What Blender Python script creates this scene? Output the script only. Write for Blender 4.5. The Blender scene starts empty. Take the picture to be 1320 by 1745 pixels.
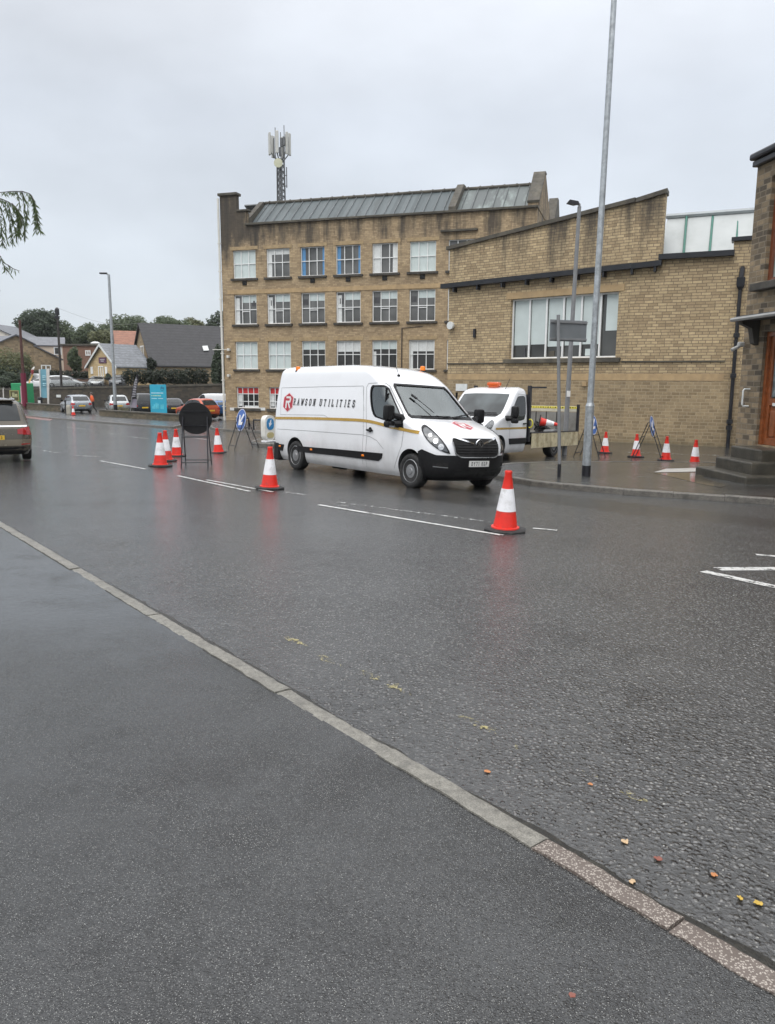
import bpy, bmesh, math, random
from math import sin, cos, pi, radians as RAD, sqrt, atan2, hypot
from mathutils import Vector as V, Matrix as MX
from mathutils.geometry import tessellate_polygon, delaunay_2d_cdt
random.seed(11)
S = bpy.context.scene
COL = S.collection

# ------------------------------------------------------------------ camera
FPX, PITCH, ROLL, CZ = 1311.0, math.atan(224 / 1311.0), 0.006, 1.70
cd = bpy.data.cameras.new('camera'); cam = bpy.data.objects.new('camera', cd); COL.objects.link(cam)
CM = MX.Rotation(pi / 2 - PITCH, 3, 'X') @ MX.Rotation(ROLL, 3, 'Z')
cam.matrix_world = MX.Translation((0, 0, CZ)) @ CM.to_4x4()
cd.sensor_fit = 'VERTICAL'; cd.sensor_height = 24; cd.lens = FPX * 24 / 1745
cd.clip_start = 0.1; cd.clip_end = 3000
S.camera = cam
S.render.resolution_x, S.render.resolution_y = 775, 1024

# ------------------------------------------------------------------ light: overcast sky, weak broad sun
SUN_EL, SUN_AZ = 52, 205          # azimuth measured from +Y clockwise: behind the camera, a little to the left
w = bpy.data.worlds.new('World'); S.world = w; w.use_nodes = True
nt = w.node_tree; N = nt.nodes; L = nt.links
for n in list(N): N.remove(n)
out = N.new('ShaderNodeOutputWorld'); bg = N.new('ShaderNodeBackground')
sky = N.new('ShaderNodeTexSky'); sky.sky_type = 'NISHITA'; sky.sun_disc = False
sky.sun_elevation = RAD(SUN_EL); sky.sun_rotation = RAD(SUN_AZ); sky.dust_density = 4
tc = N.new('ShaderNodeTexCoord'); sep = N.new('ShaderNodeSeparateXYZ'); L.new(tc.outputs['Generated'], sep.inputs[0])
ramp = N.new('ShaderNodeValToRGB'); L.new(sep.outputs['Z'], ramp.inputs[0])
e = ramp.color_ramp.elements
e[0].position = 0.0; e[0].color = (5.9, 6.35, 6.65, 1)
e[1].position = 1.0; e[1].color = (19.2, 19.3, 19.6, 1)
for p, c in ((.12, (5.8, 6.3, 6.85)), (.30, (6.05, 6.5, 7.15)), (.42, (6.7, 7.0, 7.5)), (.65, (13.9, 14.1, 14.5))):
    q = e.new(p); q.color = (*c, 1)
nz = N.new('ShaderNodeTexNoise'); nz.inputs['Scale'].default_value = 2.6; nz.inputs['Detail'].default_value = 5
nz.inputs['Roughness'].default_value = .5
mp = N.new('ShaderNodeMapping'); mp.inputs['Scale'].default_value = (1, 1, 2.2); mp.inputs['Location'].default_value = (.4, .1, .3)
L.new(tc.outputs['Generated'], mp.inputs[0]); L.new(mp.outputs[0], nz.inputs[0])
mr = N.new('ShaderNodeMapRange'); L.new(nz.outputs['Fac'], mr.inputs[0])
mr.inputs[1].default_value = .3; mr.inputs[2].default_value = .7; mr.inputs[3].default_value = .86; mr.inputs[4].default_value = 1.13
mul = N.new('ShaderNodeVectorMath'); mul.operation = 'SCALE'; L.new(ramp.outputs[0], mul.inputs[0]); L.new(mr.outputs[0], mul.inputs['Scale'])
mixs = N.new('ShaderNodeMix'); mixs.data_type = 'RGBA'; mixs.inputs[0].default_value = .93
L.new(sky.outputs[0], mixs.inputs[6]); L.new(mul.outputs[0], mixs.inputs[7])
L.new(mixs.outputs[2], bg.inputs[0]); bg.inputs[1].default_value = .130
L.new(bg.outputs[0], out.inputs[0])
sd = bpy.data.lights.new('sun', 'SUN'); sd.energy = 1.1; sd.angle = RAD(45); sd.color = (1, .97, .92)
so = bpy.data.objects.new('sun', sd); COL.objects.link(so)
az = RAD(SUN_AZ)
so.rotation_euler = V((sin(az) * cos(RAD(SUN_EL)), cos(az) * cos(RAD(SUN_EL)), sin(RAD(SUN_EL)))).to_track_quat('Z', 'Y').to_euler()
S.view_settings.view_transform = 'Standard'; S.view_settings.look = 'None'
S.view_settings.exposure = 0; S.view_settings.gamma = 1
S.cycles.max_bounces = 8; S.cycles.transparent_max_bounces = 12
S.cycles.use_denoising = True

# ------------------------------------------------------------------ photo geometry
def ss(a, b, x):
    t = min(1, max(0, (x - a) / (b - a))); return t * t * (3 - 2 * t)
KD = V((-.6247, .7809)); KN = V((.7809, .6247)); K0 = V((1.13, 1.98))    # the near kerb: direction, normal across the road, a point
def across(X, Y): return (X - K0.x) * KN.x + (Y - K0.y) * KN.y
def along(X, Y): return (X - K0.x) * KD.x + (Y - K0.y) * KD.y
def gz(X, Y):
    Y = max(Y, -30)
    d = .0265 * min(Y, 25) + .032 * max(0, min(Y, 60) - 25) + .015 * max(0, min(Y, 120) - 60) + .0213 * max(-60, min(X, 40))
    d -= ss(2, 12, X) * max(0, min(Y, 60) - 20) * .02
    n = (across(X, Y) - 4.4) / 4.2
    if abs(n) < 1: d -= .09 * (1 - n * n) * (1 - ss(16, 26, Y))
    return -d
CAM = V((0, 0, CZ))
def ray(px, py): return CM @ V(((px - 660) / FPX, -(py - 872.5) / FPX, -1))
def G(px, py, h=0.0):
    d = ray(px, py)
    f = lambda t: CZ + d.z * t - gz(d.x * t, d.y * t) - h
    t = .5
    while f(t) > 0 and t < 500: t *= 1.02
    a, b = t / 1.02, t
    for i in range(40):
        m = (a + b) / 2
        if f(m) > 0: a = m
        else: b = m
    return CAM + d * b
def at(px, py, Y):
    d = ray(px, py); return CAM + d * (Y / d.y)
def on_plane(px, py, p0, ang):
    n = V((-sin(ang), cos(ang), 0)); d = ray(px, py)
    return CAM + d * ((V((p0[0], p0[1], 0)) - CAM).dot(n) / d.dot(n))

# ------------------------------------------------------------------ materials
MATS = {}
def _pr(name):
    m = bpy.data.materials.new(name); m.use_nodes = True
    b = m.node_tree.nodes['Principled BSDF']; MATS[name] = m
    return m, m.node_tree.nodes, m.node_tree.links, b
def mth(N, L, op, a, b=None, c=None):
    n = N.new('ShaderNodeMath'); n.operation = op
    for i, v in enumerate((a, b, c)):
        if v is None: continue
        if isinstance(v, (int, float)): n.inputs[i].default_value = v
        else: L.new(v, n.inputs[i])
    return n.outputs[0]
def noise(N, L, vec, scale, detail=3, rough=.5, out='Fac'):
    n = N.new('ShaderNodeTexNoise'); n.inputs['Scale'].default_value = scale; n.inputs['Detail'].default_value = detail
    n.inputs['Roughness'].default_value = rough
    if vec is not None: L.new(vec, n.inputs['Vector'])
    return n.outputs[out]
def mrange(N, L, v, a, b, c=0, d=1):
    n = N.new('ShaderNodeMapRange'); L.new(v, n.inputs[0])
    for i, x in enumerate((a, b, c, d)): n.inputs[i + 1].default_value = x
    return n.outputs[0]
def mixc(N, L, f, a, b, mode='MIX'):
    n = N.new('ShaderNodeMix'); n.data_type = 'RGBA'; n.blend_type = mode
    for i, v in ((0, f), (6, a), (7, b)):
        if isinstance(v, (int, float)): n.inputs[i].default_value = v
        elif isinstance(v, (tuple, list)): n.inputs[i].default_value = (*v[:3], 1)
        else: L.new(v, n.inputs[i])
    return n.outputs[2]
def bump(N, L, b, h, strength, dist):
    n = N.new('ShaderNodeBump'); n.inputs['Strength'].default_value = strength; n.inputs['Distance'].default_value = dist
    L.new(h, n.inputs['Height']); L.new(n.outputs[0], b.inputs['Normal']); return n
def objco(N): return N.new('ShaderNodeTexCoord').outputs['Object']
def mapv(N, L, vec, scale):
    n = N.new('ShaderNodeMapping'); n.inputs['Scale'].default_value = scale; L.new(vec, n.inputs[0]); return n.outputs[0]

def pm(name, col, rough=.5, var=.12, scale=6., metal=0., coat=0., dirt=None, dscale=2.5, damt=.5, bmp=0., bscale=60., ior=None, alpha=None):
    """a plain painted / plastic / metal surface with a little unevenness and optional dirt"""
    if name in MATS: return MATS[name]
    m, N, L, b = _pr(name)
    co = objco(N)
    f = noise(N, L, co, scale, 4)
    c = mixc(N, L, mrange(N, L, f, .3, .7), [x * (1 - var) for x in col], [min(1, x * (1 + var)) for x in col])
    if dirt:
        d = noise(N, L, co, dscale, 6, .65)
        c = mixc(N, L, mrange(N, L, d, .5, .72, 0, damt), c, dirt)
    L.new(c, b.inputs['Base Color'])
    r = noise(N, L, co, scale * 2.3, 3)
    L.new(mrange(N, L, r, .3, .7, max(.02, rough * .8), min(1, rough * 1.2)), b.inputs['Roughness'])
    b.inputs['Metallic'].default_value = metal
    if coat: b.inputs['Coat Weight'].default_value = coat; b.inputs['Coat Roughness'].default_value = .06
    if ior: b.inputs['IOR'].default_value = ior
    if bmp: bump(N, L, b, noise(N, L, co, bscale, 3), bmp, .01)
    return m

def stone(name, c1, c2, mortar, bw, bh, soot=.5, sootcol=(.045, .04, .035), topz=None, topband=2.5, msize=.012, botz=None, bumpd=.012, leftsoot=None):
    """coursed sandstone; texture runs along local x and z. soot = general staining, topz = height under which drips run"""
    m, N, L, b = _pr(name)
    co = objco(N); s = N.new('ShaderNodeSeparateXYZ'); L.new(co, s.inputs[0])
    xy = mth(N, L, 'ADD', s.outputs['X'], s.outputs['Y'])
    wob = noise(N, L, co, 1.1, 2)
    zz = mth(N, L, 'ADD', s.outputs['Z'], mth(N, L, 'MULTIPLY', wob, bh * .25))
    cmb = N.new('ShaderNodeCombineXYZ'); L.new(xy, cmb.inputs[0]); L.new(zz, cmb.inputs[1])
    t = N.new('ShaderNodeTexBrick'); L.new(cmb.outputs[0], t.inputs['Vector'])
    t.inputs['Scale'].default_value = 1; t.inputs['Brick Width'].default_value = bw; t.inputs['Row Height'].default_value = bh
    t.inputs['Mortar Size'].default_value = msize; t.inputs['Mortar Smooth'].default_value = .3; t.inputs['Bias'].default_value = -.1
    t.offset = .47; t.squash = .72; t.squash_frequency = 3
    t.inputs['Color1'].default_value = (*c1, 1); t.inputs['Color2'].default_value = (*c2, 1); t.inputs['Mortar'].default_value = (*mortar, 1)
    c = t.outputs['Color']
    g = noise(N, L, co, 7, 5, .7)
    c = mixc(N, L, .48, c, mixc(N, L, mrange(N, L, g, .25, .75), (.55, .55, .55), (1.35, 1.3, 1.25)), 'MULTIPLY')
    big = noise(N, L, co, .35, 5, .6)
    c = mixc(N, L, mrange(N, L, big, .42, .75, 0, soot), c, sootcol)
    if topz is not None:
        st = noise(N, L, mapv(N, L, co, (1.1, 1.1, .13)), 1.0, 5, .65)
        h = mrange(N, L, s.outputs['Z'], topz - topband, topz, 0, 1)
        k = mth(N, L, 'ADD', st, mth(N, L, 'MULTIPLY', h, .30))
        c = mixc(N, L, mrange(N, L, k, .70, .90, 0, .85), c, sootcol)
    if leftsoot:
        k = mth(N, L, 'MULTIPLY', mrange(N, L, s.outputs['X'], 0, leftsoot[0], 1, 0), mrange(N, L, s.outputs['Z'], leftsoot[1], leftsoot[2], 0, 1))
        k = mth(N, L, 'ADD', k, mth(N, L, 'MULTIPLY', mth(N, L, 'SUBTRACT', noise(N, L, mapv(N, L, co, (.8, .8, .25)), 1, 5, .65), .5), 1.6))
        c = mixc(N, L, mrange(N, L, k, .45, .8, 0, .85), c, sootcol)
    if botz is not None:
        h = mrange(N, L, s.outputs['Z'], botz, botz + .9, .45, 0)
        k = mth(N, L, 'ADD', h, mth(N, L, 'MULTIPLY', noise(N, L, co, 1.7, 4), .5))
        c = mixc(N, L, mrange(N, L, k, .45, .8, 0, .7), c, (.05, .05, .03))
    L.new(c, b.inputs['Base Color']); b.inputs['Roughness'].default_value = .85
    hh = mth(N, L, 'ADD', mth(N, L, 'MULTIPLY', t.outputs['Fac'], -1), mth(N, L, 'MULTIPLY', noise(N, L, co, 25, 4), .5))
    bump(N, L, b, hh, .6, bumpd)
    return m

def glassy(name, col, rough=.06, var=.25, scale=.6, spec=.5):
    """window glass seen from outside: dark room behind a glossy pane"""
    m, N, L, b = _pr(name); co = objco(N)
    c = mixc(N, L, mrange(N, L, noise(N, L, co, scale, 2), .35, .65), [x * (1 - var) for x in col], [x * (1 + var) for x in col])
    L.new(c, b.inputs['Base Color']); b.inputs['Roughness'].default_value = rough; b.inputs['IOR'].default_value = 1.52
    b.inputs['Specular IOR Level'].default_value = spec
    return m

def clear_glass(name, tint=(.80, .86, .84)):
    m, N, L, b = _pr(name)
    o = N['Material Output']; tr = N.new('ShaderNodeBsdfTransparent'); tr.inputs[0].default_value = (*tint, 1)
    gl = N.new('ShaderNodeBsdfGlossy'); gl.inputs['Roughness'].default_value = .02; gl.inputs[0].default_value = (.9, .96, .96, 1)
    fr = N.new('ShaderNodeFresnel'); fr.inputs[0].default_value = 1.6
    mx = N.new('ShaderNodeMixShader'); L.new(mrange(N, L, fr.outputs[0], 0, 1, .12, 1), mx.inputs[0])
    L.new(tr.outputs[0], mx.inputs[1]); L.new(gl.outputs[0], mx.inputs[2]); L.new(mx.outputs[0], o.inputs[0])
    N.remove(b); return m

def leafmat(name, c1, c2, trans=.25):
    m, N, L, b = _pr(name)
    g = N.new('ShaderNodeNewGeometry'); co = objco(N)
    f = mth(N, L, 'ADD', mth(N, L, 'MULTIPLY', g.outputs['Random Per Island'], .6), mth(N, L, 'MULTIPLY', noise(N, L, co, .5, 3), .5))
    L.new(mixc(N, L, mrange(N, L, f, .2, .9), c1, c2), b.inputs['Base Color'])
    b.inputs['Roughness'].default_value = .55
    o = N['Material Output']; tl = N.new('ShaderNodeBsdfTranslucent'); tl.inputs[0].default_value = (*[min(1, x * 1.6) for x in c2], 1)
    mx = N.new('ShaderNodeMixShader'); mx.inputs[0].default_value = trans
    L.new(b.outputs[0], mx.inputs[1]); L.new(tl.outputs[0], mx.inputs[2]); L.new(mx.outputs[0], o.inputs[0])
    return m

# wet road: chippings bedded in binder; 'wet' attribute = standing film of water
def road_mat(name, cell, base, stonec, film_col, rough_dry, bstr, speck=None, ripple=.6, film_rough=.2, bdist=.009, ior=1.5):
    m, N, L, b = _pr(name); co = objco(N)
    at_ = N.new('ShaderNodeAttribute'); at_.attribute_name = 'wet'; wet = at_.outputs['Fac']
    dv = N.new('ShaderNodeVectorMath'); dv.operation = 'MULTIPLY_ADD'; dn = N.new('ShaderNodeTexNoise'); dn.inputs['Scale'].default_value = cell * .9; dn.inputs['Detail'].default_value = 3; L.new(co, dn.inputs['Vector'])
    L.new(dn.outputs['Color'], dv.inputs[0]); dv.inputs[1].default_value = (.75 / cell,) * 3; L.new(mapv(N, L, co, (1, 1, .3)), dv.inputs[2]); dist = dv.outputs[0]
    v = N.new('ShaderNodeTexVoronoi'); v.inputs['Scale'].default_value = cell; v.inputs['Randomness'].default_value = 1; L.new(dist, v.inputs['Vector'])
    v2 = N.new('ShaderNodeTexVoronoi'); v2.inputs['Scale'].default_value = cell * 2.1; L.new(dist, v2.inputs['Vector'])
    sc = N.new('ShaderNodeSeparateColor'); L.new(v.outputs['Color'], sc.inputs[0])
    sc2 = N.new('ShaderNodeSeparateColor'); L.new(v2.outputs['Color'], sc2.inputs[0])
    patch = noise(N, L, mapv(N, L, co, (1, 1.3, 1)), .55, 6, .62); patch2 = noise(N, L, co, 2.7, 4, .6)
    tr = noise(N, L, mapv(N, L, co, (1, 1, 1)), .12, 3)
    c = mixc(N, L, mth(N, L, 'POWER', sc.outputs[0], 1.4), [x * .5 for x in base], [x * 1.25 for x in stonec])
    c = mixc(N, L, mrange(N, L, v.outputs['Distance'], .25, .58, 0, .9), c, [x * .25 for x in base])
    c = mixc(N, L, .6, c, mixc(N, L, mrange(N, L, patch, .3, .7), (.5, .5, .51), (1.45, 1.45, 1.43)), 'MULTIPLY')
    c = mixc(N, L, .6, c, mixc(N, L, mrange(N, L, patch2, .3, .7), (.6, .6, .6), (1.35, 1.35, 1.35)), 'MULTIPLY')
    if speck:
        k = mth(N, L, 'GREATER_THAN', sc2.outputs[1], speck[0])
        k = mth(N, L, 'MULTIPLY', k, mth(N, L, 'LESS_THAN', v2.outputs['Distance'], .42))
        c = mixc(N, L, mth(N, L, 'MULTIPLY', k, mth(N, L, 'ADD', sc2.outputs[2], .25)), c, speck[1])
    # water lies between the stones up to a level that follows the 'wet' attribute, broken by noise
    hs = mth(N, L, 'ADD', mrange(N, L, v.outputs['Distance'], 0, .62, 1, 0), mth(N, L, 'MULTIPLY', mth(N, L, 'SUBTRACT', sc.outputs[1], .5), .5))
    fine = noise(N, L, co, 9, 4, .65)
    lv = mth(N, L, 'ADD', mth(N, L, 'MULTIPLY', wet, 1.25), mth(N, L, 'MULTIPLY', mth(N, L, 'SUBTRACT', patch2, .5), 1.5))
    lv = mth(N, L, 'ADD', lv, mth(N, L, 'MULTIPLY', mth(N, L, 'SUBTRACT', patch, .5), 2.0))
    lv = mth(N, L, 'ADD', lv, mth(N, L, 'MULTIPLY', mth(N, L, 'SUBTRACT', fine, .5), 1.0))
    film = mrange(N, L, mth(N, L, 'SUBTRACT', lv, hs), -.10, .12)
    c = mixc(N, L, mth(N, L, 'MULTIPLY', film, .6), c, film_col)
    L.new(c, b.inputs['Base Color'])
    r = mth(N, L, 'ADD', rough_dry, mth(N, L, 'MULTIPLY', mth(N, L, 'SUBTRACT', patch, .5), .25))
    rr = N.new('ShaderNodeMix'); L.new(film, rr.inputs[0]); L.new(r, rr.inputs[2]); L.new(mth(N, L, 'ADD', mrange(N, L, wet, .36, .62, film_rough - .115, 0), mrange(N, L, wet, .78, 1.0, .115, .05)), rr.inputs[3])
    L.new(rr.outputs[0], b.inputs['Roughness'])
    b.inputs['IOR'].default_value = ior
    hgt = mth(N, L, 'ADD', hs, mth(N, L, 'MULTIPLY', v2.outputs['Distance'], -.25))
    hgt = mth(N, L, 'MULTIPLY', hgt, mth(N, L, 'SUBTRACT', 1, mth(N, L, 'MULTIPLY', film, mrange(N, L, wet, .38, .64, .68, .95))))
    hgt = mth(N, L, 'ADD', hgt, mth(N, L, 'MULTIPLY', noise(N, L, co, 14, 5, .75), ripple))
    bump(N, L, b, hgt, bstr, bdist)
    return m

# ------------------------------------------------------------------ mesh building
WM = {}                      # world matrix of every thing/part (before evaluation)
def chaikin(P, n=2, closed=True):
    for _ in range(n):
        Q = []; m = len(P)
        for i in range(m):
            (ax, ay), (bx, by) = P[i], P[(i + 1) % m]; Q += [(ax * .75 + bx * .25, ay * .75 + by * .25), (ax * .25 + bx * .75, ay * .25 + by * .75)]
        P = Q
    return P
class MB:
    def __init__(s): s.v = []; s.f = []; s.m = []; s.cur = 0
    def add(s, vs, fs):
        k = len(s.v); s.v += [tuple(x) for x in vs]
        for f in fs: s.f.append(tuple(i + k for i in f)); s.m.append(s.cur)
        return s
    def quad(s, a, b, c, d): return s.add([a, b, c, d], [(0, 1, 2, 3)])
    def box(s, c, d, rz=0, M=None):
        x, y, z = d[0] / 2, d[1] / 2, d[2] / 2
        vs = [V((i * x, j * y, k * z)) for k in (-1, 1) for j in (-1, 1) for i in (-1, 1)]
        R = M if M is not None else MX.Rotation(rz, 3, 'Z')
        vs = [R @ p + V(c) for p in vs]
        return s.add(vs, [(0, 2, 3, 1), (4, 5, 7, 6), (0, 1, 5, 4), (2, 6, 7, 3), (0, 4, 6, 2), (1, 3, 7, 5)])
    def bbox(s, c, d, bev=.01, rz=0, M=None):
        """box with chamfered edges"""
        bm = bmesh.new(); bmesh.ops.create_cube(bm, size=1)
        bmesh.ops.scale(bm, vec=d, verts=bm.verts)
        bmesh.ops.bevel(bm, geom=bm.edges[:], offset=min(bev, min(d) * .45), segments=2, affect='EDGES', profile=.5)
        R = M if M is not None else MX.Rotation(rz, 3, 'Z')
        vs = [R @ p.co + V(c) for p in bm.verts]; bm.verts.index_update()
        fs = [tuple(p.index for p in f.verts) for f in bm.faces]; bm.free()
        return s.add(vs, fs)
    def tube(s, pts, r, n=8, cap=True):
        pts = [V(p) for p in pts]; rs = r if isinstance(r, (list, tuple)) else [r] * len(pts)
        k = len(s.v); vs = []
        up = V((0, 0, 1)); d0 = (pts[1] - pts[0]).normalized()
        if abs(d0.dot(up)) > .9: up = V((1, 0, 0))
        a = d0.cross(up).normalized()
        for i, p in enumerate(pts):
            d = (pts[min(i + 1, len(pts) - 1)] - pts[max(i - 1, 0)]).normalized()
            a = (a - d * a.dot(d)).normalized(); b = d.cross(a)
            for j in range(n): t = 2 * pi * j / n; vs.append(p + (a * cos(t) + b * sin(t)) * rs[i])
        fs = [(i * n + j, i * n + (j + 1) % n, (i + 1) * n + (j + 1) % n, (i + 1) * n + j) for i in range(len(pts) - 1) for j in range(n)]
        if cap: fs += [tuple(range(n - 1, -1, -1)), tuple((len(pts) - 1) * n + j for j in range(n))]
        return s.add(vs, fs)
    def lathe(s, prof, n=24, c=(0, 0, 0), M=None, cap=True):
        R = M if M is not None else MX.Identity(3)
        vs = []
        for r, z in prof:
            for j in range(n): t = 2 * pi * j / n; vs.append(R @ V((r * cos(t), r * sin(t), z)) + V(c))
        fs = [(i * n + j, i * n + (j + 1) % n, (i + 1) * n + (j + 1) % n, (i + 1) * n + j) for i in range(len(prof) - 1) for j in range(n)]
        if cap: fs += [tuple(range(n - 1, -1, -1)), tuple((len(prof) - 1) * n + j for j in range(n))]
        return s.add(vs, fs)
    def ring(s, ro, ri, th, n=32, M=None, c=(0, 0, 0)):
        return s.lathe([(ri, -th / 2), (ro, -th / 2), (ro, th / 2), (ri, th / 2), (ri, -th / 2)], n, c, M, cap=False)
    def prism(s, outline, fn, a, b, holes=()):
        """outline (2D, with holes) swept from fn(u,v,a) to fn(u,v,b)"""
        loops = [list(outline)] + [list(h) for h in holes]
        tri = tessellate_polygon([[V((u, v, 0)) for u, v in l] for l in loops])
        flat = [p for l in loops for p in l]; n = len(flat)
        vs = [fn(u, v, a) for u, v in flat] + [fn(u, v, b) for u, v in flat]
        fs = [tuple(t) for t in tri] + [tuple(i + n for i in reversed(t)) for t in tri]
        o = 0
        for l in loops:
            q = len(l)
            for i in range(q): j = (i + 1) % q; fs.append((o + i, o + j, n + o + j, n + o + i))
            o += q
        return s.add(vs, fs)
    def patch(s, outline, fn, off, step=.1, skirt=None):
        """a 2D outline laid on a curved surface fn(u,v,off); skirt = lower offset of its edge"""
        P = []; o = len(outline)
        for i in range(o):
            a, b = V(outline[i]), V(outline[(i + 1) % o]); k = max(1, int((b - a).length / step + .5))
            P += [a.lerp(b, j / k) for j in range(k)]
        nb = len(P)
        x0, x1 = min(p.x for p in P), max(p.x for p in P); y0, y1 = min(p.y for p in P), max(p.y for p in P)
        def inside(x, y):
            c = False; j = nb - 1
            for i in range(nb):
                if (P[i].y > y) != (P[j].y > y) and x < (P[j].x - P[i].x) * (y - P[i].y) / (P[j].y - P[i].y) + P[i].x: c = not c
                j = i
            return c
        y = y0 + step * .5
        while y < y1:
            x = x0 + step * .5
            while x < x1:
                if inside(x, y) and min((p.x - x) ** 2 + (p.y - y) ** 2 for p in P[:nb]) > (step * .3) ** 2: P.append(V((x, y)))
                x += step
            y += step
        r = delaunay_2d_cdt(P, [], [list(range(nb))], 1, 1e-6)
        vs = [fn(p.x, p.y, off) for p in r[0]]; fs = [tuple(f) for f in r[2]]
        s.add(vs, fs)
        if skirt is not None:
            s.add([fn(p.x, p.y, off) for p in P[:nb]] + [fn(p.x, p.y, skirt) for p in P[:nb]],
                  [(i, (i + 1) % nb, nb + (i + 1) % nb, nb + i) for i in range(nb)])
        return s
    def build(s, name, mat, parent=None, smooth=None, world=False, loc=None, rot=None, recalc=True):
        me = bpy.data.meshes.new(name)
        vs = s.v
        o = bpy.data.objects.new(name, me); COL.objects.link(o)
        M = MX.Identity(4)
        if loc is not None or rot is not None:
            o.location = loc or (0, 0, 0); o.rotation_euler = (0, 0, rot or 0)
            M = MX.Translation(o.location) @ MX.Rotation(rot or 0, 4, 'Z')
        if parent is not None: o.parent = parent; M = WM.get(parent, MX.Identity(4)) @ M
        WM[o] = M
        if world:
            I = M.inverted(); vs = [tuple(I @ V(p)) for p in vs]
        me.from_pydata(vs, [], s.f)
        for m in (mat if isinstance(mat, (list, tuple)) else [mat]): me.materials.append(m)
        if isinstance(mat, (list, tuple)): me.polygons.foreach_set('material_index', s.m)
        if recalc:
            bm = bmesh.new(); bm.from_mesh(me); bmesh.ops.recalc_face_normals(bm, faces=bm.faces[:]); bm.to_mesh(me); bm.free()
        if smooth is not None:
            me.shade_smooth(); me.set_sharp_from_angle(angle=RAD(smooth))
        return o

def thing(name, label, cat, loc=(0, 0, 0), rz=0, group=None):
    o = bpy.data.objects.new(name, None); COL.objects.link(o); o.empty_display_size = .2
    o.location = loc; o.rotation_euler = (0, 0, rz); WM[o] = MX.Translation(V(loc)) @ MX.Rotation(rz, 4, 'Z')
    return tag(o, label, cat, group)
def tag(o, label, cat, group=None, kind=None):
    o['label'] = label; o['category'] = cat
    if group: o['group'] = group
    if kind: o['kind'] = kind
    return o
def struct(o): o['kind'] = 'structure'; return o
def copy_thing(root, loc, rz, label, group=None, scale=None):
    r = root.copy(); COL.objects.link(r); r.location = loc; r.rotation_euler = (0, 0, rz); r['label'] = label
    if group: r['group'] = group
    if scale: r.scale = (scale,) * 3
    for ch in list(root.children):
        c = ch.copy(); COL.objects.link(c); c.parent = r
        for g in ch.children:
            d = g.copy(); COL.objects.link(d); d.parent = c
    return r

# ------------------------------------------------------------------ shared materials
M_ROAD = road_mat('wet_asphalt', 43, (.048, .048, .049), (.150, .148, .145), (.040, .040, .039), .22, 1.0, (.95, (.36, .35, .32)), 1.0, .19, .010, 1.75)
M_PAVE = road_mat('wet_footway', 150, (.036, .037, .037), (.082, .084, .084), (.030, .031, .031), .22, .55, (.89, (.36, .36, .34)), 1.0, .16, .005, 1.62)
M_PAVE2 = road_mat('wet_footway_flags', 60, (.085, .086, .084), (.12, .12, .115), (.05, .05, .05), .24, .3, (.93, (.25, .25, .23)), .6, .15, .006, 1.7)
M_KERB = pm('kerb_concrete', (.205, .195, .17), .5, .25, 30, dirt=(.10, .095, .085), dscale=4, damt=.75, bmp=.6, bscale=150)
M_KERBF = pm('kerb_wet', (.13, .12, .105), .4, .25, 12, dirt=(.04, .04, .035), dscale=5, damt=.8, bmp=.3, bscale=120)
def aggregate():
    m, N, L, b = _pr('kerb_exposed_aggregate'); co = objco(N)
    v = N.new('ShaderNodeTexVoronoi'); v.inputs['Scale'].default_value = 150; L.new(co, v.inputs['Vector'])
    sc = N.new('ShaderNodeSeparateColor'); L.new(v.outputs['Color'], sc.inputs[0])
    k = mth(N, L, 'MULTIPLY', mth(N, L, 'GREATER_THAN', sc.outputs[0], .52), mth(N, L, 'LESS_THAN', v.outputs['Distance'], .5))
    L.new(mixc(N, L, k, (.13, .105, .09), (.36, .32, .28)), b.inputs['Base Color']); b.inputs['Roughness'].default_value = .55
    bump(N, L, b, v.outputs['Distance'], .5, .004); return m
def grain(m, sc, lo, hi):
    N, L = m.node_tree.nodes, m.node_tree.links; b = N['Principled BSDF']; src = b.inputs['Base Color'].links[0].from_socket
    L.new(mixc(N, L, 1, src, mixc(N, L, mrange(N, L, noise(N, L, objco(N), sc, 3, .7), .35, .65), (lo,) * 3, (hi,) * 3), 'MULTIPLY'), b.inputs['Base Color'])
grain(M_KERB, 160, .6, 1.35); grain(M_KERBF, 60, .6, 1.4)
M_AGG = aggregate()
M_WHITE = pm('white_paint', (.78, .79, .80), .22, .02, 3, coat=.6)
M_BLACK = pm('black_plastic', (.012, .012, .013), .45, .2, 20, ior=1.3)
M_RUBBER = pm('rubber', (.016, .016, .016), .7, .25, 15, dirt=(.06, .055, .05), dscale=8, damt=.4)
M_SEAM_ = None
M_CHROME = pm('chrome', (.75, .76, .78), .12, .03, 5, metal=1)
M_STEEL = pm('galvanised_steel', (.36, .385, .40), .42, .22, 9, metal=.55, dirt=(.62, .64, .65), dscale=14, damt=.55)
M_GREYP = pm('grey_paint', (.20, .205, .21), .45, .1, 5)
M_DARK = pm('dark_void', (.006, .006, .006), .8, .2, 3)
M_BLKMET = pm('black_metal', (.014, .014, .018), .4, .25, 8)
M_RED = pm('red_plastic', (.72, .028, .016), .38, .08, 7, dirt=(.22, .06, .045), dscale=6, damt=.7)
M_REFL = pm('white_reflective', (.80, .80, .82), .4, .05, 9, dirt=(.40, .39, .36), dscale=7, damt=.65)
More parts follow.
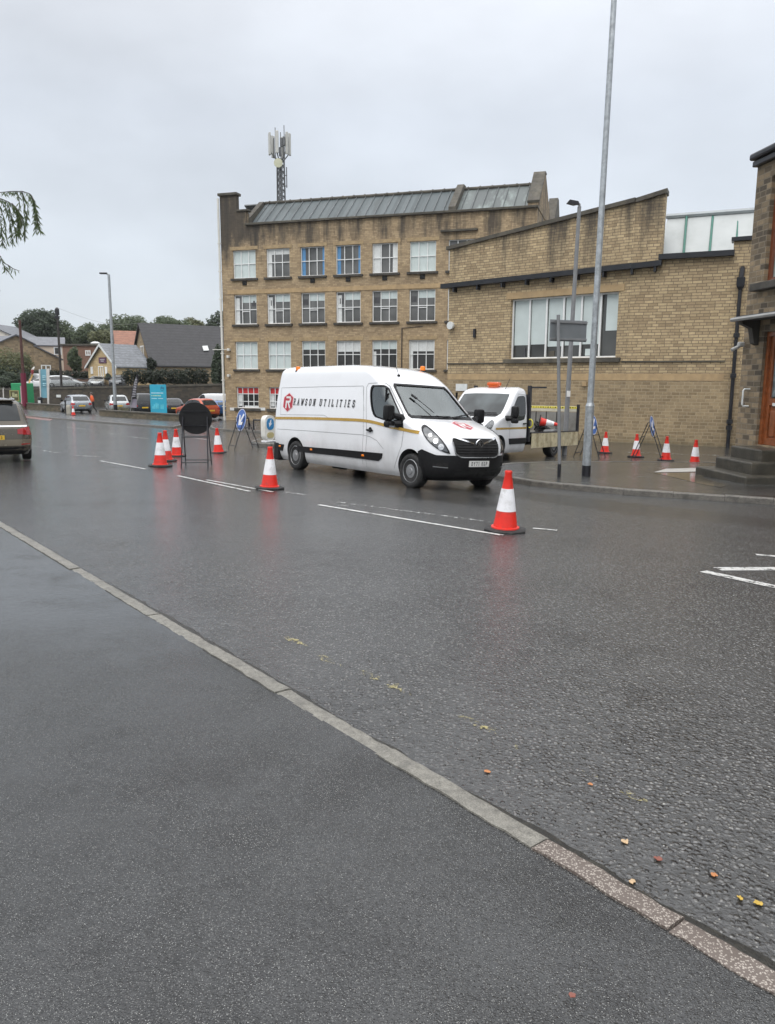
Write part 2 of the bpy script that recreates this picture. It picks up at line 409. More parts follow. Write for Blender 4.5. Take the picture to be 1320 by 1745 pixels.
def vary(m):                             # every copy gets its own patch of the wear pattern
    N, L = m.node_tree.nodes, m.node_tree.links; oi = N.new('ShaderNodeObjectInfo'); t = [n for n in N if n.bl_idname == 'ShaderNodeTexCoord'][0]
    sc = N.new('ShaderNodeMath'); sc.operation = 'MULTIPLY'; sc.inputs[1].default_value = 37.0; L.new(oi.outputs['Random'], sc.inputs[0])
    va = N.new('ShaderNodeVectorMath'); va.operation = 'ADD'; tg = [l.to_socket for l in t.outputs['Object'].links]; L.new(t.outputs['Object'], va.inputs[0]); L.new(sc.outputs[0], va.inputs[1])
    for k in tg: L.new(va.outputs[0], k)
vary(M_RED); vary(M_REFL)
M_AMBER = pm('amber_lens', (.85, .22, .01), .15, .06, 20, coat=.5)
M_GLASSD = glassy('dark_glass', (.018, .02, .022))
M_TAIL = pm('red_lens', (.35, .012, .014), .12, .15, 12, coat=.7)
M_LENS = pm('clear_lens', (.15, .155, .16), .08, .25, 12, metal=.6)
# ------------------------------------------------------------------ ground, road, pavements
def wetblob(px, py, rx, ry, s, ang=None): g = G(px, py); return (g.x, g.y, rx, ry, s, ang if ang is not None else atan2(KD.y, KD.x))
BLOBS = [wetblob(330, 800, 3.2, 1.5, .62), wetblob(375, 785, 2.2, 1.2, .6), wetblob(540, 812, 2.4, 1.0, .75), wetblob(700, 838, 2.2, .7, .75),
         wetblob(800, 830, 1.6, .8, .7), wetblob(930, 850, 2.8, .42, .85), wetblob(1090, 866, 2.2, .38, .8), wetblob(1260, 885, 2.0, .5, .6),
         wetblob(250, 845, 3.5, 1.2, .4), wetblob(100, 770, 4, 1.6, .45), wetblob(560, 800, 3, .8, .55), wetblob(180, 900, 2.5, .9, .28),
         wetblob(1200, 772, 3.0, 1.2, .6, .2), wetblob(1050, 772, 3.0, 1.4, .6, .2), wetblob(900, 782, 2.2, 1.0, .6, .2), wetblob(440, 900, 2.4, .8, .2)]
def wet_road(X, Y):
    n = across(X, Y); s = 0
    if 0 <= n < .9: s = max(s, .62 * (1 - n / .9) ** .7 + .25 * ss(3, 8, Y))
    s = max(s, .24, .34 * ss(4, 10, Y), .44 * ss(9, 18, Y), .62 * ss(16, 28, Y), .66 * ss(2.5, -2.0, X) * ss(5.5, 9.5, Y))
    for x, y, a, b, k, an in BLOBS:
        dx, dy = X - x, Y - y; u = (dx * cos(an) + dy * sin(an)) / a; v = (-dx * sin(an) + dy * cos(an)) / b
        d = sqrt(u * u + v * v)
        if d < 1.6: s = max(s, min(1.05, k * 1.35) * (1 - ss(.5, 1.6, d)))
    return s
def axis(segs):
    out = [segs[0][0]]
    for a, b, st in segs:
        k = max(1, round((b - a) / st)); out += [a + (b - a) * i / k for i in range(1, k + 1)]
    return out
def gridsheet(name, us, vs, fn, mat, wet=None):
    me = bpy.data.meshes.new(name); P = [fn(u, v) for v in vs for u in us]; nu = len(us)
    F = [(j * nu + i, j * nu + i + 1, (j + 1) * nu + i + 1, (j + 1) * nu + i) for j in range(len(vs) - 1) for i in range(nu - 1)]
    me.from_pydata(P, [], F); me.materials.append(mat)
    if wet:
        a = me.attributes.new('wet', 'FLOAT', 'POINT'); a.data.foreach_set('value', [wet(p[0], p[1]) for p in P])
    me.shade_smooth(); o = bpy.data.objects.new(name, me); COL.objects.link(o); WM[o] = MX.Identity(4); return o
M_EARTH = pm('earth_and_grass', (.05, .06, .03), .9, .3, .5)
gs = axis([(-400, -80, 40), (-80, 80, 8), (80, 400, 40)])
struct(gridsheet('ground', gs, axis([(-60, 0, 20), (0, 130, 8), (130, 600, 47)]), lambda x, y: (x, y, gz(x, y) - .6), M_EARTH))
struct(gridsheet('road', axis([(-85, -20, 2.5), (-20, -8, .8), (-8, 10, .3), (10, 20, .8), (20, 45, 2.5)]),
                 axis([(-14, 0, 2), (0, 22, .3), (22, 40, .8), (40, 95, 2.5)]), lambda x, y: (x, y, gz(x, y)), M_ROAD, wet_road))
# near footway and its kerb stones
KT = .105
def kp(a, n): q = K0 + KD * a + KN * n; return q.x, q.y
def foot(a, n): x, y = kp(a, n); return (x, y, gz(x, y) + KT - .005 - .012 * max(0, min(4, -n)))
struct(gridsheet('pavement', axis([(-16, -3, 1), (-3, 14, .25), (14, 70, 2)]), axis([(-14, -4, 1), (-4, -.2, .2), (-.2, -.09, .11)]), foot, M_PAVE,
                 lambda x, y: .02 + .52 * ss(2.8, 6.0, y) + .14 * ss(-.3, -1.4, x)))
KWD = .108; kb = MB(); a = -14.0; rk = random.Random(4); i = 0; kmat = []
while a < 66:
    ln = .915 if not (-.9 < a < .3) else .55
    g = .004; j = rk.uniform(-.006, .004); jn = rk.uniform(-.006, .006)
    kb.cur = 1 if a < .50 else 0
    pr = [(-KWD, -.05), (0, -.05), (0, KT - .022), (-.006, KT - .007), (-.02, KT), (-KWD, KT - .002)]
    vs = []
    nseg = 14
    for t in range(nseg + 1):
        aa = a + g + (ln - 2 * g) * t / nseg
        for q, (n, z) in enumerate(pr):
            wob = rk.uniform(-.004, .004) if q in (3, 4) else (rk.uniform(-.002, .007) if q == 5 else 0)
            x, y = kp(aa, n + jn + wob); vs.append((x, y, gz(x, y) + z + (j if z > 0 else 0) + (wob * .4)))
    m = len(pr); fs = [(t * m + q, t * m + (q + 1) % m, (t + 1) * m + (q + 1) % m, (t + 1) * m + q) for t in range(nseg) for q in range(m)]
    fs += [tuple(range(m)), tuple(nseg * m + q for q in reversed(range(m)))]
    kb.add(vs, fs); a += ln
struct(kb.build('kerb', [M_KERB, M_AGG], smooth=40))

# dark strip along the kerb: wet channel, with the kerb's shade painted into its colour
def gutter_shade():
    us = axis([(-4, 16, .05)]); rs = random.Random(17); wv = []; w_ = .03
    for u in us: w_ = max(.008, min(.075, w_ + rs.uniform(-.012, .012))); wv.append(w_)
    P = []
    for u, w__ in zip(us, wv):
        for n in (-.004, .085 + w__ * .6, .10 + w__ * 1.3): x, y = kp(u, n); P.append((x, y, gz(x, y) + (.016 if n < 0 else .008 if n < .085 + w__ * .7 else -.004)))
    me = bpy.data.meshes.new('wet_gutter_shade'); me.from_pydata(P, [], [(3 * i + k, 3 * i + 3 + k, 3 * i + 4 + k, 3 * i + 1 + k) for i in range(len(us) - 1) for k in (0, 1)])
    me.materials.append(pm('gutter_shade', (.016, .015, .012), .35, .3, 25, dirt=(.06, .055, .04), dscale=14, damt=.7, bmp=.8, bscale=120)); o = bpy.data.objects.new('wet_gutter_shade', me); COL.objects.link(o); WM[o] = MX.Identity(4); struct(o)
gutter_shade()
def ground_patch(mb, poly, lift, step, skirt=None): return mb.patch(poly, lambda u, v, o: (u, v, gz(u, v) + o), lift, step, skirt)
def raised(name, pts, mat, h=.11, step=1.0, kerbed=None, kmat=None, kw=.13, jl=.915):
    """raised pavement; pts = world xy outline, kerbed = number of leading points that carry a kerb"""
    mb = MB(); ground_patch(mb, pts, h, step, -.03)
    o = mb.build(name, mat); struct(o)
    if kerbed:
        kb = MB(); P = [V(p) for p in pts[:kerbed]]
        cen = sum((V(p) for p in pts), V((0, 0))) / len(pts)
        # resample to stones
        Q = [P[0]]
        for p, q in zip(P, P[1:]):
            k = max(1, round((q - p).length / jl)); Q += [p.lerp(q, t / k) for t in range(1, k + 1)]
        rk = random.Random(7)
        for p, q in zip(Q, Q[1:]):
            d = (q - p).normalized(); nn = V((-d.y, d.x))
            if nn.dot(cen - p) < 0: nn = -nn
            vs = []; j = rk.uniform(-.008, .008)
            for e, s_ in ((p + d * .004, 0), (q - d * .004, 1)):
                for off, z in ((kw, -.02), (kw, h + .006), (.0, h + .005), (-.012, h - .015), (-.016, -.02)):
                    c = e + nn * off; vs.append((c.x, c.y, gz(c.x, c.y) + z + (j if z > 0 else 0)))
            kb.add(vs, [(q_, (q_ + 1) % 5, 5 + (q_ + 1) % 5, 5 + q_) for q_ in range(5)] + [(0, 1, 2, 3, 4), (9, 8, 7, 6, 5)])
        struct(kb.build('kerb', kmat or M_KERBF))
    return o
def gp(px, py, h=0): g = G(px, py, h); return (g.x, g.y)
RP = [gp(*p, .11) for p in ((1318, 850), (1235, 844.5), (1063, 833.5), (960, 824.6), (905, 819), (868, 813), (845, 808), (836, 802.5), (838, 796), (850, 791), (872, 788.5), (915, 787), (985, 786), (1090, 786.5), (1195, 787.5))]
e0 = V(RP[0]) - V(RP[1]); e1 = V(RP[0]) + e0.normalized() * 3
e2 = e1 + V((-KD.x, -KD.y)) * 22
r0 = V(RP[-1]); r1 = r0 + V((9, -.6))
RPt = [tuple(e2), tuple(e1)] + RP + [tuple(r1), tuple(r1 + V((20, -8)))]
raised('far_pavement', RPt, M_PAVE2, .11, .8, kerbed=len(RP) + 3)
# pale concrete slab and brown patched tarmac in front of the house steps
M_CONC = pm('pale_concrete', (.42, .41, .39), .4, .12, 4, dirt=(.2, .19, .16), dscale=3, damt=.5)
M_BRWN = pm('wet_silt', (.10, .085, .062), .12, .3, 3, dirt=(.045, .043, .04), dscale=2, damt=.8)
mb = MB(); ground_patch(mb, [gp(*p, .11) for p in ((1113, 805), (1135, 799), (1196, 797.5), (1198, 803.5), (1160, 804.5))], .116, .5); struct(mb.build('concrete_patch', M_CONC))
mb = MB(); ground_patch(mb, [gp(*p, .11) for p in ((1098, 803), (1110, 806), (1160, 806), (1196, 806.5), (1200, 816), (1240, 827), (1228, 831), (1190, 824), (1150, 814))], .1145, .5); struct(mb.build('silt_patch', M_BRWN))
# far-left pavement with the car park behind it
FP = [gp(*p, .1) for p in ((-60, 692), (0, 700), (40, 706.5), (84, 711.5), (150, 716.5), (215, 721.5), (268, 725.5), (296, 727), (309, 724), (312, 719))]
FPt = FP + [gp(330, 706, .1), gp(372, 703, .1)] + [(-26, 90), (-60, 96), (-75, 90)]
raised('car_park_pavement', FPt, M_PAVE2, .10, 2.2, kerbed=len(FP), kmat=M_KERBF)
MP = [gp(*p, .1) for p in ((352, 722), (362, 729), (380, 731), (420, 732.5), (452, 735), (480, 739))]
MPt = MP + [(2, 49), (6, 58), gp(388, 715, .1)]
raised('mill_pavement', MPt, M_PAVE2, .10, 2.0, kerbed=len(MP))
IS = [gp(*p, .1) for p in ((428, 752), (436, 748.5), (460, 747), (500, 748), (508, 752), (500, 757), (462, 757.5), (438, 756))]
raised('traffic_island', IS + [IS[0]], M_PAVE2, .12, .6, kerbed=len(IS) + 1)

# red surfacing and painted lines
def wornpaint(name, col, wear):
    m, N, L, b = _pr(name); co = objco(N)
    f = noise(N, L, co, 9, 6, .7); f2 = noise(N, L, co, 60, 2)
    k = mrange(N, L, mth(N, L, 'ADD', f, mth(N, L, 'MULTIPLY', f2, .35)), wear, wear + .14)
    b.inputs['Base Color'].default_value = (*col, 1); b.inputs['Roughness'].default_value = .3; L.new(k, b.inputs['Alpha'])
    bump(N, L, b, noise(N, L, co, 110, 2), .4, .004); return m
M_LINE = wornpaint('road_paint', (.60, .60, .58), .52); M_LINEW = wornpaint('worn_road_paint', (.55, .55, .53), .66)
M_YEL = wornpaint('worn_yellow_paint', (.36, .31, .13), .69)
M_REDR = pm('red_surfacing', (.22, .085, .065), .3, .25, 2, dirt=(.09, .06, .055), dscale=.7, damt=.7)
mb = MB(); ground_patch(mb, [gp(*p) for p in ((30, 704), (62, 708), (92, 713.5), (84, 717), (50, 713), (34, 709))], .006, 1.2); struct(mb.build('red_surfacing', M_REDR))
def line(mb, p, q, wid, jag=.0):
    a, b = V(gp(*p)), V(gp(*q)); d = (b - a); ln = d.length; d.normalize(); n = V((-d.y, d.x)) * wid / 2
    k = max(1, int(ln / .5)); L1 = []; L2 = []
    for i in range(k + 1):
        c = a + d * ln * i / k; L1.append(c + n); L2.append(c - n)
    vs = [(c.x, c.y, gz(c.x, c.y) + .005) for c in L1 + L2]
    mb.add(vs, [(i, i + 1, k + 2 + i, k + 1 + i) for i in range(k)])
mk = MB()
line(mk, (543, 860.5), (856, 912.5), .08)
line(mk, (303, 811), (425, 837.5), .075); line(mk, (352, 818), (464, 838.5), .065)
line(mk, (171, 785.5), (247, 799.5), .08)
line(mk, (908, 900.5), (949, 904), .08)
line(mk, (1198, 974), (1420, 1022), .13); line(mk, (1222, 970), (1400, 970), .16); line(mk, (1288, 945.5), (1400, 955), .10)
struct(mk.build('white_road_lines', M_LINE))
mk = MB()
line(mk, (576, 856), (838, 890), .08); line(mk, (576, 861), (592, 863), .1)
for p, q in (((129, 776), (171, 778.5)), ((55, 760), (70, 761.5)), ((73, 768), (98, 772)), ((113, 728), (156, 732.5)), ((182, 738), (203, 741)), ((218, 744), (254, 748)), ((265, 750), (290, 753)), ((1061, 770.5), (1130, 772.5)), ((1145, 773.5), (1180, 775)), ((1192, 775), (1250, 777)), ((330, 746), (362, 751)), ((485, 838), (520, 844))):
    line(mk, p, q, .12)
struct(mk.build('worn_road_lines', M_LINEW))
mk = MB(); rr = random.Random(5)
for px, py, ln, wd in ((500, 1092, .35, .07), (553, 1122, .45, .08), (590, 1138, .2, .05), (628, 1150, .22, .09), (668, 1168, .25, .1), (690, 1180, .12, .05), (800, 1228, .3, .07), (826, 1241, .22, .1), (884, 1277, .09, .06), (1005, 1318, .1, .05), (1060, 1348, .22, .08), (1085, 1360, .1, .05)):
    g = gp(px, py); P = []
    for t in range(11):
        an = 2 * pi * t / 11; k = rr.uniform(.45, 1.1); q = V(g) + KD * cos(an) * ln * .5 * k + KN * sin(an) * wd * .5 * k; P.append((q.x, q.y))
    ground_patch(mk, P, .004, .3)
struct(mk.build('yellow_line_remnants', M_YEL))
# ------------------------------------------------------------------ buildings
ST_MILL = stone('mill_sandstone', (.48, .365, .225), (.30, .22, .13), (.24, .185, .12), .36, .122, .38, topz=14.2, topband=3.6, leftsoot=(11, 9.5, 14.5), msize=.008, bumpd=.01)
ST_LOW = stone('workshop_sandstone', (.54, .425, .255), (.32, .24, .14), (.20, .155, .105), .37, .12, .22, topz=9.6, topband=3.5, msize=.014)
ST_LOWB = stone('workshop_base_sandstone', (.37, .285, .17), (.24, .18, .105), (.42, .345, .23), .34, .138, .35, botz=0, msize=.013)
ST_HOUSE = stone('house_sandstone', (.33, .25, .155), (.06, .05, .038), (.24, .20, .145), .30, .132, .60, sootcol=(.03, .028, .024), msize=.014, bumpd=.02)
ST_RET = stone('retaining_stone', (.085, .07, .05), (.036, .032, .026), (.06, .05, .04), .5, .2, .55, sootcol=(.02, .02, .018))
ST_LOWW = stone('garden_stone', (.16, .13, .085), (.07, .06, .045), (.09, .08, .06), .4, .16, .45, sootcol=(.035, .05, .02))
ST_YEL = stone('yellow_stone', (.60, .46, .26), (.48, .36, .20), (.36, .28, .17), .5, .2, .12)
ST_RUB = stone('rubble_stone', (.34, .26, .16), (.18, .14, .095), (.30, .25, .18), .5, .25, .3)
ST_BRK = stone('red_brick', (.26, .13, .085), (.19, .10, .07), (.2, .15, .12), .22, .08, .25)
ASHLAR = pm('pale_ashlar', (.42, .30, .165), .85, .12, 3, dirt=(.22, .16, .1), dscale=1.2, damt=.5)
SOOT = pm('sooty_stone', (.055, .05, .043), .8, .3, 3, dirt=(.13, .11, .08), dscale=2, damt=.5)
COPE = pm('weathered_coping', (.075, .068, .055), .8, .25, 2, dirt=(.16, .14, .1), dscale=1.5, damt=.6)
FRAME = pm('white_window_frame', (.78, .79, .78), .4, .05, 5)
GL_GREY = glassy('grey_glass', (.12, .122, .12), .05, .35)
GL_DARK = glassy('dark_room_glass', (.028, .027, .026), .05, .4)
BLIND = pm('pale_blind', (.56, .63, .62), .6, .06, 1.5); BLINDB = pm('blue_curtain', (.10, .26, .48), .6, .15, 3)
BLINDR = pm('red_blind', (.52, .03, .03), .5, .1, 3); CURT = pm('white_curtain', (.66, .68, .67), .7, .08, 6)
M_DUCT = pm('grey_vent', (.06, .06, .065), .5, .2, 6)

def pl(th, px, py, y=0.0):
    """pixel -> (s, z) on the plane y=const of a thing whose local x runs along its wall"""
    M = WM[th]; p0 = M @ V((0, y, 0)); q = on_plane(px, py, (p0.x, p0.y), th.rotation_euler.z); l = M.inverted() @ q
    return l.x, l.z
WF = lambda u, v, o: (u, o, v)

def window(parent, s0, s1, z0, z1, cols, rows, pane, y=.14, blinds=(), frame=FRAME, bar=.05, sill=None, name='window', fw=.06, lab=None):
    """frame (part) with pane, blind and sill as sub-parts. cols, rows = fractions of the bars; blinds = (u0,u1,v0,v1,mat)"""
    f = MB(); W, H = s1 - s0, z1 - z0
    for u0, u1, v0, v1 in ((s0, s1, z0, z0 + fw), (s0, s1, z1 - fw, z1)): f.box(((u0 + u1) / 2, y, (v0 + v1) / 2), (u1 - u0, .07, v1 - v0))
    for u0 in (s0, s1 - fw): f.box((u0 + fw / 2, y, (z0 + z1) / 2), (fw, .066, H - 2 * fw - .002))
    for c in cols: f.box((s0 + W * c, y + .004, (z0 + z1) / 2), (bar, .05, H - 2 * fw))
    for r in rows:
        if isinstance(r, tuple): f.box((s0 + W * (r[1] + r[2]) / 2, y + .008, z0 + H * r[0]), (W * (r[2] - r[1]), .044, bar))
        else: f.box(((s0 + s1) / 2, y + .008, z0 + H * r), (W - 2 * fw, .044, bar))
    o = f.build(name, frame, parent)
    p = MB(); p.box(((s0 + s1) / 2, y + .075, (z0 + z1) / 2), (W, .01, H)); p.build('pane', pane, o)
    for u0, u1, v0, v1, m in blinds:
        b = MB(); n = max(2, int((u1 - u0) * W / .12)); 
        vs = []
        for k in range(n + 1):
            u = s0 + W * (u0 + (u1 - u0) * k / n); yy = y + .058 - (.012 if k % 2 else 0)
            vs += [(u, yy, z0 + H * v0), (u, yy, z0 + H * v1)]
        b.add(vs, [(2 * k, 2 * k + 2, 2 * k + 3, 2 * k + 1) for k in range(n)]); b.build('blind', m, o)
    if sill:
        b = MB(); b.bbox(((s0 + s1) / 2, .02, z0 - sill / 2 - .005), (W + .36, .36, sill), .015); b.build('sill', SOOT, o)
    return o

# ---- the mill
mang = atan2(-.306, .952); mc = G(385, 716)
mill = thing('mill_building', 'four-storey sandstone mill with rows of white-framed windows and a long glazed roof', 'mill', (mc.x, mc.y, mc.z - .1), mang)
def avz(pts, y=0): return sum(pl(mill, *p, y)[1] for p in pts) / len(pts)
zt = avz(((420, 386), (600, 374), (760, 363), (900, 351)))
sR = pl(mill, 912, 450)[0]
colc = [416, 472, 530.5, 591, 654, 720]
sc_ = [pl(mill, c, 450)[0] for c in colc]
d_ = (sc_[5] - sc_[0]) / 5; sc_ = [sc_[0] + d_ * i for i in range(8)]
rowz = {'A': (avz(((416, 474.5), (530, 470), (654, 465.5), (720, 462.5))), avz(((416, 428), (530, 421), (654, 414), (720, 409)))),
        'B': (avz(((418, 552.5), (531, 551), (654, 549), (718, 547))), avz(((418, 503), (531, 499), (654, 495), (718, 492.5)))),
        'C': (avz(((420, 631), (531, 630), (718, 627))), avz(((420, 582), (531, 581), (718, 579.7)))),
        'D': (avz(((421, 695.5),)), avz(((421, 659.6),)))}
hw = (pl(mill, 612, 450)[0] - pl(mill, 570, 450)[0]) / 2
holes = []; wins = []
for r, (z0, z1) in rowz.items():
    for i, s in enumerate(sc_):
        if s + hw > sR - .3: continue
        holes.append([(s - hw, z0), (s + hw, z0), (s + hw, z1), (s - hw, z1)]); wins.append((r, i, s, z0, z1))
s18 = pl(mill, 419, 360)[0]; s02 = pl(mill, 402, 345)[0]
zp = pl(mill, 388, 333)[1]; zq = pl(mill, 410, 361)[1]
mb = MB(); mb.prism([(0, -.6), (sR, -.6), (sR, zt), (s18, zt), (s18, zq), (s02, zq + .15), (s02, zp), (0, zp)], WF, 0, .45, holes)
# side and rear walls, with gabled tops
YR, YD = 3.3, 7.6
zr = sum(pl(mill, *p, YR)[1] for p in ((440, 351.5), (600, 338), (760, 322))) / 3
for s0, s1 in ((0, .45), (sR - .45, sR)):
    mb.prism([(.45, -.6), (YD, -.6), (YD, zt), (.45, zt)], lambda u, v, o: (o, u, v), s0, s1)
mb.box((sR / 2, YD + .2, zt / 2 - .3), (sR, .4, zt + .6))
o = mb.build('wall', ST_MILL, mill)
# string courses
mb = MB()
for r in 'BC':
    z1 = rowz[r][1]
    if r == 'B': mb.box((sR / 2 + .2, -.01, z1 + .22), (sR - .5, .05, .30))
mb.build('string_course', ASHLAR, mill)
LINT = pm('mill_lintel', (.36, .265, .15), .85, .2, 4, dirt=(.22, .16, .1), dscale=1.2, damt=.5)
for r in 'ACD':
    for i in range(6):
        mb = MB(); mb.box((sc_[i], -.006, rowz[r][1] + .15), (2 * hw + .42, .04, .26)); mb.build('lintel', LINT, mill)
mb = MB(); mb.bbox(((s18 + sR) / 2, .16, zt + .06), (sR - s18 + .1, .75, .16), .02); mb.bbox((s02 / 2, .22, zp + .08), (s02 + .25, .75, .2), .03); mb.bbox(((s02 + s18) / 2 + .1, .2, zq + .1), (s18 - s02 + .2, .6, .14), .02)
mb.box((pl(mill, 778, 392)[0] + .2, -.1, pl(mill, 778, 393)[1]), (2 * hw + .7, .3, .13))
mb.build('parapet_coping', COPE, mill)
rw = random.Random(2)
for r, i, s, z0, z1 in wins:
    bl = []; pane = GL_GREY; cols = (.335, .665); rows = (.52,)
    if r == 'A':
        pane = GL_GREY
        if i in (0, 5): bl = [(.0, 1, 0, 1, BLIND)]
        elif i in (2, 3): bl = [(.03, .17, 0, .98, BLINDB), (.88, .97, 0, .98, BLINDB)]
        elif i == 1: bl = [(.02, .2, 0, 1, CURT), (.2, .97, .8, 1, CURT)]
        elif i == 4: bl = [(.02, .30, 0, 1, CURT), (.78, .98, 0, 1, CURT)]; 
    elif r == 'B':
        rows = (.50, (.44, .335, .665)); bl = [(.335, 1, .74, .97, BLIND)]
        if i in (0, 1, 3): bl.append((.02, .2, 0, .9, CURT))
        bl.append(((.05, .26, .62, .8, M_DUCT) if i else (.74, .95, .62, .8, M_DUCT)))
    elif r == 'C':
        pane = GL_DARK
        if i < 2: bl = [(0, 1, 0, 1, BLIND)]
        else: bl = [(.02, .98, .62, .97, CURT)] if i in (3, 5) else [(.02, .98, .7, .97, BLIND)]
        if i in (4, 5): bl.append((.02, .14, 0, .62, CURT))
    else:
        pane = GL_DARK; cols = (.25, .5, .75); rows = (.32, .68); bl = [(0, 1, .7, 1, BLINDR)]
        if i < 2: bl.append((.03, .2, .1, .66, CURT)); bl.append((.3, .95, .0, .12, CURT))
    window(mill, s - hw, s + hw, z0, z1, cols, rows, pane, blinds=bl, sill=.17 if r != 'D' else .22, fw=.07 if r != 'A' else .055, bar=.055)
for r, i, s, z0, z1 in wins:
    if r == 'A' and i in (0, 2, 3, 4, 5): mb = MB(); mb.box((s, -.02, z0 - .36), (.36, .1, .3)); mb.build('air_brick', M_DARK, mill)
# glazed roof, ridges, fire walls
ROOFG = None
def roofglass(name, c1, c2, patchc, pw):
    m, N, L, b = _pr(name); co = objco(N)
    s = N.new('ShaderNodeSeparateXYZ'); L.new(co, s.inputs[0])
    cell = mth(N, L, 'FLOOR', mth(N, L, 'DIVIDE', s.outputs['X'], pw)); wn = N.new('ShaderNodeTexWhiteNoise'); wn.noise_dimensions = '1D'; L.new(cell, wn.inputs['W'])
    c = mixc(N, L, wn.outputs['Value'], c1, c2)
    c = mixc(N, L, mrange(N, L, noise(N, L, mapv(N, L, co, (1, .35, .35)), .8, 5, .65), .52, .66, 0, .75), c, patchc)
    L.new(c, b.inputs['Base Color']); b.inputs['Roughness'].default_value = .5
    return m
RG1 = roofglass('roof_glazing', (.05, .066, .07), (.085, .105, .11), (.045, .055, .055), .75)
RG2 = roofglass('lead_roof_glazing', (.07, .08, .08), (.12, .14, .135), (.26, .31, .29), .75)
LEAD = pm('lead_flashing', (.12, .13, .135), .5, .25, 2, dirt=(.3, .32, .32), dscale=1.2, damt=.5)
sF = pl(mill, 768, 340)[0]; sF2 = pl(mill, 908, 330)[0]
y0, z0r = .55, zt + .1
def slope(mb, s0, s1, ya, za, yb, zb, t=.1):
    d = V((0, yb - ya, zb - za)).normalized(); n = V((0, -d.z, d.y)) * t
    q = [V((s0, ya, za)), V((s1, ya, za)), V((s1, yb, zb)), V((s0, yb, zb))]
    mb.add(q + [p - n for p in q], [(0, 1, 2, 3), (7, 6, 5, 4), (0, 4, 5, 1), (1, 5, 6, 2), (2, 6, 7, 3), (3, 7, 4, 0)])
rf = MB(); slope(rf, s18 + .05, sF - .25, y0, z0r, YR, zr); ro1 = rf.build('roof', RG1, mill)
rf = MB(); slope(rf, sF + .25, sF2 - .25, y0, z0r, YR, zr); ro2 = rf.build('roof', RG2, mill)
rf = MB(); slope(rf, .3, sR - .3, YD, zt + .1, YR + .1, zr); rf.build('roof', LEAD, mill)
for ro, a, b in ((ro1, s18 + .05, sF - .25), (ro2, sF + .25, sF2 - .25)):
    gbm = MB(); x = a + .3
    while x < b - .1:
        gbm.tube([(x, y0 - .03, z0r + .06), (x, YR - .03, zr + .05)], .028, 5); x += .75
    gbm.build('glazing_bars', LEAD, ro)
mb = MB(); mb.tube([(s18, YR, zr + .05), (sF2, YR, zr + .05)], .13, 8); x = s18 + .4
while x < sF2: mb.lathe([(.17, -.04), (.17, .04)], 8, (x, YR, zr + .05), MX.Rotation(pi / 2, 3, 'Y')); x += .9
mb.build('ridge', COPE, mill)
def firewall(s, h=.55, t=.5, ya=.35, yr=YR, yb=YD, z_=0, name='fire_wall', flat=.45):
    m = MB(); z1 = zr + h + z_
    m.prism([(ya, zt + z_), (yb, zt + z_), (yb, zt + .5 + z_), (yr + flat, z1), (yr - flat * .6, z1), (ya, zt + .5 + z_)], lambda u, v, o: (o, u, v), s - t / 2, s + t / 2)
    return m.build(name, COPE if s < sR - 3 else ST_MILL, mill)
firewall(s18 - .22, .12, .4); firewall(sF, .35); fw_ = firewall(sF2, .75, .75, flat=.5)
mb = MB(); mb.prism([(.25, zt + .55), (YR - .2, zr + .85), (YR + .55, zr + .85), (YR + .55, zr + .75), (YR - .15, zr + .72), (.3, zt + .4)], lambda u, v, o: (o, u, v), sF2 - .42, sF2 + .42); mb.build('gable_coping', COPE, mill)
yb2 = 14.0
# the second roof bay behind
mb = MB(); mb.box((sR / 2 + 6, 12, zt / 2 - .4), (sR - 10, 8, zt + .2)); mb.build('rear_wing', ST_MILL, mill)
m = MB(); s3 = pl(mill, 943, 360, 12)[0]; z3 = pl(mill, 943, 339, 12)[1]
m.prism([(8.6, zt - 2), (15, zt - 2), (15, zt), (12.5, z3), (11.7, z3), (8.6, zt)], lambda u, v, o: (o, u, v), s3 - .35, s3 + .35); m.build('rear_gable', COPE, mill)
# pale downpipe on the left corner, alarm boxes, plaques
WHP = pm('white_pipe', (.66, .65, .60), .45, .08, 3, dirt=(.4, .38, .33), dscale=1.5, damt=.5)
mb = MB(); mb.tube([(-.1, -.1, 0), (-.1, -.1, zp - .2)], .09, 8); 
for k in range(7): mb.box((-.1, -.08, 1.2 + k * 2.1), (.26, .22, .07))
mb.build('downpipe', WHP, mill)
for px, py in ((398, 697), (446, 697)): mb = MB(); s, z = pl(mill, px, py); mb.box((s, -.03, z), (.62, .05, .22)); mb.build('wall_plaque', CURT, mill)
for px, py in ((390, 608), (391, 640)): mb = MB(); s, z = pl(mill, px, py); mb.bbox((s, -.14, z), (.2, .28, .2), .03); mb.build('security_camera', WHP, mill)
mb = MB(); s, z = pl(mill, 391, 596); mb.bbox((s, -.14, z), (.2, .28, .2), .03)
s, z = pl(mill, 383, 596); mb.tube([(s - 1.0, -.2, z), (s + .3, -.2, z)], .03, 6)
mb.build('security_camera', WHP, mill)
mb = MB(); s, z = pl(mill, 685, 559); mb.tube([(s, -.05, z), (s, -.05, z - 6.5)], .035, 6); mb.tube([(s, -.05, z), (s + 1.6, -.05, z + .1)], .02, 5); mb.build('wall_cable', M_BLKMET, mill)

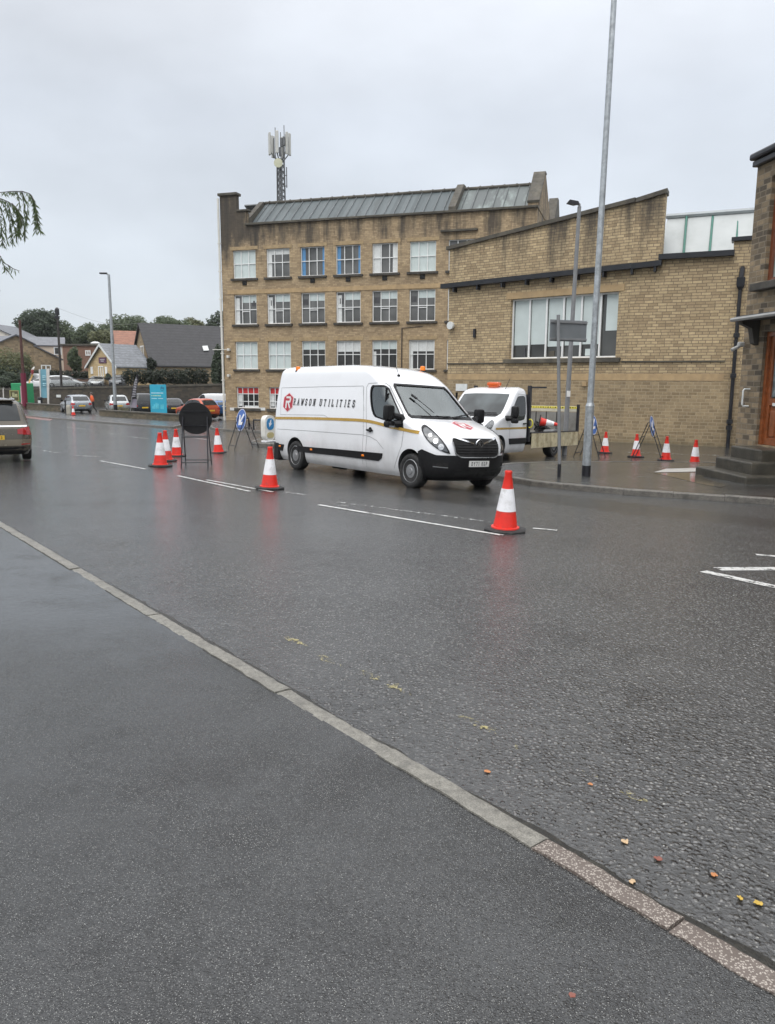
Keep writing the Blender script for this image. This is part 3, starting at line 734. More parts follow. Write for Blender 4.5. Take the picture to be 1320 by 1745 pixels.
# ---- phone mast on the roof
mp_ = WM[mill] @ V((pl(mill, 478, 340, 6)[0], 6, 0)); zb_ = WM[mill] @ V((0, 0, zt + .5))
mast = thing('phone_mast', 'lattice phone mast with pale panel antennas standing above the mill roof', 'mast', (mp_.x, mp_.y, zb_.z))
def mz(py): return at(478, py, mp_.y).z - zb_.z
k_ = mp_.y / FPX
MGREY = pm('mast_grey', (.13, .135, .14), .5, .2, 2); PANELM = pm('antenna_panel', (.50, .50, .47), .5, .05, 2)
mb = MB(); ht = mz(272)
for a in range(3):
    t = a * 2 * pi / 3 + .4; mb.tube([(cos(t) * .42, sin(t) * .42, -1), (cos(t) * .34, sin(t) * .34, ht)], .07, 6)
nb_ = 14
for k in range(nb_):
    za, zb2 = -1 + (ht + 1) * k / nb_, -1 + (ht + 1) * (k + 1) / nb_
    for a in range(3):
        t, u = a * 2 * pi / 3 + .4, (a + 1) * 2 * pi / 3 + .4; r = .38
        mb.tube([(cos(t) * r, sin(t) * r, za), (cos(u) * r, sin(u) * r, zb2)], .035, 4); mb.tube([(cos(t) * r, sin(t) * r, zb2), (cos(u) * r, sin(u) * r, zb2)], .03, 4)
mb.tube([(.12, -.2, -1), (.12, -.2, ht)], .11, 6); mb.build('lattice', MGREY, mast)
mb = MB()
for t in range(6):
    an = t * pi / 3 + .3; mb.tube([(cos(an) * .2, sin(an) * .2, ht - .2), (cos(an) * .75, sin(an) * .75, ht + .5), (cos(an) * .75, sin(an) * .75, mz(232))], .05, 5)
for dx, dy, zz in ((-.35, -.1, 218), (.05, .2, 224), (.38, -.1, 214)): mb.tube([(dx, dy, ht), (dx, dy, mz(zz))], .035, 5)
mb.tube([(.28, -.2, mz(318)), (.60, -.2, mz(318))], .04, 5); mb.tube([(.28, -.2, mz(300)), (.60, -.2, mz(300))], .04, 5); mb.tube([(.55, -.2, mz(321)), (.55, -.2, mz(286))], .045, 5)
mb.build('mounting_poles', MGREY, mast)
for an, wd in ((200, .40), (262, .26), (320, .20), (350, .30), (80, .3), (140, .3)):
    t = RAD(an); m = MB(); m.bbox((cos(t) * .85, sin(t) * .85, (mz(229) + mz(265)) / 2), (.16, wd, mz(228) - mz(266)), .04, t); m.build('panel_antenna', PANELM, mast)
for dx, z_ in ((.2, 246), (.42, 244), (.1, 262)):
    m = MB(); m.bbox((dx, -.55, mz(z_)), (.2, .2, .7), .03); m.build('radio_unit', MGREY, mast)
m = MB(); m.lathe([(0, -.02), (.3, .0), (.36, .12), (.36, .2), (0, .22)], 16, (-.05, -.6, mz(282)), MX.Rotation(pi / 2, 3, 'X'), cap=False); m.build('dish_antenna', pm('dish_cover', (.52, .52, .38), .5, .05, 3), mast)

# ---- the low workshop block with its saw-tooth roof wall (two straight lengths of wall that meet at a slight bend)
R0 = at(1283, 700, 31.5); aR = atan2(-.423, .906); aL = atan2(-.669, .743)
def meet(px, p0, ang): q = on_plane(px, 650, p0, ang); return (q.x, q.y)
B0 = meet(1066, (R0.x, R0.y), aR); L0 = meet(762, B0, aL)
zbase = gz(14, 32) - .08
low = thing('workshop_building', 'low sandstone workshop block with a saw-tooth roofline and one wide window', 'building', (L0[0], L0[1], zbase), aL)
bl_ = WM[low].inverted() @ V((B0[0], B0[1], zbase)); DR = aR - aL     # local bend point, and the turn of the right-hand length
def pR(px, py, y=0.0):
    q0 = V((B0[0], B0[1])) + V((-sin(aR), cos(aR))) * y; q = on_plane(px, py, (q0.x, q0.y), aR)
    return ((q.x - B0[0]) * cos(aR) + (q.y - B0[1]) * sin(aR), q.z - zbase)
def pL(px, py, y=0.0): return pl(low, px, py, y)
zband0, zband1 = pL(1000, 648)[1], pL(1000, 637)[1]
sB = bl_.x
ws0, ws1 = pL(869, 560)[0], pL(1051, 560)[0]; wz0 = (pL(870, 612)[1] + pL(1048, 608.5)[1]) / 2; wz1 = (pL(871, 510)[1] + pL(1050, 497)[1]) / 2
ctop = lambda px: 425 - (px - 768) * (97 / 367)
mb = MB(); mb.prism([(0, zband0), (sB, zband0), (sB, pL(1066, ctop(1066))[1]), (0, pL(764, 426)[1])], WF, 0, .5, [[(ws0, wz0), (ws1, wz0), (ws1, wz1), (ws0, wz1)]])
mb.box((-.0 + .25, 6, zband0 / 2 + 4), (.5, 11, 8)); mb.build('wall', ST_LOW, low)
mb = MB(); mb.prism([(0, -.8), (sB, -.8), (sB, zband0), (0, zband0)], WF, 0, .5); mb.build('base_wall', ST_LOWB, low)
pk = pR(1135, 328); sE = pR(1330, 600)[0]; g1, g2 = pR(1127, 441), pR(1250, 434); p1_, p2_ = pR(1250, 410), pR(1330, 404)
mb = MB(); mb.prism([(0, zband0), (sE, zband0), (sE, p2_[1]), (p1_[0], p1_[1]), (g2[0], g2[1]), (g1[0], g1[1]), (pk[0], pk[1]), (0, pR(1066, ctop(1066))[1])], WF, 0, .5)
mb.build('wall', ST_LOW, low, loc=bl_, rot=DR)
mb = MB(); mb.prism([(0, -.8), (sE, -.8), (sE, zband0), (0, zband0)], WF, 0, .5); mb.build('base_wall', ST_LOWB, low, loc=bl_, rot=DR)
def both(name, mat, fnL, fnR):
    m = MB(); fnL(m); o1 = m.build(name, mat, low)
    m = MB(); fnR(m); o2 = m.build(name, mat, low, loc=bl_, rot=DR); return o1, o2
def strip(m, pts, h0, h1, y0, y1):
    """a band along pts (s,z) in the wall plane from z+h0 to z+h1, depth y0..y1"""
    for (a, za), (b, zb) in zip(pts, pts[1:]):
        vs = [V((s, y, z + h)) for s, z in ((a, za), (b, zb)) for y in (y0, y1) for h in (h0, h1)]
        m.add(vs, [(0, 1, 3, 2), (4, 6, 7, 5), (0, 4, 5, 1), (2, 3, 7, 6), (0, 2, 6, 4), (1, 5, 7, 3)])
both('string_course', ASHLAR, lambda m: strip(m, [(0, zband0), (sB, zband0)], 0, zband1 - zband0, -.012, .05), lambda m: strip(m, [(0, zband0), (sE - 2, zband0)], 0, zband1 - zband0, -.012, .05))
zs = pL(1000, 617)[1]
both('drip_course', COPE, lambda m: (strip(m, [(0, zs), (ws0 - .3, zs)], -.03, .03, -.05, .05), strip(m, [(ws1 + .3, zs), (sB, zs)], -.03, .03, -.05, .05)), lambda m: strip(m, [(0, zs), (sE - 2, zs)], -.03, .03, -.05, .05))
both('roof_coping', COPE, lambda m: strip(m, [(-.15, pL(762, 426)[1]), (sB, pL(1066, ctop(1066))[1])], -.02, .15, -.12, .62), lambda m: strip(m, [(0, pR(1066, ctop(1066))[1]), (pk[0] + .05, pk[1])], -.02, .15, -.12, .62))
M_GUT = pm('black_gutter', (.012, .013, .017), .35, .3, 3, dirt=(.05, .05, .05), dscale=1, damt=.4)
gl0, gl1 = pL(757, 492), pL(1066, 459.5)
both('gutter', M_GUT, lambda m: strip(m, [(gl0[0], gl0[1]), (sB + .1, gl1[1])], -.02, .20, -.34, .02), lambda m: strip(m, [(0, pR(1066, 459.5)[1]), (pR(1128, 453)[0], pR(1128, 453)[1])], -.02, .20, -.34, .02))
m = MB(); strip(m, [(g1[0] - .1, g1[1]), (g2[0] + .03, g2[1])], -.05, .16, -.26, .5); strip(m, [(p1_[0] - .08, p1_[1]), (p2_[0], p2_[1])], -.03, .12, -.12, .5); m.build('roof_coping', M_GUT, low, loc=bl_, rot=DR)
for px in (778, 818, 860, 901, 943, 987, 1032):
    s = pL(px, 470)[0]; m = MB(); m.box((s, -.14, gl0[1] + (gl1[1] - gl0[1]) * (s - gl0[0]) / (sB - gl0[0]) - .12), (.09, .28, .24)); m.build('gutter_bracket', M_GUT, low)
for p in (pR(1078, 458), pR(1117, 454)): m = MB(); m.box((p[0], -.14, p[1] - .12), (.09, .28, .24)); m.build('gutter_bracket', M_GUT, low, loc=bl_, rot=DR)
lw = window(low, ws0, ws1, wz0, wz1, (), (), glassy('office_glass', (.06, .062, .06), .04, .5, .5), y=.2, fw=.07)
m = MB(); W_ = ws1 - ws0
for px in (898.5, 927, 956, 986.5, 1019):
    s = pL(px, 560)[0]; m.box((s, .19, (wz0 + wz1) / 2), (.075, .07, wz1 - wz0 - .14))
m.build('mullion', FRAME, lw)
for (a, b, pyb) in ((872, 897, 588), (900, 926, 586.5), (929, 955, 590), (958, 985, 588), (988, 1017, 586), (1027, 1050, 562.6)):
    sa, sb = pL(a, 560)[0], pL(b, 560)[0]; zb = pL((a + b) / 2, pyb)[1]
    m = MB(); m.box(((sa + sb) / 2, .262, (zb + wz1) / 2), (sb - sa, .008, wz1 - zb)); m.build('blind', BLIND, lw)
m = MB(); s, z = pL(1001, 601)
m.box((s, .25, wz0 + .25), (.5, .03, .3)); m.build('box_on_sill', BLIND, lw)
m = MB(); m.box((pL(889, 600)[0], .25, wz0 + .3), (.08, .03, .45)); m.build('box_on_sill', M_DUCT, lw)
m = MB(); m.box((pL(935, 600)[0], .25, wz0 + .22), (.3, .03, .25)); m.build('box_on_sill', BRNF_ if 0 else COPE, lw)
m = MB(); m.bbox(((ws0 + ws1) / 2, 0, wz0 - .11), (W_ + .5, .3, .2), .02); m.build('sill', COPE, lw)
m = MB(); m.box(((ws0 + ws1) / 2, -.008, wz1 + .15), (W_ + .5, .05, .28)); m.build('lintel', ASHLAR, lw)
# sloping glazed rooflight behind the right-hand parapet
m = MB(); yA, yB = .7, 2.4
q = [pR(1120, 446, yA), pR(1330, 436, yA), pR(1330, 358, yB), pR(1137, 373, yB)]
GW = pm('polycarbonate_roof', (.43, .45, .445), .55, .05, 1.2, dirt=(.33, .35, .34), dscale=.8, damt=.5)
vs = [(q[0][0], yA, q[0][1]), (q[1][0], yA, q[1][1]), (q[2][0], yB, q[2][1]), (q[3][0], yB, q[3][1])]
vs += [(x, y + .1, z - .1) for x, y, z in vs]
m.add(vs, [(0, 1, 2, 3), (7, 6, 5, 4), (0, 4, 5, 1), (1, 5, 6, 2), (2, 6, 7, 3), (3, 7, 4, 0)]); rl = m.build('rooflight', GW, low, loc=bl_, rot=DR)
m = MB()
GRN = pm('green_bar', (.03, .15, .11), .4, .1, 3)
for pa, pb in ((1164, 1170), (1208, 1214.5), (1253, 1257.5), (1297, 1300)):
    a, b = pR(pa, 440, yA), pR(pb, 369, yB); m.tube([(a[0], yA - .04, a[1]), (b[0], yB - .04, b[1])], .05, 6)
o = m.build('glazing_bar', GRN, rl)
m = MB(); a, b = pR(1135, 371, yB), pR(1330, 357, yB); m.tube([(a[0], yB, a[1] + .05), (b[0], yB, b[1] + .05)], .11, 6); m.build('ridge_cap', pm('ridge_grey', (.33, .36, .37), .4, .1, 2), rl)
m = MB(); m.prism([(.5, zband0), (11, zband0), (11, pk[1] - 4), (.5, pk[1] - 1.0)], lambda u, v, o_: (o_, u, v), .2, pk[0] - .2); m.build('roof', LEAD, low, loc=bl_, rot=DR)
m = MB(); m.prism([(.5, zband0), (11, zband0), (11, g1[1] - 1.5), (.5, g1[1] - .6)], lambda u, v, o_: (o_, u, v), pk[0] - .1, sE); m.build('roof', LEAD, low, loc=bl_, rot=DR)
m = MB(); s, z = pL(770.5, 555); m.lathe([(.0, -.12), (.16, -.1), (.19, 0), (.19, .1), (0, .1)], 14, (s, -.12, z), MX.Rotation(pi / 2, 3, 'X'), cap=False); m.build('bulkhead_lamp', CURT, low)
m = MB(); s, z = pL(809.5, 568); m.box((s, -.06, z), (.12, .1, .42)); m.build('wall_box', M_BLKMET, low)
m = MB(); s, z = pL(997, 654); m.box((s, -.06, z), (.2, .1, .2)); m.build('wall_socket', ASHLAR, low)
m = MB(); s, z = pL(776, 660); m.box((s + .4, -.03, z), (.7, .04, .35)); m.build('wall_sign', CURT, low)
# black cast-iron downpipe
m = MB(); a, b = pR(1262, 470), pR(1241, 757); sx = (a[0] + b[0]) / 2; m.tube([(sx, -.15, -.1), (sx, -.15, a[1])], .075, 10)
for pz in (.9, 1.15, 3.0, 4.6): m.lathe([(.085, -.09), (.12, -.08), (.12, .08), (.085, .09)], 10, (sx, -.15, pz))
m.lathe([(.1, 0), (.2, .12), (.22, .45), (.1, .5)], 4, (sx, -.17, a[1] - .55), MX.Rotation(pi / 4, 3, 'Z')); m.tube([(sx, -.15, a[1] - .1), (sx + .02, -.1, a[1] + .25), (sx + .02, .3, a[1] + .4)], .1, 8)
m.build('downpipe', M_GUT, low, loc=bl_, rot=DR)

# ---- the stone house on the right: its door side, then a long front that runs on out of the picture
hx, hy = at(1257, 700, 19.8).x, 19.8
HA = atan2(-.994, .11)                  # local x runs from the far corner towards the camera, local y into the house
hz = gz(hx, hy) + .1
hs = thing('stone_house', 'dark weathered stone house with a brown front door at the right edge', 'house', (hx, hy, hz), HA)
# facing left: inward normal must be to the right (+X)
def ph(px, py, y=0.0): return pl(hs, px, py, y)
if (WM[hs].to_3x3() @ V((0, 1, 0))).x < 0: raise SystemExit('house normal')
dz0 = ph(1292, 758)[1]; ds0 = ph(1291, 700)[0]; ds1 = ds0 + 1.02; dz1 = ph(1300, 566)[1]
us0 = ph(1307, 400)[0]; us1 = us0 + 1.25; uz0 = ph(1308, 480)[1]; uz1 = ph(1314, 300)[1]
ztop = ph(1287, 287)[1]; HL = 3.5
m = MB(); m.prism([(0, -.6), (HL, -.6), (HL, ztop), (0, ztop)], WF, 0, .4, [[(ds0, dz0), (ds1, dz0), (ds1, dz1), (ds0, dz1)], [(us0, uz0), (us1, uz0), (us1, uz1), (us0, uz1)]])
m.box((.2, 4.2, ztop / 2 - .3), (.4, 7.6, ztop + .6)); m.build('wall', ST_HOUSE, hs)
# front wall along the main road
fa = atan2(-.7809, .6247); cw = WM[hs] @ V((HL, 0, 0)); fr = fa - HA
m = MB(); fh = []
for k in range(4):
    for z0, z1 in ((1.0, 2.8), (4.2, 5.8)): fh.append([(1.6 + k * 4.4, z0), (3.0 + k * 4.4, z0), (3.0 + k * 4.4, z1), (1.6 + k * 4.4, z1)])
m.prism([(.02, -.8), (19, -.8), (19, ztop), (.02, ztop)], WF, 0, .4, fh); fwall = m.build('front_wall', ST_HOUSE, hs, loc=(HL, 0, 0), rot=fr)
BRN = pm('brown_door_wood', (.24, .072, .022), .35, .25, 9, coat=.3); BRNF = pm('brown_frame', (.16, .045, .018), .4, .2, 6, coat=.2)
for h in fh: window(fwall, h[0][0], h[1][0], h[0][1], h[2][1], (.5,), (.65,), GL_GREY, frame=BRNF, sill=.15)
# door
dr = MB()
for u0, u1, v0, v1 in ((ds0, ds0 + .1, dz0, dz1), (ds1 - .1, ds1, dz0, dz1), (ds0 + .1, ds1 - .1, dz1 - .1, dz1)): dr.box(((u0 + u1) / 2, .14, (v0 + v1) / 2), (u1 - u0, .12, v1 - v0))
a0, a1 = ds0 + .1, ds1 - .1; zmid = ph(1310, 685)[1]
dr.box(((a0 + a1) / 2, .17, dz0 + .09), (a1 - a0, .06, .16)); dr.box(((a0 + a1) / 2, .17, zmid), (a1 - a0, .06, .16)); dr.box(((a0 + a1) / 2, .17, dz1 - .17), (a1 - a0, .06, .12))
for u in (a0 + .06, a1 - .06): dr.box((u, .171, (dz0 + dz1) / 2 - .05), (.12, .058, dz1 - dz0 - .12))
dr.box(((a0 + a1) / 2, .20, (dz0 + zmid) / 2), (a1 - a0, .03, zmid - dz0))
for u in (.32, .68): dr.bbox((a0 + (a1 - a0) * u, .18, (dz0 + zmid) / 2), (.22, .05, (zmid - dz0) - .42), .02)
door = dr.build('door', BRN, hs)
m = MB(); m.box(((a0 + a1) / 2, .19, (zmid + dz1) / 2 - .03), (a1 - a0 - .22, .012, dz1 - zmid - .28)); m.build('pane', glassy('door_glass', (.16, .19, .2), .15, .4, 6), door)
m = MB(); m.box(((a0 + a1) / 2, .135, zmid - .22 + .16), (.28, .02, .07)); m.build('letter_box', CURT, door)
window(hs, us0, us1, uz0, uz1, (.5,), (), BLIND, frame=BRNF, sill=.0, fw=.1)
m = MB(); m.bbox(((us0 + us1) / 2, -.03, uz0 - .1), (us1 - us0 + .5, .34, .18), .02); m.build('window_sill', SOOT, hs)
# eaves gutter and cornice, roof
m = MB(); m.bbox((HL / 2 + .02, -.02, ztop + .06), (HL + .10, .22, .13), .02); m.bbox((HL / 2 + .02, -.06, ztop + .22), (HL + .18, .30, .16), .05); m.build('eaves', M_GUT, hs)
m = MB(); m.bbox((9.5, -.12, ztop + .062), (19, .36, .13), .02); m.bbox((9.5, -.22, ztop + .242), (19, .5, .2), .06); m.build('eaves', M_GUT, hs, loc=(HL, 0, 0), rot=fr)
SLATE = pm('slate', (.085, .09, .10), .45, .25, 2.5, dirt=(.05, .05, .055), dscale=1, damt=.6)
m = MB(); slope(m, -.02, HL + 6, -.05, ztop + .3, 4.5, ztop + 3.0, .15); m.build('roof', SLATE, hs)
m = MB(); slope(m, -.5, 19, -.2, ztop + .3, 4.5, ztop + 3.2, .15); m.build('roof', SLATE, hs, loc=(HL, 0, 0), rot=fr)
# canopy above the door with brackets
cz = ph(1256, 548, -.25)[1]
m = MB(); cs0, cs1 = ph(1262, 548, -.5)[0] - .1, ds1 + .5
vs = [(s, y, z) for s in (cs0, cs1) for y, z in ((.0, cz + .11), (.0, cz), (-.62, cz - .02), (-.62, cz + .07))]
m.add(vs, [(0, 1, 2, 3), (7, 6, 5, 4), (0, 3, 7, 4), (3, 2, 6, 7), (2, 1, 5, 6), (1, 0, 4, 5)]); cp = m.build('door_canopy', SLATE, hs)
m = MB(); m.tube([(cs0 - .03, -.66, cz + .0), (cs1, -.66, cz)], .05, 6); m.build('canopy_gutter', pm('canopy_grey', (.30, .30, .29), .5, .1, 3), cp)
for s in (ds0 - .3, ds1 + .3): m = MB(); m.prism([(0, cz), (-.5, cz), (-.44, cz - .1), (-.2, cz - .2), (-.12, cz - .55), (0, cz - .6)], lambda u, v, o_: (o_, u, v), s - .09, s + .09); m.build('canopy_bracket', SOOT, cp)
m = MB(); hz1, hz2 = ph(1274, 663)[1], ph(1274, 692)[1]; hsx = ph(1276, 680)[0]
m.tube([(hsx, 0, hz1), (hsx, -.14, hz1), (hsx, -.17, hz1 - .04), (hsx, -.17, hz2 + .04), (hsx, -.14, hz2), (hsx, 0, hz2)], .022, 8); m.build('grab_rail', CURT, hs)
m = MB(); s, z = ph(1270, 587); m.bbox((s, -.12, z), (.12, .16, .12), .03); m.tube([(s, -.1, z), (s - .02, -.14, z - .04), (s - .03, -.34, z - .14)], [.04, .04, .045], 8); m.build('security_camera', pm('camera_grey', (.38, .38, .37), .4, .1, 5), hs)
# steps
ST_STEP = pm('step_stone', (.045, .041, .032), .45, .35, 3, dirt=(.10, .085, .06), dscale=4, damt=.5, bmp=.6, bscale=18)
stp = thing('stone_steps', 'three worn dark stone steps up to the brown house door', 'steps', (hx, hy, hz), HA)
L0_ = dz0 - .03
m = MB(); m.bbox((ds0 + .59, -.30, L0_ / 2 - .1), (1.27, .60, L0_ + .2), .03); m.build('step', ST_STEP, stp)
m = MB(); m.bbox((ds0 + .73, -.60, L0_ * .33 - .1), (1.53, .75, L0_ * .66 + .2), .03); m.build('step', ST_STEP, stp)
m = MB(); m.bbox((ds0 + .84, -.83, L0_ * .165 - .1), (2.21, 1.05, L0_ * .33 + .2), .03); m.build('step', ST_STEP, stp)
# ------------------------------------------------------------------ vehicles
from mathutils.bvhtree import BVHTree
from bisect import bisect_right
def curve(pts):
    """smooth monotone interpolation through (z, value)"""
    xs = [p[0] for p in pts]; ys = [p[1] for p in pts]; n = len(xs)
    d = [(ys[i + 1] - ys[i]) / (xs[i + 1] - xs[i]) for i in range(n - 1)]
    m = [d[0]] + [0 if d[i - 1] * d[i] <= 0 else 2 * d[i - 1] * d[i] / (d[i - 1] + d[i]) for i in range(1, n - 1)] + [d[-1]]
    def f(x):
        if x <= xs[0]: return ys[0]
        if x >= xs[-1]: return ys[-1]
        i = bisect_right(xs, x) - 1; h = xs[i + 1] - xs[i]; t = (x - xs[i]) / h
        return ys[i] * (2 * t ** 3 - 3 * t * t + 1) + h * m[i] * (t ** 3 - 2 * t * t + t) + ys[i + 1] * (3 * t * t - 2 * t ** 3) + h * m[i + 1] * (t ** 3 - t * t)
    return f
class Shell:
    """a vehicle body as a stack of plan outlines; x forward, y left, z up"""
    def __init__(s, xf, xr, w, a, nf=3.0, b=.12, nr=3.0):
        s.xf, s.xr, s.w, s.a = curve(xf), curve(xr), curve(w), curve(a); s.nf, s.b, s.nr = nf, b, nr
    def P(s, z, t, off=0.0, xc=None):
        """front wrap: t=0 nose, +-.75 start of the flank, +-1 at x=xc"""
        sg = 1 if t >= 0 else -1; t = abs(t); xf, a, w = s.xf(z) + off, s.a(z), s.w(z) + off
        if t <= .75:
            th = t / .75 * pi / 2; return V((xf - a + a * max(0, cos(th)) ** (2 / s.nf), sg * w * sin(th) ** (2 / s.nf), z))
        k = (t - .75) / .25; return V((xf - a + (xc - (xf - a)) * k, sg * w, z))
    def outline(s, z, nf=20, ns=14, nr=5):
        xf, xr, w, a, b = s.xf(z), s.xr(z), s.w(z), s.a(z), s.b
        h = []
        for i in range(nf + 1):
            th = pi / 2 * i / nf; h.append((xf - a + a * max(0, cos(th)) ** (2 / s.nf), w * sin(th) ** (2 / s.nf)))
        x0, x1 = xf - a, xr + b
        for i in range(1, ns): h.append((x0 + (x1 - x0) * i / ns, w))
        for i in range(nr + 1):
            th = pi / 2 * i / nr; h.append((x1 - b * sin(th) ** (2 / s.nr), w - (min(w, b * 1.2)) * (1 - max(0, cos(th)) ** (2 / s.nr))))
        h.append((xr, 0)); full = h + [(x, -y) for x, y in reversed(h[1:-1])]
        return [(x, y, z) for x, y in full]
    def mesh(s, zs, nf=20, ns=14, nr=5):
        mb = MB(); n = None
        for z in zs:
            o = s.outline(z, nf, ns, nr); n = len(o); mb.v += o
        for j in range(len(zs) - 1):
            for i in range(n): mb.f.append((j * n + i, j * n + (i + 1) % n, (j + 1) * n + (i + 1) % n, (j + 1) * n + i)); mb.m.append(0)
        mb.f.append(tuple(range(n - 1, -1, -1))); mb.m.append(0)
        mb.f.append(tuple((len(zs) - 1) * n + i for i in range(n))); mb.m.append(0)
        s.mb = mb; s.bvh = BVHTree.FromPolygons([V(p) for p in mb.v], mb.f)
        return mb
    def cast(s, o, d, off):
        h = s.bvh.ray_cast(V(o), V(d).normalized())
        if h[0] is None:
            h = s.bvh.find_nearest(V(o) + V(d).normalized() * 4)
        n = h[1]
        if n.dot(V(d)) > 0: n = -n
        return h[0] + n * off
    def side(s, sg): return lambda x, z, o: s.cast((x, sg * 4, z), (0, -sg, 0), o)
    def front(s): return lambda y, z, o: s.cast((12, y, z), (-1, 0, 0), o)
    def rear(s): return lambda y, z, o: s.cast((-8, y, z), (1, 0, 0), o)
    def top(s): return lambda x, y, o: s.cast((x, y, 6), (0, 0, -1), o)
    def diag(s, sg): # looks at the front corner; u runs across the corner
        return lambda u, z, o: s.cast((V((1, sg, 0)) * 4 + V((-1, sg, 0)) * u * .7071 + V((s.cx, 0, z))), (-1, -sg, 0), o)
    cx = 4.0
    def band(s, z0, z1, xc, off, nt=56, nz=7):
        """skin strip round the front; z0,z1 functions of |t|; closed by a lip"""
        mb = MB(); R = []
        for i in range(nt + 1):
            t = -1 + 2 * i / nt; a_, b_ = z0(abs(t)), z1(abs(t))
            R.append([s.P(a_ + (b_ - a_) * j / nz, t, off, xc) for j in range(nz + 1)])
            lo, hi = s.P(a_, t, -.03, xc), s.P(b_, t, -.01, xc); R[-1] = [lo] + R[-1] + [hi]
        m = nz + 3
        mb.add([p for r in R for p in r], [(i * m + j, (i + 1) * m + j, (i + 1) * m + j + 1, i * m + j + 1) for i in range(nt) for j in range(m - 1)])
        return mb
def pose(x, y, ang, wb=3.0, tw=1.7):
    h = V((cos(ang), sin(ang))); n = V((-sin(ang), cos(ang))); c = V((x, y))
    z = lambda p: gz(p.x, p.y)
    fx = (z(c + h * wb / 2) - z(c - h * wb / 2)) / wb; fy = (z(c + n * tw / 2) - z(c - n * tw / 2)) / tw
    X = V((h.x, h.y, fx)).normalized(); Y0 = V((n.x, n.y, fy)); Z = X.cross(Y0).normalized(); Y = Z.cross(X)
    return MX(((X.x, Y.x, Z.x, x), (X.y, Y.y, Z.y, y), (X.z, Y.z, Z.z, z(c)), (0, 0, 0, 1)))
def mthing(name, label, cat, M, group=None):
    o = bpy.data.objects.new(name, None); COL.objects.link(o); o.matrix_basis = M; WM[o] = M; return tag(o, label, cat, group)
def carve(obj, cutters):
    for c in cutters:
        m = obj.modifiers.new('b', 'BOOLEAN'); m.operation = 'DIFFERENCE'; m.solver = 'EXACT'; m.object = c
        try: m.material_mode = 'INDEX'
        except Exception: pass
    dg = bpy.context.evaluated_depsgraph_get(); dg.update()
    me = bpy.data.meshes.new_from_object(obj.evaluated_get(dg)); old = obj.data; obj.modifiers.clear(); obj.data = me; me.name = old.name
    for c in cutters: bpy.data.objects.remove(c, do_unlink=True)
    me.shade_smooth(); me.set_sharp_from_angle(angle=RAD(35))

# stroke lettering
GLY = {'R': ([[(.12, 0), (.12, 1)], [(.12, .95), (.42, .95), (.56, .84), (.56, .62), (.42, .5), (.12, .5)], [(.34, .5), (.58, 0)]], [(.12, 0), (.58, 0), (.1, 1)]),
       'A': ([[(.04, 0), (.31, 1)], [(.31, 1), (.6, 0)], [(.15, .33), (.5, .33)]], [(.04, 0), (.6, 0)]),
       'W': ([[(0, 1), (.19, 0)], [(.19, 0), (.36, .85)], [(.36, .85), (.53, 0)], [(.53, 0), (.72, 1)]], [(0, 1), (.72, 1)]),
       'S': ([[(.54, .72), (.52, .86), (.42, .95), (.2, .95), (.1, .85), (.1, .65), (.2, .54), (.42, .47), (.54, .36), (.54, .15), (.42, .05), (.2, .05), (.1, .14), (.08, .3)]], []),
       'O': ([[(.08, .2), (.08, .8), (.2, .95), (.44, .95), (.56, .8), (.56, .2), (.44, .05), (.2, .05), (.08, .2), (.08, .3)]], []),
       'N': ([[(.1, 0), (.1, 1)], [(.1, 1), (.54, 0)], [(.54, 0), (.54, 1)]], [(.1, 0), (.1, 1), (.54, 1)]),
       'U': ([[(.1, 1), (.1, .18), (.2, .05), (.44, .05), (.54, .18), (.54, 1)]], [(.1, 1), (.54, 1)]),
       'T': ([[(.32, 0), (.32, 1)], [(.04, .94), (.6, .94)]], [(.32, 0)]), 'I': ([[(.3, 0), (.3, 1)]], [(.3, 0), (.3, 1)]),
       'L': ([[(.14, 0), (.14, 1)], [(.1, .05), (.54, .05)], [(.53, .02), (.53, .25)]], [(.14, 1)]),
       'E': ([[(.14, 0), (.14, 1)], [(.08, .05), (.54, .05)], [(.08, .95), (.54, .95)], [(.14, .5), (.42, .5)]], []),
       'D': ([[(.12, 0), (.12, 1)], [(.1, .95), (.4, .95), (.54, .8), (.54, .2), (.4, .05), (.1, .05)]], []),
       'Y': ([[(.06, 1), (.32, .5)], [(.58, 1), (.32, .5)], [(.32, .52), (.32, 0)]], []), '7': ([[(.08, .95), (.56, .95), (.28, 0)]], []), '1': ([[(.32, 0), (.32, 1)], [(.32, .98), (.2, .85)]], []),
       'K': ([[(.12, 0), (.12, 1)], [(.56, 1), (.14, .45)], [(.24, .55), (.58, 0)]], []),
       'G': ([[(.56, .8), (.44, .95), (.2, .95), (.08, .8), (.08, .2), (.2, .05), (.44, .05), (.56, .2), (.56, .46), (.36, .46)]], []),
       'P': ([[(.12, 0), (.12, 1)], [(.1, .95), (.42, .95), (.56, .84), (.56, .6), (.42, .48), (.12, .48)]], []),
       '5': ([[(.54, .95), (.12, .95), (.1, .55), (.4, .58), (.54, .45), (.54, .18), (.4, .05), (.2, .05), (.08, .16)]], []),
       '3': ([[(.1, .84), (.2, .95), (.42, .95), (.54, .82), (.54, .62), (.42, .52), (.26, .52)], [(.42, .5), (.55, .38), (.55, .18), (.42, .05), (.2, .05), (.08, .18)]], []),
       '2': ([[(.1, .8), (.2, .95), (.42, .95), (.54, .82), (.54, .62), (.1, .05), (.56, .05)]], [])}
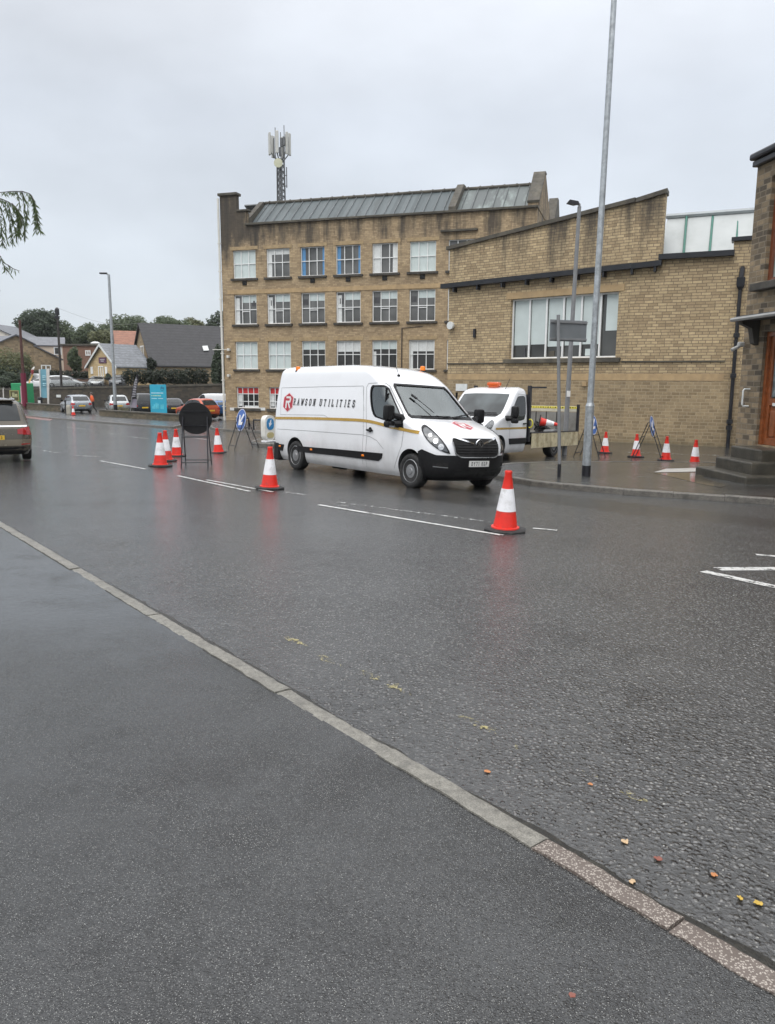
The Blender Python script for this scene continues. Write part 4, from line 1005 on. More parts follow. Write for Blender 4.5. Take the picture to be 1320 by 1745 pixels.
def letters(mb, text, fn, x0, z0, h, adv, t, serif=0.0, shear=0.0, off=.004, wf=1.0, sub=1):
    x = x0; k = 0
    def q(a, b, tt):
        nonlocal k
        a, b = V(a), V(b); d = (b - a); 
        if d.length < 1e-6: return
        d.normalize(); n = V((-d.y, d.x)) * tt / 2; e = d * tt * .35
        c = [a - e + n, b + e + n, b + e - n, a - e - n]; o = off + k * .00012; k += 1
        mb.add([fn(x + (p.x * wf + p.y * shear) * h, z0 + p.y * h, o) for p in c], [(0, 1, 2, 3)])
    for ch in text:
        if ch != ' ':
            ls, sf = GLY[ch]
            for l in ls:
                for a, b in zip(l, l[1:]): q(a, b, t)
            if serif:
                for sx, sz in sf: zz = sz + (.04 if sz < .5 else -.04); q((sx - .13, zz), (sx + .13, zz), serif)
        x += adv * (.55 if ch == ' ' else (.8 if ch == 'I' else 1)) * h
    return x
M_CABIN = pm('cabin_trim', (.055, .057, .06), .7, .2, 5); M_TINT = clear_glass('windscreen_glass', (.62, .70, .69)); M_TINTD = clear_glass('door_glass_dark', (.10, .11, .11))
M_GOLD = pm('gold_stripe', (.43, .26, .035), .3, .08, 4, coat=.3); M_LOGO = pm('red_logo_vinyl', (.42, .012, .03), .35, .08, 5); M_LOGOP = pm('pink_logo_edge', (.80, .52, .52), .4, .05, 5)
M_TEXT = pm('black_vinyl', (.016, .016, .017), .45, .1, 5); M_SEAM = pm('panel_gap', (.30, .305, .31), .6, .1, 5); M_PLATEW = pm('white_plate', (.72, .72, .70), .35, .04, 9); M_PLATEY = pm('yellow_plate', (.66, .42, .03), .35, .05, 9)
M_RIMS = pm('steel_wheel', (.30, .305, .31), .4, .2, 9, metal=.6, dirt=(.08, .075, .07), dscale=9, damt=.5); M_HUB = pm('wheel_trim', (.32, .325, .33), .4, .15, 8, metal=.5)
M_VANW = pm('van_white', (.79, .80, .82), .2, .015, 2, coat=.7, dirt=(.70, .70, .70), dscale=1.3, damt=.45)
def van_dirt(m):
    N, L = m.node_tree.nodes, m.node_tree.links; b = N['Principled BSDF']; src = b.inputs['Base Color'].links[0].from_socket
    co = objco(N); s = N.new('ShaderNodeSeparateXYZ'); L.new(co, s.inputs[0])
    k = mth(N, L, 'ADD', mrange(N, L, s.outputs['Z'], .95, .25, 0, .62), mth(N, L, 'MULTIPLY', mth(N, L, 'SUBTRACT', noise(N, L, mapv(N, L, co, (1, 1, .5)), 3.2, 6, .65), .5), .7))
    L.new(mixc(N, L, mrange(N, L, k, .12, .75, 0, .55), src, (.27, .255, .235)), b.inputs['Base Color'])
van_dirt(M_VANW)

def wheel(parent, x, y, r=.345, wd=.225, rim=None, hub=None, holes=11, name='wheel', spokes=0):
    sg = 1 if y > 0 else -1; R = MX.Rotation(-sg * pi / 2, 3, 'X'); ri = r * .66
    mb = MB(); h = wd / 2
    mb.lathe([(ri, -h), (r * .93, -h), (r * .985, -h * .8), (r, -h * .4), (r, h * .4), (r * .985, h * .8), (r * .94, h), (r * .74, h * 1.06), (ri, h * .9)], 40, (x, y, r), R)
    o = mb.build(name, M_RUBBER, parent, smooth=50)
    m = MB()
    m.lathe([(ri * 1.02, h * .93), (ri * .96, h * 1.0), (ri * .92, h * .80), (ri * .88, h * .62), (ri * .64, h * .72), (ri * .58, h * .90), (ri * .3, h * .93), (ri * .26, h * 1.05), (0, h * 1.08)], 40, (x, y, r), R, cap=False)
    ro = m.build('rim', rim or M_RIMS, o, smooth=45)
    if holes or spokes:
        m = MB(); n = holes or spokes
        for k in range(n):
            t = 2 * pi * k / n + .2; rr = ri * .76; hw_ = ri * (.10 if holes else .16)
            m.lathe([(hw_, -.004), (hw_, .004)], 10, V((x, y, r)) + R @ V((rr * cos(t), rr * sin(t), h * .70 + .008)), R)
        m.build('wheel_hole', M_DARK, o)
    return o
def mirror_patch(mb, out, fn, off, step, skirt=None):
    mb.patch(out, fn, off, step, skirt)

# ---- the white panel van
VF = G(698, 831)                        # contact of the near front wheel
WBV = 4.33; TR = .90
def solve_van():
    best = None
    for k in range(1200):
        a = -1.35 + k * .001; h = V((cos(a), sin(a))); r = V((VF.x, VF.y)) - h * WBV
        d = V((r.x, r.y, gz(r.x, r.y))) - CAM; l = CM.transposed() @ d; px = 660 + FPX * l.x / -l.z
        if best is None or abs(px - 503) < best[0]: best = (abs(px - 503), a)
    return best[1]
VA = solve_van(); vh = V((cos(VA), sin(VA))); vn = V((-sin(VA), cos(VA)))
vc = V((VF.x, VF.y)) - vh * WBV / 2 + vn * 1.0
VM = pose(vc.x, vc.y, VA, WBV, 1.8) @ MX.Translation((-WBV / 2, 0, 0))      # origin: ground under the rear axle
van = mthing('panel_van', 'white panel van with red logo, black lettering and gold stripe parked behind the cones', 'van', VM)
VI = VM.inverted()
xfp = [(.20, 4.98), (.28, 5.10), (.42, 5.17), (.62, 5.185), (.80, 5.17), (.95, 5.12), (1.06, 5.05), (1.14, 4.93), (1.22, 4.72), (1.30, 4.45), (1.36, 4.22), (1.42, 4.10), (1.7, 3.76), (2.0, 3.42), (2.12, 3.28), (2.22, 3.14), (2.31, 2.97), (2.38, 2.76), (2.43, 2.5), (2.47, 2.05)]
xrp = [(.20, -.93), (.35, -1.0), (1.2, -1.02), (2.1, -.985), (2.3, -.965), (2.40, -.90), (2.44, -.80), (2.47, -.6)]
wp = [(.20, .90), (.30, .965), (.50, 1.01), (.80, 1.035), (1.15, 1.03), (1.5, 1.01), (1.8, .975), (2.05, .94), (2.2, .918), (2.30, .895), (2.38, .85), (2.43, .77), (2.46, .67), (2.475, .52)]
apf = [(.20, .55), (.7, .62), (1.1, .62), (1.3, .5), (1.45, .32), (2.0, .30), (2.2, .4), (2.47, .5)]
VS = Shell(xfp, xrp, wp, apf, 2.5, .10, 3.2)
zs = [.20 + .05 * i for i in range(17)] + [1.03 + .02 * i for i in range(20)] + [1.45 + .055 * i for i in range(12)] + [2.09, 2.13, 2.17, 2.21, 2.25, 2.285, 2.315, 2.34, 2.365, 2.385, 2.405, 2.42, 2.435, 2.45, 2.46, 2.47]
vm = VS.mesh(zs, 22, 40, 6)
body = vm.build('body', [M_VANW, M_CABIN], van)
body.parent = None                         # carve at the origin, then re-parent
cut = []
def cutter(mb, name='cutter'):
    o = mb.build(name, [M_VANW, M_CABIN]); o.data.polygons.foreach_set('material_index', [1] * len(o.data.polygons)); return o
for ax in (0, WBV):
    for sg in (-1, 1):
        c = MB(); c.lathe([(.405, -.25), (.405, .25)], 40, (ax, sg * .93, .375), MX.Rotation(pi / 2, 3, 'X')); cut.append(cutter(c))
CS = Shell([(.9, 3.95), (1.30, 3.95), (1.34, 4.1), (1.42, 4.0), (1.7, 3.66), (2.0, 3.32), (2.12, 3.15), (2.2, 2.98)], [(.9, 2.52), (2.2, 2.52)], [(z, x - .075) for z, x in wp], [(.9, .3), (2.2, .28)], 2.5, .06, 3)
cut.append(cutter(CS.mesh([.92, 1.1, 1.3, 1.36, 1.45, 1.6, 1.75, 1.9, 2.03, 2.12, 2.18], 14, 8, 3)))
WSO = [(-.82, 1.375), (.82, 1.375), (.845, 1.42), (.74, 1.98), (.69, 2.045), (-.69, 2.045), (-.74, 1.98), (-.845, 1.42)]
c = MB(); c.prism(WSO, lambda u, v, o_: (o_, u, v), 2.95, 5.2); cut.append(cutter(c))
def hitpx(px, py):
    o_ = VI @ CAM; d = VI.to_3x3() @ ray(px, py); h = VS.bvh.ray_cast(o_, d.normalized())
    if h[0] is None:                       # just off the silhouette: the nearest skin point to the ray
        d = d.normalized(); best = min((VS.bvh.find_nearest(o_ + d * (12 + .05 * k)) for k in range(200)), key=lambda q: q[3]); return best[0]
    return h[0]
def xz(px, py): h = hitpx(px, py); return (h.x, h.z)
SW = chaikin([xz(*p) for p in ((630, 657), (645, 657.5), (660, 657), (668, 675), (679, 700), (686, 720), (662, 718), (648, 713), (634, 708))], 2)
cx_, cz_ = sum(p[0] for p in SW) / len(SW), sum(p[1] for p in SW) / len(SW)
c = MB(); c.prism(SW, lambda u, v, o_: (u, o_, v), -1.3, 1.3); cut.append(cutter(c))
carve(body, cut); body.parent = van
sR_, sL_, fF, fT, fRr = VS.side(-1), VS.side(1), VS.front(), VS.top(), VS.rear()
m = MB(); m.patch(WSO, fF, -.012, .12); m.build('windscreen', M_TINT, van, smooth=60)
m = MB(); m.patch([(y * 1.05, 1.345 if z < 1.5 else z + .02) for y, z in WSO], fF, .004, .05)
for sg, f in ((-1, sR_), (1, sL_)):
    m = MB(); m.patch(SW, f, -.012, .12); sw = m.build('side_window', M_TINTD, van, smooth=60)
    s = MB(); xq = xz(655, 690)[0]; s.box((xq, sg * 0.965, cz_), (.035, .03, max(p[1] for p in SW) - min(p[1] for p in SW) - .05)); s.build('window_divider', M_BLACK, sw)
# rubber surround of the windscreen, cowl
def frame_patch(outer, inner, fn, off, name, mat, parent, step=.08):
    m = MB(); n = len(outer)
    for i in range(n):
        a, b = V(outer[i]), V(outer[(i + 1) % n]); c, d = V(inner[i]), V(inner[(i + 1) % n]); k = max(1, int((b - a).length / step))
        for j in range(k):
            p, q = a.lerp(b, j / k), a.lerp(b, (j + 1) / k); r, s = c.lerp(d, j / k), c.lerp(d, (j + 1) / k)
            m.add([fn(p.x, p.y, off), fn(q.x, q.y, off), fn(s.x, s.y, off), fn(r.x, r.y, off)], [(0, 1, 2, 3)])
    return m.build(name, mat, parent)
cen = V((0, 1.7)); inn = [(y * .955, z + (.05 if z < 1.5 else -.025)) for y, z in WSO]; outr = [(y * 1.012, z + (-.012 if z < 1.5 else .012)) for y, z in WSO]
frame_patch(outr, inn, fF, .004, 'windscreen_seal', M_BLACK, van)
for f in (sR_, sL_): frame_patch([((x - cx_) * 1.035 + cx_, (z - cz_) * 1.035 + cz_) for x, z in SW], [((x - cx_) * .955 + cx_, (z - cz_) * .955 + cz_) for x, z in SW], f, .004, 'window_seal', M_BLACK, van)
# cabin: dashboard, wheel, seats, papers
m = MB(); m.bbox((3.78, 0, 1.12), (.62, 1.75, .36), .08); m.bbox((3.62, -.42, 1.26), (.3, .5, .16), .05); m.build('dashboard', M_CABIN, van, smooth=40)
for y in (-.48, .15, .55):
    m = MB(); m.bbox((2.95, y, 1.05), (.5, .48 if y < 0 else .42, .2), .06); m.bbox((2.73, y, 1.42), (.16, .46 if y < 0 else .4, .62), .06, M=MX.Rotation(-.14, 3, 'Y')); m.bbox((2.68, y, 1.86), (.1, .26, .2), .04); m.build('seat', M_CABIN, van, smooth=40)
m = MB(); R_ = MX.Rotation(-.62, 3, 'Y') @ MX.Identity(3); m.lathe([(.215, -.015), (.235, -.02), (.245, 0), (.235, .02), (.215, .015)], 28, (3.42, -.44, 1.38), MX.Rotation(-.9, 3, 'Y'), cap=False); m.box((3.43, -.44, 1.37), (.03, .4, .04), M=MX.Rotation(-.9, 3, 'Y')); m.tube([(3.42, -.44, 1.37), (3.7, -.44, 1.2)], .035, 8); m.build('steering_wheel', M_BLACK, van, smooth=50)
m = MB(); m.box((3.86, .25, 1.312), (.26, .42, .012), .2); m.box((3.80, .62, 1.313), (.2, .28, .02), -.1); m.box((3.90, -.05, 1.315), (.16, .22, .014), .5); m.build('paperwork', pm('paper', (.62, .60, .48), .7, .15, 9), van)
m = MB(); m.box((2.56, 0, 1.55), (.02, 1.7, 1.1)); m.build('bulkhead', pm('bulkhead_white', (.5, .51, .51), .6, .05, 2), van)
# bumper, grille, lamps, plate
m = VS.band(lambda t: .20, lambda t: .70 if t < .48 else (.70 + (t - .48) / .22 * .10 if t < .70 else max(.46, .80 - (t - .70) * 1.15)), 4.73, .014, 64, 8)
bmp_ = m.build('front_bumper', M_BLACK, van, smooth=50)
m = MB(); m.patch([(-.60, .44), (.60, .44), (.56, .30), (-.56, .30)], fF, .018, .1); m.build('air_intake', M_DARK, bmp_)
for sg in (-1, 1):
    m = MB(); m.patch([(sg * .93, .56), (sg * .70, .56), (sg * .70, .46), (sg * .93, .50)], fF, .02, .08); m.build('fog_recess', M_DARK, bmp_)
    m = MB(); m.patch([(sg * .92, .49), (sg * .70, .475), (sg * .70, .46), (sg * .92, .475)], fF, .025, .08, .0); m.build('bumper_trim', M_GREYP, bmp_)
GR = [(-.57, 1.02), (.57, 1.02), (.60, .95), (.57, .73), (.45, .665), (-.45, .665), (-.57, .73), (-.60, .95)]
m = MB(); m.patch(GR, fF, .018, .07, -.01); gr = m.build('grille', M_DARK, van, smooth=50)
m = MB()
for z in (.70, .75, .80, .85, .90):
    for k in range(24):
        y0_, y1_ = -.53 + k * 1.06 / 24, -.53 + (k + 1) * 1.06 / 24
        a_, b_ = fF(y0_, z, .03), fF(y1_, z, .03); a2, b2 = fF(y0_, z + .018, .022), fF(y1_, z + .018, .022); m.add([a_, b_, b2, a2], [(0, 1, 2, 3)])
m.build('grille_bars', M_BLACK, gr)
for sg in (-1, 1):
    m = MB()
    for k in range(10):
        ya, yb = sg * (.13 + k * .042), sg * (.13 + (k + 1) * .042); za, zb = .905 + .011 * k, .905 + .011 * (k + 1)
        m.add([fF(ya, za, .036), fF(yb, zb, .036), fF(yb, zb + .03, .030), fF(ya, za + .034, .030), fF(ya, za, .02), fF(yb, zb, .02)], [(0, 1, 2, 3), (0, 1, 5, 4)])
    m.build('chrome_wing', M_CHROME, gr)
m = MB()
for k in range(26):
    def gp_(i): 
        t = i / 26; 
        if t < .22: return (-.60 + .03 * t / .22, .95 - .22 * t / .22)
        if t < .32: return (-.57 + .12 * (t - .22) / .1, .73 - .065 * (t - .22) / .1)
        if t < .68: return (-.45 + .90 * (t - .32) / .36, .665)
        if t < .78: return (.45 + .12 * (t - .68) / .1, .665 + .065 * (t - .68) / .1)
        return (.57 + .03 * (t - .78) / .22, .73 + .22 * (t - .78) / .22)
    a_, b_ = gp_(k), gp_(k + 1); m.tube([fF(*a_, .02), fF(*b_, .02)], .012, 5)
m.build('grille_surround', pm('satin_chrome', (.3, .31, .32), .3, .1, 5, metal=.7), gr)
# round badge with a small winged beast cut in relief
bc = fF(0, .915, .03); RB = MX.Rotation(pi / 2 + .12, 3, 'Y')
m = MB(); m.lathe([(0, .015), (.07, .014), (.074, .0)], 28, bc, RB, cap=False); bd = m.build('badge', M_BLACK, gr)
m = MB(); m.lathe([(.072, .0), (.078, .02), (.088, .022), (.094, .0)], 32, bc, RB, cap=False)
bf = lambda u, v, o_: bc + RB @ V((-v, u, .018 + o_))
for poly in (((-.05, .015), (-.02, .05), (.02, .055), (.045, .035), (.02, .03), (.0, .02), (.03, .0), (.035, -.045), (.015, -.05), (.01, -.015), (-.012, -.02), (-.03, -.05), (-.045, -.045), (-.028, -.01)),):
    m.patch(poly, bf, .0, .04, -.01)
m.build('badge_emblem', M_CHROME, gr)
m = MB(); m.patch([(-.262, .49), (.262, .49), (.262, .602), (-.262, .602)], fF, .030, .2, .0); npl = m.build('number_plate', M_PLATEW, van)
m = MB(); letters(m, 'DY71 KGP', lambda u, v, o_: fF(u, v, o_ + .032), -.215, .512, .072, .80, .16, off=.0, wf=.8); m.build('plate_lettering', M_TEXT, npl)
VS.cx = 4.25
M_LREF = pm('lamp_reflector', (.55, .56, .57), .25, .2, 30, metal=.8)
HLm = [(717.5, 731), (722, 725), (728, 727.5), (740, 737), (755, 753), (767, 773), (760, 771.5), (747, 766), (735, 757.5), (725, 746)]
H3 = [hitpx(*p) for p in HLm]
def to_diag(p): # inverse of diag for the near side (sg=-1)
    q = V((p.x - VS.cx, p.y)); return (q.dot(V((-1, -1))) * .7071, p.z)
HU = chaikin([to_diag(p) for p in H3], 1)
hc = (sum(u for u, z in HU) / len(HU), sum(z for u, z in HU) / len(HU))
def shrink(k, pts, c): return [((u - c[0]) * k + c[0], (z - c[1]) * k + c[1]) for u, z in pts]
for sg in (-1, 1):
    f = VS.diag(sg)
    m = MB(); m.patch(HU, f, .010, .06, -.02); hl = m.build('headlight', M_LENS, van, smooth=50)
    frame_patch(shrink(1.05, HU, hc), shrink(.90, HU, hc), f, .016, 'lamp_surround', M_BLACK, hl, .05)
    for (pa, r_) in (((733, 742), .035), ((742, 752), .05), ((751, 762), .055)):
        uu, zz = to_diag(hitpx(*pa)); m = MB(); m.patch([(uu + r_ * cos(t * pi / 5), zz + r_ * 1.1 * sin(t * pi / 5)) for t in range(10)], f, .016, .04); m.build('lamp_reflector', M_LREF, hl)
# side trim, stripe, seams, handles, markers
def sidepatch(name, pts, mat, off=.004, step=.12, skirt=None, both_=True, parent=van, smooth=None):
    for f in ((sR_, sL_) if both_ else (sR_,)):
        m = MB(); m.patch(pts, f, off, step, skirt); o = m.build(name, mat, parent, smooth=smooth)
    return o
zst0, zst1 = .56, .72
sidepatch('side_rubbing_strip', [xz(*p) for p in ((508, 769.5), (506.5, 760), (580, 766), (651.7, 772.5), (650.5, 781), (645, 785.3), (580, 777))], M_BLACK, .016, .2, -.01)
sidepatch('side_rubbing_strip', [xz(*p) for p in ((468, 755), (484, 757.5), (482, 768), (468, 766.5))], M_BLACK, .016, .2, -.01)
m = MB()
for sg in (-1, 1):
    m.bbox((-.90, sg * .80, .40), (.28, .46, .46), .05)
m.bbox((-.97, 0, .42), (.18, 1.7, .24), .04); m.build('rear_bumper', M_BLACK, van)
stp_px = [(467.5, 712.2), (520, 712.9), (570, 714.2), (612, 716), (626, 717.5), (650, 723), (668, 728), (690, 732.5), (714, 737.2)]
stp_t = [xz(*p) for p in stp_px]
f_st = curve([(x, z) for x, z in stp_t])
def ribbon(mb, xs, fz, hw_, fn, off):
    for a_, b_ in zip(xs, xs[1:]): mb.add([fn(a_, fz(a_) - hw_, off), fn(b_, fz(b_) - hw_, off), fn(b_, fz(b_) + hw_, off), fn(a_, fz(a_) + hw_, off)], [(0, 1, 2, 3)])
x0_, x1_ = stp_t[0][0], stp_t[-1][0]; xs_ = [x0_ + (x1_ - x0_) * k / 60 for k in range(61)]
for f in (sR_, sL_):
    m = MB(); ribbon(m, xs_, f_st, .030, f, .010); m.build('gold_stripe', M_GOLD, van)
def seam(pts, name='panel_seam', wd=.012, both_=True, mat=M_SEAM):
    for f in ((sR_, sL_) if both_ else (sR_,)):
        m = MB(); P = [V(p) for p in pts]; 
        for a_, b_ in zip(P, P[1:]):
            d = (b_ - a_); k = max(1, int(d.length / .12)); n_ = V((-d.y, d.x)).normalized() * wd / 2
            for j in range(k):
                p, q = a_.lerp(b_, j / k), a_.lerp(b_, (j + 1) / k); m.add([f(*(p + n_), .003), f(*(q + n_), .003), f(*(q - n_), .003), f(*(p - n_), .003)], [(0, 1, 2, 3)])
        m.build(name, mat, van)
seam([xz(*p) for p in ((478, 705), (480, 661), (550, 659), (619, 657.8), (620, 700))], wd=.010)
seam([xz(*p) for p in ((477, 706.5), (520, 707), (552, 707.5), (558, 711))], wd=.010)
seam([xz(*p) for p in ((472, 731), (520, 734), (570, 737.5), (617, 741), (630, 744), (642, 751), (653, 765))], wd=.011)
seam([xz(*p) for p in ((620, 659), (619.5, 700), (619, 740), (621, 800))], wd=.011)
seam([xz(*p) for p in ((625, 796), (625, 742), (624, 700), (624.5, 660), (628, 653.5), (656, 652.5), (664, 658), (676, 684), (687, 706), (688, 730), (684, 760), (671, 805))], wd=.012)
for f, sg in ((sR_, -1), (sL_, 1)):
    a_ = xz(631, 733); p = f(a_[0], a_[1], 0); m = MB(); m.bbox((p.x, p.y + sg * .03, p.z), (.20, .05, .045), .02); m.lathe([(.05, 0), (.055, .01), (0, .012)], 14, (p.x, p.y + sg * .002, p.z + .01), MX.Rotation(-sg * pi / 2, 3, 'X'), cap=False); m.build('door_handle', M_BLACK, van, smooth=40)
for px, py in ((477.5, 760), (531, 766), (619, 776)):
    for f, sg in ((sR_, -1), (sL_, 1)):
        a_ = xz(px, py); p = f(a_[0], a_[1], 0); m = MB(); m.bbox((p.x, p.y + sg * .018, p.z), (.085, .02, .045), .008); m.build('side_marker', M_AMBER, van)
MX_, MZ_ = 3.86, 1.39
for sg in (-1, 1):   # tail lamps
    m = MB(); m.bbox((-.985, sg * .955, 1.02), (.10, .09, .62), .02); m.build('tail_light', M_TAIL, van)
    p = VS.side(sg)(3.62, 1.30, 0); m = MB()      # mirrors
    q = V((3.58, sg * 1.0, 1.40))
    m.bbox((MX_, sg * 1.235, MZ_ + .07), (.16, .23, .31), .06, rz=sg * -.12); m.bbox((MX_ + .01, sg * 1.225, MZ_ - .155), (.14, .22, .14), .05, rz=sg * -.12); m.tube([(MX_ + .08, sg * 1.0, MZ_ - .14), (MX_ + .03, sg * 1.12, MZ_ - .14)], [.09, .07], 8); m.tube([(MX_ + .1, sg * .98, MZ_ - .02), (MX_ + .03, sg * 1.13, MZ_ + .02)], [.07, .055], 8)
    m.prism([(MX_ + .02, MZ_ - .22), (MX_ + .24, MZ_ - .26), (MX_ + .17, MZ_ - .02), (MX_ + .1, MZ_ + .05), (MX_ + .03, MZ_)], lambda u, v, o_: (u, o_, v), sg * .95, sg * 1.03)
    mo = m.build('door_mirror', M_BLACK, van, smooth=40)
    m = MB(); m.bbox((MX_ + .1, sg * 1.22, MZ_ - .2), (.02, .14, .04), .008); m.build('mirror_indicator', M_LENS, mo)
# wipers
for ya, yb, za, zb in ((-.62, .12, 1.385, 1.40), (.18, .80, 1.385, 1.46)):
    m = MB(); P = [fF(ya + (yb - ya) * k / 8, za + (zb - za) * k / 8, .03) for k in range(9)]; m.tube(P, .013, 5); m.tube([fF(yb if ya < 0 else ya, 1.37, .03), fF((ya + yb) / 2, (za + zb) / 2, .045)], .012, 5); m.build('wiper', M_BLACK, van)
m = MB(); P = [xz(683, 0) for _ in ()] or []
a_ = [hitpx(*p) for p in ((737, 705), (722, 692), (708, 681))]; a_ = [p + V((.03, 0, .02)) for p in a_]; m.tube(a_, [.008, .008, .01], 5); m.tube([a_[2], a_[2] + (a_[2] - a_[1]).normalized() * .14], .024, 6); m.build('wiper', M_BLACK, van)
# beacons and aerial
for px, py in ((504, 632), (717, 632)):
    pass
for p in (hitpx(504, 633.5) + V((0, .06, -.005)), hitpx(717, 632.5) + V((0, .05, -.02))):
     m = MB(); m.lathe([(.065, -.01), (.068, .03), (.05, .038)], 18, p); b_ = m.build('beacon', M_BLACK, van); m = MB(); m.lathe([(.058, .036), (.06, .09), (.052, .125), (.03, .135), (0, .137)], 18, p, cap=False); m.build('beacon_lens', M_AMBER, b_, smooth=50)
p = hitpx(679, 641.5); m = MB(); m.bbox(p + V((0, 0, .02)), (.07, .05, .05), .02); m.tube([p + V((0, 0, .03)), p + V((-.22, 0, .42))], .006, 5); m.build('aerial', M_BLACK, van)
# lettering and logos
m = MB(); zl0 = xz(500, 690)[1]; zl1 = xz(500, 679.3)[1]; xl0 = xz(500, 685)[0]; xl1 = xz(609, 687)[0]; hl_ = zl1 - zl0
adv = 1.0; tmp = MB(); xe = letters(tmp, 'RAWSON UTILITIES', sR_, xl0, zl0, hl_, adv, .2); adv *= (xl1 - xl0) / (xe - xl0)
letters(m, 'RAWSON UTILITIES', sR_, xl0, zl0, hl_, adv, .17, serif=.10, shear=.10, off=.004, wf=.92); m.build('lettering', M_TEXT, van)
def logo(fn, cx, cz, w_, h_, rot=0, parent=van, off=.004):
    hexa = [(0, .5), (.5, .26), (.5, -.26), (0, -.5), (-.5, -.26), (-.5, .26)]
    T = lambda u, v: ((u * w_) * cos(rot) - v * h_ * sin(rot) + cx, (u * w_) * sin(rot) + v * h_ * cos(rot) + cz)
    m = MB(); m.patch([T(u * 1.12, v * 1.08) for u, v in hexa], fn, off, .1); lo = m.build('logo', M_LOGOP, parent)
    m = MB(); m.patch([T(u, v) for u, v in hexa], fn, off + .0015, .1); m.build('logo_field', M_LOGO, lo)
    m = MB(); f2 = lambda u, v, o_: fn(*T(u, v), o_)
    k = 0
    for a_, b_ in (((-.20, -.30), (-.20, .05)), ((-.22, .27), (.17, .27)), ((.17, .27), (.24, .18)), ((.24, .18), (.20, .04)), ((.20, .04), (-.12, .02)), ((.0, .02), (.24, -.29))):
        a_, b_ = V(a_), V(b_); d = (b_ - a_).normalized(); n_ = V((-d.y, d.x)) * .055; e_ = d * .04
        n_.x *= 1.3
        m.add([f2(*p, off + .003 + k * .0002) for p in (a_ - e_ + n_, b_ + e_ + n_, b_ + e_ - n_, a_ - e_ - n_)], [(0, 1, 2, 3)]); k += 1
    m.build('logo_letter', CURT, lo)
a_, b_ = xz(483.5, 686), xz(498.5, 686); zt_, zb_2 = xz(491, 670)[1], xz(489, 701)[1]
logo(sR_, (a_[0] + b_[0]) / 2, (zt_ + zb_2) / 2, b_[0] - a_[0], zt_ - zb_2)
bl = hitpx(788, 725)
logo(lambda u, v, o_: fT(4.60 - v, u, o_), bl.y, 4.60 - bl.x, .34, .48)
for ax in (0, WBV):
    for sg in (-1, 1): wheel(van, ax, sg * .905)
m = MB(); m.bbox((2.2, 0, .30), (2.6, 1.2, .22), .04); m.bbox((.9, .3, .28), (.7, .5, .2), .03); m.tube([(0, -.8, .34), (0, .8, .34)], .07, 8); m.tube([(WBV, -.8, .34), (WBV, .8, .34)], .06, 8); m.bbox((1.55, -.78, .21), (.5, .1, .12), .02); m.build('underbody', M_DARK, van)
# ------------------------------------------------------------------ tipper truck in the side street
TF = G(845, 787); ta = atan2(-.785, -.62); TWB = 3.68
th_ = V((cos(ta), sin(ta))); tn_ = V((-sin(ta), cos(ta)))
tc_ = V((TF.x, TF.y)) - th_ * TWB / 2 - tn_ * .95
TM = pose(tc_.x, tc_.y, ta, TWB, 1.8) @ MX.Translation((-TWB / 2, 0, 0))
truck = mthing('tipper_truck', 'white tipper truck with amber roof bar and lowered dirty side board', 'truck', TM)
SH = .65                                    # shift: the van's front reused on a shorter wheelbase
def sh(l): return [(z, x - SH) for z, x in l]
txf = sh(xfp[:12]) + [(1.7, 3.80 - SH), (1.98, 3.53 - SH), (2.07, 3.44 - SH), (2.15, 3.30 - SH), (2.21, 3.08 - SH), (2.24, 2.9 - SH)]
TS = Shell(txf, [(.2, 1.98), (2.1, 1.98), (2.24, 2.06)], [(z, w_) for z, w_ in wp[:5]] + [(1.5, 1.02), (1.8, .99), (2.0, .965), (2.09, .94), (2.16, .90), (2.21, .82), (2.24, .70)], [(.20, .55), (.7, .62), (1.1, .62), (1.3, .5), (1.45, .26), (2.24, .22)], 3.0, .08, 3)
tz = [.24 + .06 * i for i in range(13)] + [1.0 + .025 * i for i in range(17)] + [1.45 + .07 * i for i in range(8)] + [2.0, 2.04, 2.08, 2.12, 2.15, 2.18, 2.2, 2.22, 2.24]
cab = TS.mesh(tz, 18, 14, 5).build('cab', [M_VANW, M_CABIN], truck, smooth=40)
cab.parent = None; cut = []
c = MB(); c.lathe([(.42, -1.3), (.42, 1.3)], 36, (TWB, 0, .38), MX.Rotation(pi / 2, 3, 'X'))
for sg in (-1, 1):
    c = MB(); c.lathe([(.42, -.25), (.42, .25)], 36, (TWB, sg * .93, .38), MX.Rotation(pi / 2, 3, 'X')); cut.append(cutter(c))
carve(cab, cut); cab.parent = truck
tF, tL, tR, tT = TS.front(), TS.side(1), TS.side(-1), TS.top()
GLT = glassy('truck_glass', (.05, .06, .062), .04, .5, 1.6)
WT = [(-.83, 1.385), (.83, 1.385), (.88, 1.43), (.83, 1.96), (.80, 2.03), (-.80, 2.03), (-.83, 1.96), (-.88, 1.43)]
m = MB(); m.patch(chaikin(WT, 1), tF, .004, .1, -.01); m.build('windscreen', GLT, truck, smooth=60)
m = MB(); m.patch([(-.8, 1.33), (.8, 1.33), (.84, 1.40), (-.84, 1.40)], tF, .010, .1, -.01); m.build('cowl', M_BLACK, truck)
SWT = [(x - SH, z) for x, z in ((2.76, 1.27), (3.10, 1.20), (3.60, 1.22), (3.75, 1.32), (3.30, 1.88), (3.18, 1.96), (2.80, 1.98), (2.74, 1.9))]
for f in (tL, tR):
    m = MB(); m.patch(chaikin(SWT, 1), f, .004, .1, -.01); m.build('side_window', M_GLASSD, truck)
    m = MB(); ribbon(m, [2.02 + .1 * k for k in range(20)], lambda x: .985, .028, f, .004); m.build('gold_stripe', M_GOLD, truck)
    m = MB(); m.patch([(2.02, .50), (3.05, .50), (3.12, .68), (2.02, .68)], f, .016, .12, -.01); m.build('side_rubbing_strip', M_BLACK, truck)
